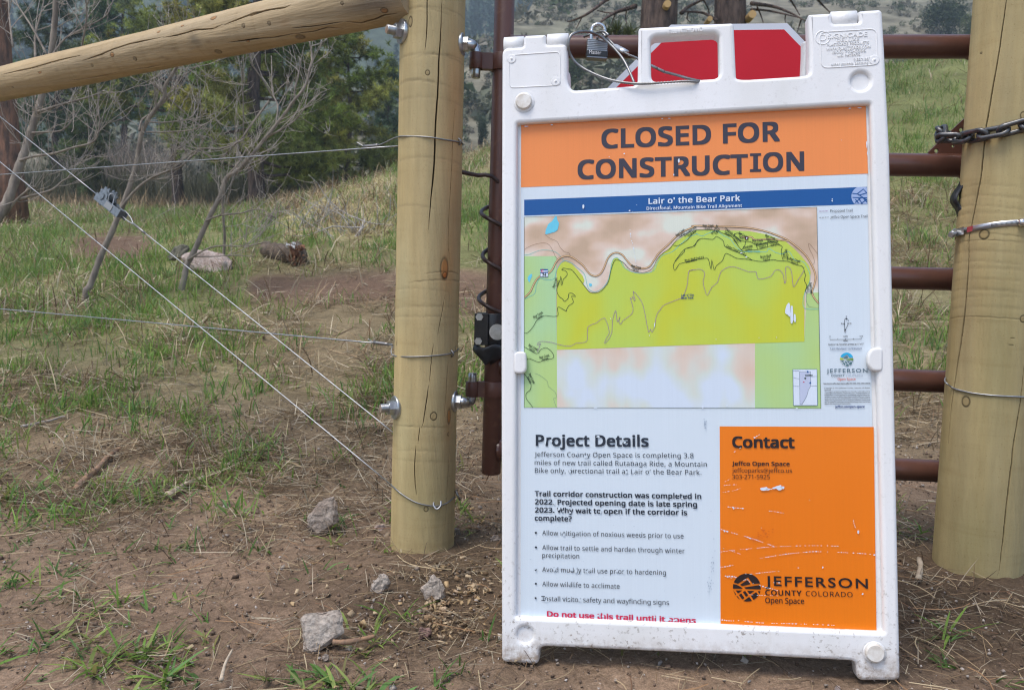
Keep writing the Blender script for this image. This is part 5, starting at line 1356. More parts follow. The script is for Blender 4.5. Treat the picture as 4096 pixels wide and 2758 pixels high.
b = MB(); q0, q1 = [RP.pt(RP.hit(*z3b(x, 550))[0], ringz(RP.hit(*z3b(x, 550))[0]), .006) - ho for x in (2255, 2330)]
b.tube([q0, q0 + (q1 - q0) * .3, q1], [.006, .0085, .0085], 16); b.build('worm_screw', zinc('bright_zinc', (.8, .8, .8), .2), hcl)

rw = thing('fence_wire', 'galvanised wire tied round the right post just below the fourth gate rail', 'wire', RP.front(*z6b(2000, 980)), 'fence wires')
P = [at(*z6b(1560, 800), 1.84), at(*z6b(1522, 800), 1.80), at(*z6b(1510, 835), 1.77), at(*z6b(1535, 865), 1.755)] + [RP.front(*z6b(*p)) for p in ((1590, 900), (1650, 925), (1800, 960), (2000, 983), (2200, 994), (2329, 999))]
th_e, z_e = RP.hit(*z6b(2329, 999))
P += [RP.pt(th_e + k * .4, z_e + .001 * k, .002) for k in range(1, 7)]
wrel('tie_wire', smooth_path(P, 6), .0019, M_wire, rw)
strap = thing('rubber_strap', 'curled black rubber strap bulging from the left side of the right post', 'strap', at(*z3b(1650, 250), 1.80))
b = MB(); V = []
pp = smooth_path([at(*z3b(x, y), Y) for x, y, Y in ((1712, 60, 1.78), (1690, 110, 1.785), (1640, 180, 1.79), (1611, 250, 1.79), (1640, 310, 1.79), (1668, 350, 1.785), (1690, 420, 1.78))], 6)
for p in pp: V += [p + np.array([.0, -.012, 0]), p + np.array([.004, .02, 0])]
b.add(rel(V, strap), [(2 * k, 2 * k + 2, 2 * k + 3, 2 * k + 1) for k in range(len(pp) - 1)], 0, True)
o_ = b.build('flap', M_rubber, strap); md = o_.modifiers.new('thick', 'SOLIDIFY'); md.thickness = .004
# ================================================================== GROUND
def sbox(x, y, x0, x1, y0, y1, s=25):
    return smoothstep(x0 - s, x0 + s, x) * smoothstep(x1 + s, x1 - s, x) * smoothstep(y0 - s, y0 + s, y) * smoothstep(y1 + s, y1 - s, y)
def cover(P):
    """(green, straw, bare-dirt) cover of ground points, read off where they stand in the photograph"""
    px, py = project(P); x, y = px / K, py / K
    wx, wy = x + 90 * (fbm(P[..., 0] * 1.7, P[..., 1] * 1.7, 50, 3) - .5), y + 60 * (fbm(P[..., 0] * 1.5, P[..., 1] * 1.5, 60, 3) - .5)
    X = lambda pts, v: np.interp(v, [p[0] for p in pts], [p[1] for p in pts])
    gl_ = X([(430, .6), (540, .8), (620, .95), (720, .9), (800, .72), (880, .48), (1000, .28), (1120, .16), (1170, .06), (1330, .03), (1568, .02)], wy)
    g2_ = X([(430, .5), (540, .85), (600, .5), (650, .20), (800, .22), (900, .28), (1000, .24), (1120, .17), (1200, .06), (1260, .03), (1568, .02)], wy)
    gl_ = gl_ + (g2_ - gl_) * smoothstep(480, 660, wx)
    gl_ = gl_ + .07 * sbox(wx, wy, -200, 330, 1080, 1350, 60)
    gm = X([(360, .5), (430, 1.0), (610, .95), (650, .1), (700, .15), (760, .55), (900, .5), (980, .15), (1100, .03), (1568, .0)], wy)
    gr = X([(130, 1.2), (330, 1.1), (420, .95), (520, .6), (700, .5), (860, .4), (930, .2), (1040, .04), (1568, .0)], wy)
    t1, t2 = smoothstep(860, 930, wx), smoothstep(1300, 1900, wx)
    green = gl_ * (1 - t1) + (gm * (1 - t2) + gr * t2) * t1
    sl = X([(430, .9), (540, .5), (800, .65), (870, .95), (1060, .7), (1180, .24), (1300, .10), (1568, .07)], wy)
    sm_ = X([(360, .9), (430, .4), (620, .3), (700, .9), (980, .9), (1100, .45), (1250, .26), (1568, .13)], wy)
    sr = X([(130, .22), (330, .30), (430, .7), (600, 1.1), (1000, .8), (1080, .18), (1568, .07)], wy)
    straw = sl * (1 - t1) + (sm_ * (1 - t2) + sr * t2) * t1
    mound = sbox(wx, wy, 630, 900, 395, 545, 25)
    green = green * (1 - .5 * mound); straw = straw + .8 * mound
    patch = np.maximum(sbox(x, wy, 165, 350, 536, 596, 12), .95 * sbox(wx, wy, 580, 900, 640, 690, 16))
    patch = np.maximum(patch, .8 * sbox(wx, wy, 905, 1140, 625, 700, 14))
    green = green * (1 - .96 * patch); straw = straw * (1 - .8 * patch)
    behind = P[..., 1] < .6
    green = np.where(behind, .05, green); straw = np.where(behind, .1, straw)
    return green, straw, patch
xs = np.unique(np.concatenate([np.arange(-2.6, 2.6, .022), np.arange(-9, 9, .12), np.sinh(np.linspace(-3.2, 3.2, 60)) * 5]))
ys = np.unique(np.concatenate([np.arange(.7, 3.4, .022), np.arange(3.4, 9, .06), np.arange(9, 26, .2), np.linspace(26, 75, 30), np.linspace(-14, .7, 26)]))
GXg, GYg = np.meshgrid(xs, ys)
GZg = ground_z(GXg, GYg)
near = smoothstep(3.8, 2.2, GYg) * (np.abs(GXg) < 2.6)
GZg = GZg + near * (.010 * (np.maximum(fbm(GXg * 26, GYg * 26, 70, 3) - .52, 0) * 3) - .004)
for log_, hgt in ((LP, .009), (RP, .008)):
    d = np.hypot(GXg - log_.A[0], GYg - log_.A[1])
    GZg = GZg + hgt * np.exp(-((d - log_.r0) / .07) ** 2) * (.4 + 1.2 * fbm(GXg * 14, GYg * 14, 77, 3)) * near
Pg = np.stack([GXg, GYg, GZg], -1)
gr_, st_, pt_ = cover(Pg)
n1 = fbm(GXg * 2.2, GYg * 2.2, 80)[..., None]
dirt = np.array([.218, .150, .103]) * (.80 + .42 * n1)
post_dark = (smoothstep(.55, .12, np.hypot(GXg - LP.A[0] - .16, (GYg - 1.75) * .9)) * .5 + smoothstep(.85, .2, np.hypot(GXg - RP.A[0], GYg - 1.70)) * .55)[..., None]  # dirt gets darker around the foot of each post
dirt = dirt * (1 - post_dark)
und = np.array([.28, .225, .13]) * (.55 + .6 * fbm(GXg * 5, GYg * 5, 82)[..., None]); grn = np.array([.17, .225, .065]) * (.7 + .5 * n1)
w = np.clip(st_ * .55, 0, .75)[..., None]
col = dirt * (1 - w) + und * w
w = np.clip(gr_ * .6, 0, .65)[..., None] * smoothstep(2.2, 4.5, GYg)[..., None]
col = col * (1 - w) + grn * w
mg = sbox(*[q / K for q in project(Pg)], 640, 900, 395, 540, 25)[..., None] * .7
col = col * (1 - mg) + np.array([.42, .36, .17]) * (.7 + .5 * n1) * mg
col = col * (.70 + .60 * fbm(GXg * 9, GYg * 9, 84, 3)[..., None])  # mottling; its dark blotches paint the shade of small hollows into the ground
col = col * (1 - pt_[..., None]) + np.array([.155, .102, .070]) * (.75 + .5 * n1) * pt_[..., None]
ny_, nx_ = GXg.shape
i = np.arange(ny_ - 1)[:, None] * nx_ + np.arange(nx_ - 1)[None, :]
Qg = np.stack([i, i + 1, i + nx_ + 1, i + nx_], -1).reshape(-1, 4)
M_ground = tinted('dirt', .95, 40, .22, spec=.1)
N, L, B = NT(M_ground)
old = B.inputs['Base Color'].links[0].from_socket
fine = noise_node(M_ground, 330, 4, .7)
c = mixc(M_ground, 1.0, old, ramp(M_ground, fine, [(.28, (.62, .62, .62)), (.5, (1, 1, 1)), (.72, (1.38, 1.36, 1.34))]), 'MULTIPLY')
c = mixc(M_ground, ramp(M_ground, noise_node(M_ground, 150, 2, .5), [(.70, (0, 0, 0)), (.74, (.75, .75, .75))]), c, (.34, .28, .22))
c = mixc(M_ground, 1.0, c, ramp(M_ground, noise_node(M_ground, 95, 5, .7), [(.32, (.72, .70, .68)), (.5, (1, 1, 1)), (.68, (1.22, 1.22, 1.22))]), 'MULTIPLY')
setcol(M_ground, c)
b1 = bump(M_ground, noise_node(M_ground, 45, 6, .75), .6, .012)
bump(M_ground, fine, .45, .003, b1)
ground = link('ground', fast_mesh('ground', Pg.reshape(-1, 3), Qg, None, np.clip(col, 0, 1).reshape(-1, 3), [M_ground], True))
tag(ground, 'bare brown dirt in front rising into a grassy meadow', None, None, 'structure')

# ================================================================== HILLS
def hill_z(x, y):
    cap = np.interp(x, [-60, -20, -8, -4.5, -2, 0, 8, 30, 120, 260], [1, 2, 4, 11, 19, 27, 35, 52, 90, 120])
    r = np.minimum(np.maximum(y - 34, 0) * (.46 + .10 * fbm(x * .02, y * .02, 90, 3)), cap + 6 * (fbm(x * .06, y * .06, 91, 3) - .5))
    m = np.maximum(y - 108, 0) * .66 + 16 * (fbm(x * .016, y * .016, 92) - .5) * smoothstep(108, 150, y)
    z = 3.6 + np.maximum(r, m) * (y > 34)
    return z + 2.2 * (fbm(x * .11, y * .11, 93, 4) - .5) * smoothstep(36, 60, y) - 1.4 * (y < 36)
hx = np.linspace(-290, 290, 240); hy = np.unique(np.concatenate([np.linspace(30, 110, 110), np.linspace(110, 330, 130)]))
HX, HY = np.meshgrid(hx, hy); HZ = hill_z(HX, HY)
mtn = smoothstep(104, 114, HY)[..., None]
s1 = fbm(HX * .09, HY * .09, 95)[..., None]; s2 = fbm(HX * .4, HY * .4, 96)[..., None]
hc = np.array([.165, .17, .115]) * (1 - s1) + np.array([.255, .22, .17]) * s1
hc = hc * (.72 + .5 * s2)
mc = np.array([.085, .105, .070]) * (.6 + .8 * s1) + np.array([.30, .26, .21]) * np.clip((s1 - .55) * 2.4, 0, .6)
hc = hc * (1 - mtn) + mc * mtn
nn_y, nn_x = HX.shape
i = np.arange(nn_y - 1)[:, None] * nn_x + np.arange(nn_x - 1)[None, :]
M_hill = tinted('hill_brush', .95, .5, .45, spec=.05)
hill = link('hillside', fast_mesh('hillside', np.stack([HX, HY, HZ], -1).reshape(-1, 3), np.stack([i, i + 1, i + nn_x + 1, i + nn_x], -1).reshape(-1, 4), None, np.clip(hc, 0, 1).reshape(-1, 3), [M_hill], True))
tag(hill, 'steep sage hillside with a wooded mountain behind it', None, None, 'structure')

RNG = np.random.default_rng(11)
def tri_cloud(C, size, nrm_up=.3, aspect=2.2, rng=RNG):
    """one random pointed leaf/needle-spray triangle per centre"""
    n = len(C)
    d = rng.normal(size=(n, 3)); d[:, 2] = d[:, 2] * .6 + nrm_up; d /= np.linalg.norm(d, axis=1)[:, None]
    e = np.cross(d, rng.normal(size=(n, 3))); e /= np.linalg.norm(e, axis=1)[:, None]
    s = np.broadcast_to(np.asarray(size, float), (n,))[:, None]
    V = np.stack([C - d * s * .5 + e * s / aspect * .5, C - d * s * .5 - e * s / aspect * .5, C + d * s * .5], 1)
    return V.reshape(-1, 3)
def tri_obj(name, V, cols, mat, parent=None, loc=None):
    if loc is not None: V = V - np.asarray(loc)
    T = np.arange(len(V)).reshape(-1, 3)
    return link(name, fast_mesh(name, V, None, T, np.repeat(cols, 3, 0), [mat]), parent)
M_leaf = tinted('needles', .75, 3, .2, .22)
M_far = tinted('far_foliage', .9, 1, .2, .1)
# distant conifers
n = 5600
fy = 107 + 215 * RNG.random(n) ** .8; fx = (RNG.random(n) * 1.7 - .85) * fy
keep = fbm(fx * .03, fy * .03, 99, 3) > .36
fx, fy = fx[keep], fy[keep]; n = len(fx)
fz = hill_z(fx, fy); fh = RNG.uniform(3.5, 8.5, n)
m = 64
t = RNG.random((n, m)) ** 1.25; rad = fh[:, None] * .19 * (1 - t) * RNG.uniform(.5, 1.05, (n, m)); a = RNG.random((n, m)) * 2 * pi
C = np.stack([fx[:, None] + rad * np.cos(a), fy[:, None] + rad * np.sin(a), fz[:, None] + fh[:, None] * (.05 + .95 * t)], -1).reshape(-1, 3)
cc = np.array([.045, .078, .050]) * RNG.uniform(.6, 1.5, (n, 1)); cc = np.repeat(cc, m, 0) * RNG.uniform(.7, 1.35, (n * m, 1))
far = tri_obj('far_forest', tri_cloud(C, np.repeat(fh * .15, m), .1, 1.3), cc, M_far)
tag(far, 'blue green conifer forest covering the far mountain', 'forest', None, 'stuff')
# brush on the near hillside
n = 7500
by = 36 + 75 * RNG.random(n) ** 1.3; bx = (RNG.random(n) * 1.5 - .55) * by
keep = (fbm(bx * .12, by * .12, 101, 3) > .40) & (hill_z(bx, by) > 4)
bx, by = bx[keep], by[keep]; n = len(bx)
bz = hill_z(bx, by); bs = RNG.uniform(.22, .62, n) * (1 + (RNG.random(n) > .97) * 2.4)
m = 46
u = RNG.normal(size=(n, m, 3)); u /= np.linalg.norm(u, axis=2)[..., None]; u *= RNG.random((n, m, 1)) ** .4
C = np.stack([bx[:, None] + u[..., 0] * bs[:, None] * .8, by[:, None] + u[..., 1] * bs[:, None] * .8, bz[:, None] + (u[..., 2] * .6 + .45) * bs[:, None]], -1).reshape(-1, 3)
pal = np.array([[.16, .17, .115], [.095, .12, .06], [.20, .19, .14], [.17, .175, .12], [.21, .19, .15]])
cc = np.repeat(pal[RNG.integers(0, 5, n)], m, 0) * RNG.uniform(.7, 1.3, (n * m, 1))
br_ = tri_obj('hillside_brush', tri_cloud(C, np.repeat(bs * .42, m), .4, 1.8), cc, M_far)
tag(br_, 'grey green sagebrush dotted over the near hillside', 'brush', None, 'stuff')

# ================================================================== PINES
def bark_mat(name, c1, c2):
    m = noisy(name, c1, c2, 16, .9, 0, 1.0, .03, 22, (1, 1, .25), .38, .62, .1)
    return m
M_bark_r = bark_mat('red_bark', (.27, .145, .10), (.11, .075, .062))
M_bark_d = bark_mat('dark_bark', (.15, .108, .09), (.055, .043, .04))
def needles(centres, n, length, cols, width=.012, spread=1.0, rng=RNG, up=.35):
    m = len(centres)
    d = rng.normal(size=(m, n, 3)) * spread; d[..., 2] += up; d /= np.linalg.norm(d, axis=2)[..., None]
    L_ = length * rng.uniform(.6, 1.15, (m, n, 1))
    e = np.cross(d, rng.normal(size=(m, n, 3))); e /= np.linalg.norm(e, axis=2)[..., None]
    c = centres[:, None, :]
    V = np.stack([c - e * width, c + e * width, c + d * L_], 2).reshape(-1, 3)
    cc = np.repeat(cols, n, 0) * rng.uniform(.75, 1.25, (m * n, 1))
    return V, cc
def pine(label, cat, x2, Y, dia, height, start, radius, nb, seed, bark=None, tufts=9, nn_=16, nl=.17, shape='open', green=(.215, .265, .075), lean=0, group='pines beyond the fence', extra=None, yref=450):
    rg = np.random.default_rng(seed)
    X = at2(x2, yref, Y)[0]; z0 = float(ground_z(X, Y, True)) - .05
    if Y > 31: z0 = max(z0, float(hill_z(X, Y))) - .05
    o = thing('pine_tree', label, cat, (X, Y, z0), group)
    b = MB()
    zz = np.linspace(0, height, 16)
    path = np.stack([lean * zz + .05 * np.sin(zz * 1.3 + seed), .04 * np.cos(zz * 1.1 + seed), zz], 1)
    r = dia / 2 * (1 - .9 * zz / height) * (1 + .35 * np.exp(-zz / .18))
    b.tube(path, np.maximum(r, .012), 16); trunk_pts = path
    cent, ccol = [], []
    for k in range(nb):
        h = start + (height - start) * ((k + rg.random()) / nb) ** .9
        f = (h - start) / (height - start)
        L_ = radius * ((1 - f) ** .7 if shape == 'open' else (1 - f)) * rg.uniform(.65, 1.1) + .15
        a = rg.random() * 2 * pi
        base = np.array([np.interp(h, zz, path[:, 0]), np.interp(h, zz, path[:, 1]), h])
        ss = np.linspace(0, 1, 7)
        droop = rg.uniform(-.25, .12) if shape == 'open' else rg.uniform(-.35, -.1)
        bp = base + np.stack([cos(a) * L_ * ss, sin(a) * L_ * ss, L_ * (droop * ss + (.28 if shape == 'open' else .12) * ss ** 2)], 1) + rg.normal(size=(7, 3)) * .03 * L_ * ss[:, None]
        b.tube(bp, np.linspace(max(.05 * dia + .012 * L_, .012), .006, 7), 6)
        base_c = np.array(green) * rg.uniform(.7, 1.35) * np.array([rg.uniform(.9, 1.35), 1, rg.uniform(.75, 1.1)])
        for q in range(int(2.6 * tufts * max(L_, .5))):
            s = rg.uniform(.28, 1) ** .8
            p = np.array([np.interp(s, ss, bp[:, j]) for j in range(3)]) + rg.normal(size=3) * np.array([.16, .16, .10]) * (L_ * .55 + .25)
            cent.append(p); ccol.append(base_c * rg.choice([.55, .8, 1.0, 1.25, 1.5]))
    if extra is not None:
        for p, cl in extra: cent.append(np.asarray(p) - np.array([X, Y, z0])); ccol.append(cl)
    b.build('trunk', bark or M_bark_d, o)
    V, cc = needles(np.array(cent), int(nn_ * 1.3), nl, np.array(ccol), .010 * nl / .17, 1.0, rg)
    link('crown', fast_mesh('crown', V, None, np.arange(len(V)).reshape(-1, 3), np.repeat(cc, 3, 0), [M_leaf]), o)
    return o
pine('broad green pine with a dark trunk, the nearest full crown beyond the bare saplings', 'tree', 580, 20, .44, 9.5, .9, 2.5, 64, 1, tufts=15, nn_=26)
pine('pine left of the broad one, thinner dark trunk, crown meeting its neighbour', 'tree', 405, 24, .36, 9.5, 2.2, 2.6, 52, 2, tufts=14, nn_=24)
pine('slim young pine close right of the broad pine, partly behind it', 'tree', 640, 25, .16, 6.6, .9, 2.0, 44, 3, tufts=14, nn_=22)
pine('bushy pine right behind the straw coloured mound, just left of the left post', 'tree', 790, 24, .20, 6.3, .7, 2.0, 56, 4, tufts=15, nn_=24)
pine('small pine low behind the mound between the broad pine and the bushy one', 'tree', 712, 27, .18, 5.2, .4, 2.0, 46, 5, tufts=14, nn_=22, green=(.19, .235, .078))
pine('narrow pointed conifer rising left of the left post', 'tree', 882, 33, .16, 6.6, .3, 1.15, 64, 6, tufts=14, nn_=20, nl=.2, shape='cone', green=(0.104, 0.163, 0.086))
pine('reddish barked ponderosa trunk at the far left edge behind the grey sapling', 'tree', 14, 11.2, .37, 11, 5.2, 1.8, 34, 7, bark=M_bark_r, tufts=8)
pine('dark pine far left behind the bare saplings, seen above and below the rail', 'tree', 130, 30, .30, 9.5, 1.6, 2.3, 58, 8, tufts=13, nn_=20, nl=.2, green=(0.104, 0.153, 0.081))
pine('pine filling the gap above the tan thicket, left of the darker thin trunk', 'tree', 285, 36, .30, 10, 2.6, 2.8, 66, 9, tufts=13, nn_=20, nl=.22, green=(0.117, 0.169, 0.078))
pine('low dark conifer at the left behind the tensioned wire', 'tree', 205, 26, .14, 3.6, .5, 1.2, 34, 10, tufts=12, nn_=20, green=(0.111, 0.156, 0.065))
ex_t = [(at(2480 + dx, 135 + dy, 10.2), np.array([.085, .10, .035])) for dx, dy in RNG.normal(size=(16, 2)) * [34, 12]]
q1 = pine('thick dark pine trunk rising behind the left half of the sign handle', 'tree', 1497, 10.4, .54, 10, 5.0, 1.8, 26, 12, tufts=7, nn_=12, lean=.004, group='pines behind the sign', extra=ex_t, yref=-140)
q2 = pine('thick pine trunk just right of the sign handle, with a pale cut branch stub', 'tree', 1662, 10.8, .47, 10, 5.0, 1.8, 26, 13, bark=M_bark_d, tufts=7, nn_=12, group='pines behind the sign', yref=-140)
def dead_limbs(o, paths, Y):
    for P, r0 in paths:
        b = MB()
        Q = smooth_path([at(*p, Y + .25 * sin(k * 1.3)) - np.array(o.location) for k, p in enumerate(P)], 4)
        b.tube(Q, np.linspace(r0, .006, len(Q)), 7)
        b.build('dead_branch', M_bark_d, o)
z5 = lambda x, y: (2050 + x / 3.583, y / 3.583)
dead_limbs(q1, [([z5(1760, 90), z5(1650, 125), z5(1500, 170), z5(1350, 255), z5(1200, 370), z5(1090, 470)], .032), ([z5(1760, -120), z5(1500, -60), z5(1350, 0), z5(1150, 150), z5(1000, 240), z5(850, 300), z5(790, 310)], .030), ([z5(1480, 180), z5(1440, 290), z5(1400, 400)], .010), ([z5(1000, 240), z5(950, 340), z5(915, 410)], .010), ([z5(1640, 130), z5(1620, 240), z5(1640, 350)], .010), ([z5(1440, 190), z5(1330, 180), z5(1210, 150)], .010),
                ([z3(1645, 110), z3(1700, 60), z3(1830, -5), z3(1900, -40)], .028)], 10.3)
dead_limbs(q2, [([z3(1945, 175), z3(1830, 112), z3(1700, 100), z3(1650, 108)], .022), ([z3(1700, 105), z3(1690, 160), z3(1720, 190)], .009), ([z3(1830, 0), z3(1870, 80), z3(1880, 170)], .010), ([z4(20, 30), z4(200, 55), z4(350, 110), z4(480, 180)], .028), ([z4(20, 80), z4(150, 90), z4(300, 120), z4(420, 150)], .018), ([z4(340, -20), z4(390, 60), z4(430, 130)], .014), ([z4(560, -30), z4(620, 40), z4(690, 110)], .020), ([z4(70, 60), z4(100, 130), z4(120, 190)], .012), ([z4(440, 170), z4(425, 220), z4(410, 270)], .012), ([z4(310, 120), z4(305, 160), z4(310, 190)], .009)], 10.6)
def stub(o, px, Y, r):
    c = at(*px, Y) - np.array(o.location); b = MB()
    b.cyl(c + np.array([0, .2, 0]), c, r, 14); b.build('cut_stub', new_mat('fresh_wood', (.50, .32, .13), .7), o)
stub(q2, z4(-5 + 35, 120), 10.5, .050); stub(q1, z3(1525, 32), 10.08, .045); stub(q2, z3(1885, 158), 10.5, .034)
# juniper bush at the right edge, bushes on the slope behind
def bush(label, px2, wpx, hpx, seed, col, name='juniper_bush', n=2600):
    rg = np.random.default_rng(seed)
    Y = 34.0
    while Y < 200 and at2(*px2, Y)[2] > float(hill_z(at2(*px2, Y)[0], Y)): Y += .25
    c = at2(*px2, Y); w, h = wpx / 1811 * Y * .8, hpx / 1811 * Y
    z0 = float(hill_z(c[0], Y))
    o = thing(name, label, 'bush', (c[0], Y, z0 - .1), 'bushes on the slope')
    lob = rg.normal(size=(9, 3)) * np.array([w * .24, w * .24, h * .16]) + np.array([0, 0, h * .5])
    k = rg.integers(0, 9, n)
    u = rg.normal(size=(n, 3)); u /= np.linalg.norm(u, axis=1)[:, None]; u *= rg.random((n, 1)) ** .35
    C = lob[k] + u * np.array([w * .27, w * .27, h * .30])
    C[:, 2] = np.maximum(C[:, 2], .05)
    cc = np.array(col) * rg.uniform(.5, 1.5, (n, 1)) * (.8 + .5 * rg.random((9, 1))[k])
    tri_obj('foliage', tri_cloud(C, w * .085, .5, 2.4, rg), cc, M_leaf, o)
    b = MB()
    for q in range(6):
        e = lob[q]; b.tube(smooth_path([(0, 0, -.2), e * .5 + rg.normal(size=3) * .08, e], 4), np.linspace(.05, .012, 9), 6)
    b.build('stem', M_bark_d, o)
bush('dark green juniper on the slope at the top right, left of the right post', (2160, 84), 105, 100, 31, (.055, .075, .036))
bush('lighter olive bush beside the dark juniper at the top right', (2200, 112), 62, 85, 32, (.12, .145, .055))
bush('dark shrub on the slope seen between the left post and the gate pipe', (1093, 335), 50, 80, 33, (.055, .08, .05))
bush('olive shrub seen under the top gate rail left of the red sign', (1300, 215), 90, 90, 34, (.11, .135, .06))
# pale leafless thicket beyond the meadow
def thicket(name, x0, x1, Y0, Y1, n, h, col, seed, label):
    rg = np.random.default_rng(seed)
    Yv = rg.uniform(Y0, Y1, n); xv = rg.uniform(x0, x1, n) * K
    X = (xv - CX) / F_PX * Yv; Z = ground_z(X, Yv, False) - .05
    L_ = h * rg.uniform(.35, 1.1, n)
    d = np.stack([rg.normal(0, .34, n), rg.normal(0, .34, n), np.ones(n)], 1); d /= np.linalg.norm(d, axis=1)[:, None]
    st_h = rg.random(n)[:, None] ** 1.3 * L_[:, None] * .6
    b0 = np.stack([X, Yv, Z], 1) + d * st_h; e = rg.normal(size=(n, 3)); e = np.cross(d, e); e /= np.linalg.norm(e, axis=1)[:, None]
    w_ = rg.uniform(.006, .022, n)[:, None]
    V = np.stack([b0 - e * w_, b0 + e * w_, b0 + d * L_[:, None]], 1).reshape(-1, 3)
    cc = np.array(col) * rg.uniform(.6, 1.35, (n, 1)) * np.array([1, 1, 1])
    return tag(tri_obj(name, V, cc, M_far), label, 'thicket', None, 'stuff')
thicket('leafless_thicket', 185, 370, 28, 34, 4800, 2.3, (.44, .36, .30), 41, 'pale tan leafless thicket at the far side of the meadow')
thicket('dark_understory', -60, 720, 25.5, 31, 9000, 1.5, (.15, .145, .09), 43, 'grey brown undergrowth between the far pine trunks')
thicket('dry_brush', -20, 640, 22, 25, 1800, .5, (.36, .26, .16), 42, 'rusty dry brush along the foot of the far pines')

# ================================================================== BARE SAPLINGS
M_sap = noisy('grey_sapling_bark', (.30, .255, .205), (.17, .14, .115), 30, .85, 0, .4, .004, 60, (1, 1, .3))
M_twig = noisy('grey_twig', (.40, .35, .30), (.25, .21, .175), 12, .8)
zL = lambda x, y: (x / 2.904, 380 + y / 2.904)
zM = lambda x, y: (600 + x / 2.329, 60 + y / 2.329)
z5q = lambda x, y: (x / 2.1173, 700 + y / 2.1173)
def sapling(label, Y, trunk, r0, r1, limbs, seed, ntw=60, tl=.5):
    rg = np.random.default_rng(seed)
    Pt = [at(*p, Y) for p in trunk]
    foot = Pt[0].copy(); foot[2] = float(ground_z(foot[0], foot[1])) - .06
    if Pt[0][2] > foot[2]: Pt = [foot] + Pt
    o = thing('bare_sapling', label, 'sapling', foot, 'bare saplings behind the wires')
    org = np.array(foot)
    T_ = smooth_path(Pt, 6); T_[:, 1] += .05 * np.sin(np.linspace(0, 5, len(T_)) + seed)
    b = MB(); b.tube(T_ - org, .74 * np.linspace(r0, r1, len(T_)) * (1 + .07 * np.sin(np.arange(len(T_)) * 1.9)), 12); b.build('trunk', M_sap, o)
    tw = MB()
    mains = [(T_[len(T_) // 4:], r1 * 1.2)]
    for P, ra in limbs:
        dy = rg.uniform(-.3, .3)
        Q = smooth_path([at(*p, Y + dy * k / len(P)) for k, p in enumerate(P)], 5)
        lb_ = MB(); lb_.tube(Q - org, np.linspace(ra * .72, .0025, len(Q)), 8); lb_.build('branch', M_sap, o)
        mains.append((Q, ra))
    def twig(p, d, L_, r, dep):
        n = 7; P = [p]; d = d / np.linalg.norm(d)
        for k in range(n - 1):
            d = d + np.array([0, 0, .10]) + rg.normal(size=3) * .13; d /= np.linalg.norm(d)
            P.append(P[-1] + d * L_ / (n - 1))
        tw.tube(np.array(P) - org, np.linspace(r, .0011, n), 4, caps=False)
        if dep > 0:
            for _ in range(rg.integers(1, 4)):
                j = rg.integers(1, n - 1)
                dd = (P[j + 1] - P[j]); dd /= np.linalg.norm(dd)
                twig(P[j], dd + rg.normal(size=3) * .55, L_ * rg.uniform(.35, .7), r * .65, dep - 1)
    tot = sum(len(q) for q, _ in mains)
    for q, ra in mains:
        for _ in range(max(1, int(ntw * len(q) / tot))):
            j = rg.integers(len(q) // 4, len(q) - 1); dd = q[j + 1] - q[j]; dd /= np.linalg.norm(dd) + 1e-9
            twig(q[j], dd * .7 + rg.normal(size=3) * .6 + np.array([0, 0, .2]), tl * rg.uniform(.4, 1.2), min(.0026, ra * .5), 2)
    tw.build('twigs', M_twig, o)
    return o
sapling('thick grey sapling at the far left edge, leaning right across the upper wire', 4.6, [zL(-260, 1900), zL(-60, 1560), zL(40, 1380), zL(120, 1180), zL(200, 850), zL(260, 620), zL(330, 330), zL(400, 80), (180, 236), (198, 142), (214, 40), (222, -80)], .042, .018,
        [([zL(230, 760), zL(400, 710), zL(620, 680), zL(850, 610), zL(1050, 560), zL(1130, 480), zL(1160, 300), zL(1130, 150), zL(1160, 0)], .011), ([zL(430, 200), zL(650, 130), zL(900, 60), zL(1100, 0), zL(1250, -80)], .012), ([zL(370, 440), zL(550, 430), zL(720, 410), zL(830, 300), zL(865, 180)], .009), ([zL(200, 1210), zL(330, 1180), zL(600, 1100), zL(740, 990), zL(900, 930)], .012), ([zL(60, 1400), zL(180, 1230), zL(330, 1100), zL(420, 1060)], .012),
         ([z1(300, 500), z1(300, 300), z1(350, 100), z1(380, -40)], .010), ([z1(110, 400), z1(80, 150), z1(70, -20)], .008), ([z1(400, 470), z1(270, 230), z1(160, 60), z1(120, -40)], .009), ([z1(690, 400), z1(720, 250), z1(735, 60), z1(700, -50)], .008), ([z1(440, 470), z1(560, 320), z1(750, 220), z1(900, 130), z1(960, 0)], .008)], 61, 84, .42)
sapling('slender sapling in the middle, forked above the wire strainer', 5.0, [(347, 1320), z5q(745, 1000), z5q(770, 930), z5q(850, 680), z5q(930, 480), zL(1440, 1150), zL(1480, 1000), zL(1540, 800), zL(1600, 450), zL(1680, 280), zL(1800, 130), zL(1900, 0), (661, 345), (700, 290), (735, 235), (760, 170)], .030, .010,
        [([zL(1390, 1330), zL(1550, 1130), zL(1700, 1000), zL(1900, 900), zL(2100, 830), zL(2323, 640), zM(620, 1350), zM(850, 1150), zM(1000, 950)], .013), ([zL(1910, 870), zL(1960, 760), zL(2030, 640), zL(2080, 430)], .009), ([zL(1620, 420), zL(1650, 290), zL(1750, 220), zL(1890, 100), zM(180, 730), zM(330, 560), zM(490, 440)], .010), ([zL(1700, 430), zL(1900, 430), zL(2200, 410), zL(2320, 370)], .007), ([zL(1720, 310), zL(1900, 320), zL(2200, 270), zL(2300, 150)], .007), ([zM(0, 620), zM(200, 800), zM(400, 980), zM(620, 1190)], .007)], 62, 66, .38)
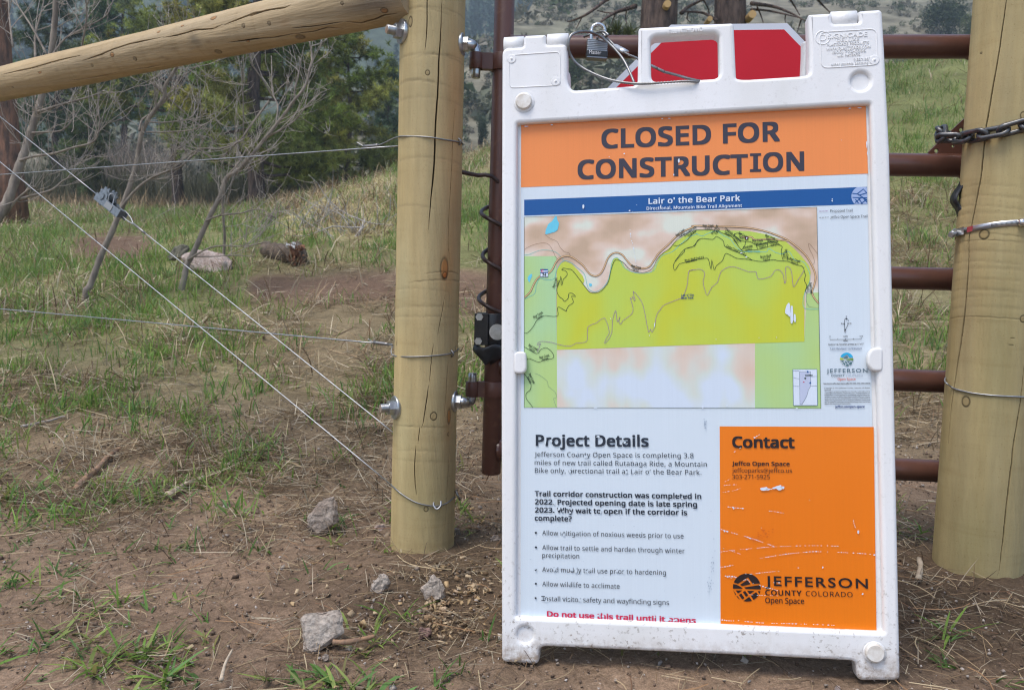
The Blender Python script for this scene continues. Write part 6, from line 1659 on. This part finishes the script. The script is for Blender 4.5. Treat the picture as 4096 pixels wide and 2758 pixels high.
sapling('crooked sapling nearest the left post, arching to the right', 5.1, [(709, 1308), z5q(1495, 1100), z5q(1540, 880), z5q(1560, 760), z5q(1620, 640), z5q(1680, 500), z5q(1760, 330), z5q(1850, 160), z5q(1905, 20), zM(800, 1450), zM(930, 1320), zM(1050, 1180), zM(1180, 1030), zM(1290, 900), zM(1340, 830), zM(1460, 690), zM(1510, 520), zM(1530, 420), zM(1500, 250)], .028, .006,
        [([zM(930, 1320), zM(1080, 1150), zM(1220, 1070), zM(1360, 970), zM(1480, 820), zM(1550, 770)], .010), ([zM(1170, 1030), zM(1190, 850), zM(1140, 720), zM(1135, 520), zM(1130, 380)], .008), ([zM(1140, 760), zM(1060, 620), zM(960, 470), zM(910, 340)], .008), ([zM(1340, 830), zM(1350, 700), zM(1385, 560), zM(1405, 400)], .007), ([zM(1110, 800), zM(900, 1080), zM(850, 1170), zM(640, 1250), zM(450, 1250), zM(200, 1430), zM(0, 1520)], .009), ([zM(870, 1170), zM(870, 900), zM(865, 600), zM(860, 500)], .005), ([z5q(1740, 390), z5q(1850, 345), z5q(2050, 320), z5q(2200, 290), z5q(2330, 360)], .009), ([z5q(1590, 720), z5q(1720, 640), z5q(1850, 600), z5q(2080, 600), z5q(2300, 560)], .010), ([z5q(1620, 690), z5q(1780, 690), z5q(2000, 680), z5q(2150, 690)], .006)], 63, 78, .38)
sapling('thin straight stem just right of the crooked sapling', 5.7, [z5q(1858, 850), z5q(1880, 680), z5q(1900, 500), z5q(1902, 380), z5q(1905, 220), z5q(1910, 60), zM(830, 1400), zM(900, 1250)], .016, .006, [], 64, 16, .4)

# ================================================================== DOWNED WOOD AND ROCKS
M_dead = noisy('weathered_grey_wood', (.46, .43, .40), (.28, .255, .23), 20, .9, 0, .5, .004, 50)
M_rot = noisy('rotten_red_wood', (.33, .16, .085), (.12, .06, .04), 30, .95, 0, 1.0, .02, 40)
M_dlog = noisy('dark_log_bark', (.17, .125, .09), (.07, .053, .042), 30, .95, 0, .8, .01, 60)
e_ = on_ground(*zz6(620, 745))
def dlog(label, pxa, pxb, r, rb, mats, white=False, dY=1.4):
    A_g = on_ground(*pxa); B_g = np.array([*(at(*pxb, A_g[1] + dY)[:2]), 0]); B_g[2] = float(ground_z(B_g[0], B_g[1])) + rb * .8
    A_g = A_g + np.array([0, 0, r * .8])
    o = thing('fallen_log', label, 'log', A_g - np.array([0, 0, r]), 'downed wood')
    og = np.array(o.location); b = MB()
    t = np.linspace(0, 1, 14)[:, None]; rg = np.random.default_rng(int(pxa[0]))
    P = A_g + (B_g - A_g) * t + rg.normal(size=(14, 3)) * .012
    b.tube(P - og, (r + (rb - r) * t[:, 0]) * rg.uniform(.9, 1.1, 14), 14); b.build('bark', mats[0], o)
    d = (A_g - B_g); d /= np.linalg.norm(d)
    b = MB(); V = []; n_ = 18
    for k in range(150):
        q = rg.normal(size=3); q /= np.linalg.norm(q); q *= r * .95 * rg.random() ** .4; q -= d * np.dot(q, d) * .6
        s = r * rg.uniform(.12, .32)
        c = P[0] - og + q + d * r * .2
        vv = [c + s * v / np.linalg.norm(v) for v in rg.normal(size=(4, 3))]
        b.add(vv, [(0, 1, 2), (0, 2, 3), (0, 3, 1), (1, 3, 2)])
    b.build('rotten_end', mats[1], o)
    if white:
        c = P[1] - og + np.array([-.02, -.02, r * .92]); b = MB()
        for k in range(40):
            cc_ = c + rg.normal(size=3) * np.array([.035, .03, .010]); vv = [cc_ + rg.uniform(.008, .018) * v / np.linalg.norm(v) for v in rg.normal(size=(4, 3))]
            b.add(vv, [(0, 1, 2), (0, 2, 3), (0, 3, 1), (1, 3, 2)])
        b.build('pale_peeled_patch', new_mat('pale_wood', (.66, .66, .66), .9), o)
    return o
dlog('short fallen log with a crumbly red brown end and a white patch on top', zz6(625, 758), zz6(330, 672), .080, .050, (M_dlog, M_rot), True, .35)
dlog('long weathered grey fallen trunk slanting up behind the short log', zz6(330, 428), zz6(690, 262), .035, .03, (M_dlog, M_dlog), dY=3)
def dead_limb(label, pts, Y, r, ntw, seed, name='dead_branch'):
    rg = np.random.default_rng(seed); b = MB()
    Q = smooth_path([at(*p, Y + .1 * k) for k, p in enumerate(pts)], 5); org = Q[0].copy()
    b.tube(Q - org, np.linspace(r, .006, len(Q)), 8)
    for _ in range(ntw):
        j = rg.integers(1, len(Q) - 1); p = Q[j]; d = rg.normal(size=3) * np.array([1, .8, .5]) + np.array([0, 0, .12]); d /= np.linalg.norm(d)
        L_ = rg.uniform(.15, .75); P = [p]
        for k in range(5):
            d = d + rg.normal(size=3) * .22 - np.array([0, 0, .06]); d /= np.linalg.norm(d); P.append(P[-1] + d * L_ / 5)
        b.tube(np.array(P) - org, np.linspace(.007, .002, 6), 4, caps=False)
    o = b.build(name, M_dead, None); o.location = org
    return tag(o, label, 'branch', 'downed wood')
YD = e_[1] + .6
dead_limb('dark curved dead limb sticking up right of the short log', [zz6(890, 712), zz6(960, 660), zz6(1060, 590), zz6(1130, 500), zz6(1165, 430), zz6(1185, 370)], YD, .030, 10, 71)
dead_limb('pale tangle of dead twigs on the slope above the fallen log', [zz6(640, 600), zz6(760, 520), zz6(880, 440), zz6(980, 400), zz6(1080, 360)], YD + 1.1, .020, 130, 72)
dead_limb('dead twigs lying low between the curved limb and the left post', [zz6(1000, 620), zz6(1150, 590), zz6(1300, 610), zz6(1420, 600)], YD + .5, .016, 150, 73)
dead_limb('dry grey twigs piled left of the fallen log', [zz6(430, 640), zz6(560, 560), zz6(680, 530), zz6(800, 480)], YD + .7, .016, 110, 74)

from mathutils import noise as mn
def rock_mat(name, c1, c2, c3):
    m = new_mat(name, c1, .9, spec=.15)
    f = noise_node(m, 22, 8, .7); g_ = noise_node(m, 140, 3, .6)
    c = ramp(m, f, [(.32, c3), (.5, c1), (.66, c2)])
    c = mixc(m, 1.0, c, ramp(m, g_, [(.3, (.62, .62, .62)), (.55, (1.05, 1.05, 1.05)), (.72, (1.3, 1.28, 1.25))]), 'MULTIPLY')
    setcol(m, c)
    b_ = bump(m, f, .7, .012); bump(m, noise_node(m, 90, 5, .7), .6, .004, b_)
    return m
M_rk1 = rock_mat('granite', (.40, .345, .295), (.50, .445, .395), (.29, .225, .18))
M_rk2 = rock_mat('dark_granite', (.31, .26, .22), (.43, .375, .33), (.21, .155, .12))
M_rk3 = rock_mat('red_stone', (.24, .15, .125), (.34, .24, .20), (.08, .05, .045))
M_rk4 = rock_mat('pink_stone', (.42, .335, .295), (.50, .43, .39), (.31, .23, .19))
def rock(label, out, foot, mat, thick=.6, sub=3, amp=.06, seed=0, sink=.02, lean=.25):
    G = on_ground(*foot); Y = G[1]
    P = np.array([at(*p, Y) for p in out]); c = P.mean(0); W = np.ptp(P[:, 0])
    org = np.array([G[0], Y, G[2]])
    pts = []
    zmin = P[:, 2].min()
    for p in P:
        rel_ = (p - c); h = (p[2] - zmin) / max(np.ptp(P[:, 2]), 1e-4)
        pts.append(p + np.array([0, lean * W * h * .6, 0]))
        pts.append(c + rel_ * .74 + np.array([0, -.17 * W * thick + lean * W * h * .6, .0]))
        pts.append(c + rel_ * .80 + np.array([0, .55 * W * thick + lean * W * h * .5, -.01]))
    bm = bmesh.new()
    for p in pts: bm.verts.new(p - org)
    r_ = bmesh.ops.convex_hull(bm, input=bm.verts)
    bmesh.ops.delete(bm, geom=list({g_ for g_ in r_['geom_interior'] + r_['geom_unused'] if isinstance(g_, bmesh.types.BMVert)}), context='VERTS')
    bmesh.ops.triangulate(bm, faces=bm.faces[:])
    bmesh.ops.subdivide_edges(bm, edges=bm.edges[:], cuts=2, use_grid_fill=True, smooth=0)
    bmesh.ops.triangulate(bm, faces=bm.faces[:])
    for _ in range(sub - 2): bmesh.ops.subdivide_edges(bm, edges=bm.edges[:], cuts=1, use_grid_fill=True)
    bmesh.ops.smooth_vert(bm, verts=bm.verts[:], factor=.22, use_axis_x=True, use_axis_y=True, use_axis_z=True)
    bm.normal_update()
    for v in bm.verts:
        q = v.co / W
        d = mn.fractal(q * 2.5 + Vector((seed * 7.1, 0, 0)), .9, 2.1, 4) * amp * W
        d += (mn.cell(q * 4.5 + Vector((seed, 3, 1))) - .5) * amp * W * .35
        v.co += v.normal * d; v.co.z -= (sink + .05) * W
    me = bpy.data.meshes.new('rock'); bm.to_mesh(me); bm.free()
    me.polygons.foreach_set('use_smooth', [True] * len(me.polygons)); me.set_sharp_from_angle(angle=radians(32))
    me.materials.append(mat)
    o = link('rock', me); o.location = org
    return tag(o, label, 'rock', 'rocks on the ground')
zR = lambda x, y: (1000 + x / 2.1173, 2018 + y / 2.1173)
rock('upright grey rock with a pointed top, left of the left post', [zzC(465, 1460), zzC(480, 1400), zzC(545, 1290), zzC(575, 1260), zzC(700, 1228), zzC(725, 1290), zzC(750, 1420), zzC(735, 1460), zzC(660, 1520), zzC(560, 1567), zzC(480, 1510)], zzC(580, 1560), M_rk2, .75, 4, .05, 1)
rock('large speckled slab of rock nearest the camera, left of the sign', [zR(395, 965), zR(440, 925), zR(540, 930), zR(740, 900), zR(765, 930), zR(788, 1075), zR(740, 1105), zR(600, 1180), zR(555, 1240), zR(510, 1240), zR(445, 1205), zR(430, 1150)], zR(545, 1240), M_rk1, .5, 4, .045, 2, lean=.45)
rock('small pale rock between the slab and the left post', [zR(1015, 715), zR(1050, 650), zR(1090, 585), zR(1130, 575), zR(1170, 600), zR(1185, 645), zR(1160, 700), zR(1120, 745), zR(1040, 740)], zR(1090, 742), M_rk1, .8, 3, .09, 3)
rock('rough pale rock in front of the left post', [zR(1440, 690), zR(1470, 690), zR(1500, 630), zR(1550, 590), zR(1610, 625), zR(1650, 700), zR(1640, 790), zR(1560, 808), zR(1480, 790), zR(1462, 740)], zR(1560, 800), M_rk1, .8, 3, .08, 4)
rock('small pinkish stone at the left side of the left post', [zR(1045, 190), zR(1070, 165), zR(1130, 152), zR(1155, 185), zR(1140, 215), zR(1090, 222)], zR(1100, 218), M_rk4, .8, 3, .09, 5)
rock('dark red brown stone among the wood chips', [zR(1412, 1060), zR(1450, 1030), zR(1520, 1040), zR(1538, 1085), zR(1500, 1125), zR(1430, 1135)], zR(1480, 1130), M_rk3, .9, 3, .10, 6)
rock('small dark pebble just below the large speckled slab', [zR(600, 1280), zR(630, 1255), zR(672, 1270), zR(672, 1305), zR(630, 1318), zR(605, 1305)], zR(640, 1315), M_rk2, .9, 3, .08, 7)
rock('pale stone cut by the right edge beside the foot of the right post', [z8(2268, 545), z8(2290, 510), z8(2340, 490), z8(2400, 520), z8(2400, 575), z8(2330, 585), z8(2280, 570)], z8(2320, 582), M_rk1, .8, 3, .08, 8)
rock('grey stone touching the right side of the foot of the left post', [zR(1720, 215), zR(1735, 190), zR(1775, 200), zR(1785, 240), zR(1750, 255)], zR(1750, 252), M_rk2, .9, 3, .08, 9)
rock('white chip of stone under the front right foot of the sign', [z8(728, 1540), z8(745, 1522), z8(775, 1535), z8(778, 1562), z8(735, 1560)], z8(750, 1560), M_rk4, .9, 3, .07, 10)
rock('round stone with a dusty face half way between the left post and the sign', [zR(2030, 280), zR(2060, 245), zR(2110, 255), zR(2118, 290), zR(2060, 300)], zR(2075, 296), M_rk2, .9, 3, .08, 11)
z5k = z5q
rock('flat pinkish rock slab lying in the meadow behind the crooked sapling', [z5k(1505, 660), z5k(1600, 605), z5k(1750, 590), z5k(1900, 640), z5k(1950, 690), z5k(1955, 790), z5k(1850, 830), z5k(1620, 770)], z5k(1740, 830), M_rk4, .5, 3, .05, 12)
rock('dark mossy stone leaning on the left end of the flat pink slab', [z5k(1410, 680), z5k(1470, 590), z5k(1560, 565), z5k(1600, 600), z5k(1560, 690), z5k(1440, 710)], z5k(1500, 760), rock_mat('mossy_stone', (.15, .145, .11), (.24, .21, .17), (.08, .075, .06)), .6, 3, .08, 13)
def stick(label, pts, r0, r1, mat, lift=.004):
    P = [on_ground(*p) for p in pts]
    Q = smooth_path(P, 6)
    for q in Q: q[2] = max(float(ground_z(q[0], q[1])), 0 * q[2]) + r0 * .8 + lift
    org = Q[0].copy(); b = MB(); rg = np.random.default_rng(int(pts[0][0]))
    b.tube(Q - org, np.linspace(r0, r1, len(Q)) * rg.uniform(.85, 1.15, len(Q)), 9)
    o = b.build('stick', mat); o.location = org
    return tag(o, label, 'stick', 'sticks on the ground')
zP = lambda x, y: (x / 2.1173, 1400 + y / 2.1173)
M_stk1 = noisy('brown_stick', (.36, .21, .115), (.18, .115, .08), 40, .85, 0, .6, .004, 80)
M_stk2 = noisy('pale_stick', (.52, .43, .32), (.34, .265, .19), 40, .85, 0, .5, .003, 80)
stick('brown broken stick lying in the grass on the left', [zP(640, 1225), zP(740, 1110), zP(850, 1010), zP(940, 920), zP(1010, 860)], .011, .006, M_stk1)
stick('pale barkless stick with a blunt end, in the grass left of the upright rock', [zP(1425, 1265), zP(1500, 1215), zP(1600, 1160), zP(1720, 1110)], .011, .006, M_stk2)
stick('reddish peeled twig in front of the large speckled slab', [zR(700, 1240), zR(830, 1235), zR(950, 1210), zR(1050, 1185)], .0052, .0035, M_stk1)
stick('thin grey twig lying far left in the grass', [zP(180, 665), zP(330, 635), zP(500, 590), zP(560, 580)], .006, .003, M_dead)
stick('pale forked twig near the bottom edge of the picture', [(805 + 80, 2758), (893, 2722), (905, 2680), (930, 2630)], .0035, .0016, M_stk2)
stick('short stub of twig standing right of the sign', [z8(1430, 660), z8(1445, 600), z8(1450, 540), z8(1438, 490)], .0062, .0055, M_stk2, .004)
# ================================================================== GRASS, STRAW, LITTER
M_grass = tinted('grass_blade', .55, 6, .15, .42, .35)
M_straw = tinted('dry_straw', .8, 10, .2, .25, .2)
RG = np.random.default_rng(21)
def blades(root, h, az, lean, curve, width, col, lv=(0, .38, .72, 1.0)):
    n = len(root); lv = np.array(lv); k = len(lv)
    D = np.stack([np.cos(az), np.sin(az), np.zeros(n)], 1)
    tw = RG.uniform(-.9, .9, n); sd = np.stack([-np.sin(az + tw), np.cos(az + tw), RG.normal(0, .25, n)], 1)
    P = [root]
    for i in range(1, k):
        phi = lean + curve * (lv[i] + lv[i - 1]) / 2; ds = (lv[i] - lv[i - 1]) * h
        P.append(P[-1] + (np.cos(phi) * ds)[:, None] * np.array([0, 0, 1.0]) + (np.sin(phi) * ds)[:, None] * D)
    V = []
    for i in range(k - 1):
        w = (width * (1 - .55 * lv[i] ** 1.5) * (.75 if i == 0 else 1))[:, None] * sd / 2
        V += [P[i] - w, P[i] + w]
    V.append(P[-1])
    V = np.stack(V, 1); m = V.shape[1]
    o = np.arange(n)[:, None] * m
    Q = np.concatenate([o + np.array([[2 * i, 2 * i + 1, 2 * i + 3, 2 * i + 2]]) for i in range(k - 2)]) if k > 2 else None
    T = o + np.array([[2 * (k - 2), 2 * (k - 2) + 1, m - 1]])
    return V.reshape(-1, 3), Q, T, np.repeat(col, m, 0)
def sample(n, y0, y1, wlog=.5):
    u = RG.random(n); lg = RG.random(n) < wlog
    Y = np.where(lg, np.exp(np.log(y0) + u * (np.log(y1) - np.log(y0))), 1 / (1 / y1 + u * (1 / y0 - 1 / y1)))
    X = RG.uniform(-.74, .80, n) * Y
    P = np.stack([X, Y, ground_z(X, Y)], 1)
    return P
def clear(P):
    k = np.ones(len(P), bool)
    for lg in (LP, RP): k &= np.hypot(P[:, 0] - lg.A[0], P[:, 1] - lg.A[1]) > lg.r0 + .01
    return k
# --- green grass in tufts
C = sample(110000, 1.05, 24, .55)
g_, s_, p_ = cover(C)
nz = fbm(C[:, 0] * 2.4, C[:, 1] * 2.4, 131, 3); nz2 = fbm(C[:, 0] * 7, C[:, 1] * 7, 137, 2)
prob = np.clip(g_ * np.clip((nz - .30) * 2.8, 0, 1.5) * np.clip((nz2 - .25) * 2.2, 0, 1.3), 0, 1) * np.interp(C[:, 1], [1, 2, 3, 6, 24], [.40, .42, .60, .85, 1])
C = C[(RG.random(len(C)) < prob) & clear(C)]
nb = RG.integers(4, 11, len(C)); idx = np.repeat(np.arange(len(C)), nb); n = len(idx)
Yc = C[idx, 1]
sp = np.interp(Yc, [1, 3, 8, 24], [.012, .03, .06, .12])
root = C[idx] + np.stack([RG.normal(0, 1, n) * sp, RG.normal(0, 1, n) * sp, np.zeros(n)], 1)
root[:, 2] = ground_z(root[:, 0], root[:, 1]) - .004
th = RG.uniform(.65, 1.35, len(C))[idx]
h = np.interp(Yc, [1, 1.8, 2.6, 4, 8, 24], [.06, .065, .075, .092, .145, .22]) * th * RG.uniform(.5, 1.2, n)
base = np.array([[.15, .28, .045], [.20, .33, .06], [.26, .33, .085], [.15, .28, .08]])[RG.integers(0, 4, len(C))][idx]
far_k = np.interp(Yc, [3, 12], [0, .3])[:, None]
base = base * (1 - far_k) + np.array([.25, .265, .12]) * far_k
col = base * RG.uniform(.65, 1.3, (n, 1))
yel = RG.random(n) < .10; col[yel] = np.array([.26, .24, .08]) * RG.uniform(.7, 1.2, (yel.sum(), 1))
V, Q, T, cc = blades(root, h, RG.uniform(0, 2 * pi, n), np.abs(RG.normal(.28, .30, n)) + np.interp(Yc, [1, 1.8, 3], [.75, .45, 0]), RG.uniform(.1, 1.2, n), np.interp(Yc, [1, 2, 4, 24], [.0062, .0052, .0055, .014]) * RG.uniform(.6, 1.3, n), col)
gobj = link('green_grass', fast_mesh('green_grass', V, Q, T, cc, [M_grass], True))
tag(gobj, 'fresh green grass tufts over the meadow and the dirt', 'grass', None, 'stuff')
# --- single floppy tufts on the bare dirt, where the photograph has them
zq = lambda x, y: (x / 2.1173, 2018 + y / 2.1173)
tl_ = [zq(*p) for p in ((200, 330), (250, 300), (120, 370), (450, 570), (620, 540), (560, 600), (1100, 380), (1400, 380), (1450, 480), (1330, 350), (2120, 200), (2040, 440), (60, 700), (380, 830), (300, 850), (370, 1200), (330, 1230), (1120, 1010), (1290, 1190), (1450, 1170), (700, 790), (830, 880), (1280, 880), (1260, 1330), (1660, 1480), (280, 1480), (30, 1260), (1680, 1020), (1600, 790), (690, 210), (520, 80), (1370, 100), (1440, 200), (2260, 400), (1620, 350), (40, 560), (90, 620), (640, 400), (980, 420))]
tl_ += [zR(*p) for p in ((370, 1480), (590, 1450), (750, 1530), (1640, 1500), (1770, 1400), (2000, 1150), (130, 380))] + [zzC(*p) for p in ((790, 1150), (600, 950), (830, 300), (460, 1440), (500, 1130), (560, 1150), (1000, 800), (780, 900))] + [z8(1660, 1340), z8(1640, 1350), z8(2240, 1520)]
tc_ = np.array([on_ground(*p) for p in tl_]); nb = RG.integers(3, 9, len(tc_)); idx = np.repeat(np.arange(len(tc_)), nb); n = len(idx)
root = tc_[idx] + np.stack([RG.normal(0, .010, n), RG.normal(0, .008, n), np.zeros(n)], 1); root[:, 2] = ground_z(root[:, 0], root[:, 1]) - .003
wind = RG.uniform(0, 2 * pi, len(tc_))[idx]
V2, Q2, T2, c2 = blades(root, RG.uniform(.02, .062, n), wind + RG.normal(0, .9, n), np.abs(RG.normal(.95, .35, n)), RG.uniform(.1, .9, n), RG.uniform(.0028, .0065, n), np.array([.11, .21, .045]) * RG.uniform(.6, 1.35, (n, 1)), (0, .25, .5, .78, 1.0))
tag(link('grass_sprigs', fast_mesh('grass_sprigs', V2, Q2, T2, c2, [M_grass], True)), 'broad bladed grass sprigs flopped on the bare dirt in front', 'grass', None, 'stuff')
# --- standing and lying dry grass
C = sample(380000, 1.05, 24, .5)
g_, s_, p_ = cover(C)
nz = fbm(C[:, 0] * 1.9, C[:, 1] * 1.9, 141, 3); nz2 = fbm(C[:, 0] * 6, C[:, 1] * 6, 143, 2)
prob = np.clip(s_ * np.clip((nz - .26) * 2.4, 0, 1.3) * np.clip((nz2 - .22) * 2.2, 0, 1.3), 0, 1) * np.interp(C[:, 1], [1, 1.7, 2.6, 6], [.40, .7, 1, 1])
C = C[(RG.random(len(C)) < prob) & clear(C)]
n = len(C); Yc = C[:, 1]
lying = RG.random(n) < np.interp(Yc, [1.5, 3, 5, 24], [.97, .86, .62, .45])
L_ = np.interp(Yc, [1, 2, 4, 10, 24], [.055, .09, .15, .22, .30]) * RG.uniform(.35, 1.4, n)
lean = np.where(lying, RG.uniform(1.30, 1.56, n), RG.uniform(.1, .9, n)); curve = np.where(lying, RG.normal(.04, .16, n), RG.uniform(.2, 1.3, n))
C[:, 2] += np.where(lying, RG.uniform(.002, .02, n) * np.interp(Yc, [1, 3], [.35, 1.2]), -.004)
col = np.array([[.62, .50, .32], [.50, .37, .22], [.72, .62, .45], [.36, .25, .15], [.54, .45, .33], [.17, .11, .07], [.26, .17, .10]])[RG.integers(0, 7, n)] * RG.uniform(.5, 1.15, (n, 1)) * np.interp(Yc, [1.2, 3.5], [.68, 1.0])[:, None]
V, Q, T, cc = blades(C, L_, RG.uniform(0, 2 * pi, n), lean, curve, np.interp(Yc, [1, 2, 4, 24], [.0014, .0022, .0050, .015]) * RG.uniform(.6, 1.5, n), col)
so = link('dry_grass', fast_mesh('dry_grass', V, Q, T, cc, [M_straw], True))
tag(so, 'matted dry straw and dead grass lying over the ground', 'dry grass', None, 'stuff')
# --- curved straws and pine needles on the bare dirt
n = 2000
Xn = RG.uniform(-1.6, 2.2, n); Yn = RG.uniform(.95, 2.6, n); ok = (RG.random(n) < .45 + .9 * (fbm(Xn * 3, Yn * 3, 151, 3) - .4)) 
Pn = np.stack([Xn, Yn, ground_z(Xn, Yn) + RG.uniform(.003, .010, n)], 1)[ok]; Pn = Pn[clear(Pn)]; n = len(Pn)
col = np.array([[.38, .23, .125], [.50, .40, .25], [.24, .14, .085], [.44, .33, .20]])[RG.integers(0, 4, n)] * RG.uniform(.7, 1.15, (n, 1))
az = RG.uniform(0, 2 * pi, n); L_ = RG.uniform(.02, .14, n); cv = RG.normal(0, 1.2, n)
pts = []; k = 6
for i in range(k):
    a = az + cv * i / (k - 1) - cv / 2
    pts.append((pts[-1] if i else Pn) + (np.stack([np.cos(a), np.sin(a), np.zeros(n)], 1) * (L_ / (k - 1))[:, None] if i else 0))
pts = np.stack(pts, 1); pts[..., 2] = ground_z(pts[..., 0], pts[..., 1]) + (Pn[:, 2] - ground_z(Pn[:, 0], Pn[:, 1]))[:, None] + .002
r = RG.uniform(.0005, .0012, n)[:, None]
off = np.stack([-np.sin(az), np.cos(az), np.zeros(n)], 1)[:, None, :]
ridge = pts + np.array([0, 0, 1.0]) * r[..., None] * 1.4
Vv = np.stack([pts - off * r[..., None], ridge, pts + off * r[..., None]], 2).reshape(-1, 3)
o_ = np.arange(n)[:, None] * (k * 3)
Q = np.concatenate([o_ + np.array([[3 * i + j, 3 * i + j + 1, 3 * i + j + 4, 3 * i + j + 3]]) for i in range(k - 1) for j in (0, 1)])
no = link('pine_needles', fast_mesh('pine_needles', Vv, Q, None, np.repeat(col, k * 3, 0), [M_straw], True))
tag(no, 'loose brown pine needles and straws on the bare dirt', 'needles', None, 'stuff')
# --- chips and pebbles
def flakes(name, P, size, col, mat, label, cat, flat=.35):
    n = len(P); u = RG.normal(size=(n, 3)); u[:, 2] *= .3; u /= np.linalg.norm(u, axis=1)[:, None]
    w = RG.normal(size=(n, 3)); w -= u * (w * u).sum(1)[:, None]; w /= np.linalg.norm(w, axis=1)[:, None]; v = np.cross(u, w)
    a, b_, c_ = size[:, None] * u, size[:, None] * w * RG.uniform(.3, .8, (n, 1)), size[:, None] * v * flat
    cs = [(-1, -.8, -1), (1, -.6, -1), (.8, 1, -1), (-.7, .7, -1), (-.8, -.6, 1), (.9, -.7, 1), (.7, .8, 1), (-.9, .9, 1)]
    V = np.stack([P + x * a + y * b_ + z * c_ for x, y, z in cs], 1) + RG.normal(size=(n, 8, 3)) * size[:, None, None] * .12
    o_ = np.arange(n)[:, None] * 8
    Q = np.concatenate([o_ + np.array([f]) for f in ((0, 3, 2, 1), (4, 5, 6, 7), (0, 1, 5, 4), (1, 2, 6, 5), (2, 3, 7, 6), (3, 0, 4, 7))])
    ob = link(name, fast_mesh(name, V.reshape(-1, 3), Q, None, np.repeat(col, 8, 0), [mat]))
    return tag(ob, label, cat, None, 'stuff')
pts = []
for (x, y, sx_, sy_, k) in ((1720, 880, 170, 80, 80), (1600, 900, 60, 50, 40), (1480, 1010, 90, 50, 26), (1800, 620, 160, 90, 60), (1950, 180, 110, 60, 70), (1950, 700, 90, 60, 40), (1750, 1050, 120, 60, 40), (1200, 1100, 400, 120, 40), (950, 600, 500, 250, 40), (1500, 500, 150, 60, 20), (100, 900, 600, 400, 60)):
    for _ in range(k): pts.append(on_ground(*zR(min(RG.normal(x, sx_), 2140), RG.normal(y, sy_))))
pts = np.array(pts); pts = pts[clear(pts)]; n = len(pts); pts[:, 2] += .004
flakes('wood_chips', pts, RG.uniform(.0025, .0075, n) * np.where(RG.random(n) < .1, 1.5, 1), np.array([[.62, .48, .31], [.56, .40, .22], [.48, .36, .24], [.36, .24, .14]])[RG.integers(0, 4, n)] * RG.uniform(.7, 1.2, (n, 1)), M_straw, 'pale saw chips scattered in front of the left post', 'wood chips', .12)
n = 26000
Xn = RG.uniform(-1.6, 2.4, n); Yn = RG.uniform(.95, 3.2, n)
kk = RG.random(n) < np.clip(.6 + .4 * smoothstep(.5, 1.0, Xn) + .4 * smoothstep(.35, .15, np.abs(Xn - LP.A[0] - .18)), 0, 1)
P = np.stack([Xn, Yn, ground_z(Xn, Yn) + .001], 1)[kk]; P = P[clear(P)]; n = len(P)
pc_ = np.array([[.20, .14, .10], [.23, .165, .12], [.16, .11, .08], [.21, .15, .11], [.34, .28, .23], [.48, .42, .37], [.13, .09, .065]])[RG.integers(0, 7, n)]
flakes('pebbles', P, RG.uniform(.0008, .0032, n) * np.where(RG.random(n) < .05, 2.2, 1), pc_ * RG.uniform(.7, 1.2, (n, 1)), M_ground2 if 'M_ground2' in globals() else tinted('pebble', .9, 60, .3), 'small pebbles and clods in the dirt', 'pebbles', .7)
# bark and twig crumbs
n = 1100
Xn = RG.uniform(-1.6, 2.2, n); Yn = RG.uniform(.95, 2.6, n); P = np.stack([Xn, Yn, ground_z(Xn, Yn) + .003], 1); P = P[clear(P)]; n = len(P)
flakes('bark_crumbs', P, RG.uniform(.001, .0045, n) * np.where(RG.random(n) < .06, 2, 1), np.array([.17, .115, .08]) * RG.uniform(.5, 1.5, (n, 1)), tinted('crumb', .9, 60, .3), 'dark bark crumbs and twig bits in the dirt', 'litter', .2)

# ================================================================== HAZE
b = MB(); b.box((0, 160, 77), (300, 0, 0), (0, 180, 0), (0, 0, 80))
hz = bpy.data.materials.new('haze_air'); hz.use_nodes = True
nt = hz.node_tree; nt.nodes.clear()
out = nt.nodes.new('ShaderNodeOutputMaterial'); pv = nt.nodes.new('ShaderNodeVolumePrincipled')
pv.inputs['Color'].default_value = (.72, .88, 1.0, 1); pv.inputs['Density'].default_value = .0017; pv.inputs['Anisotropy'].default_value = .2
nt.links.new(pv.outputs[0], out.inputs['Volume'])
ho_ = b.build('haze', hz)
tag(ho_, 'thin blue mountain haze', None, None, 'stuff')
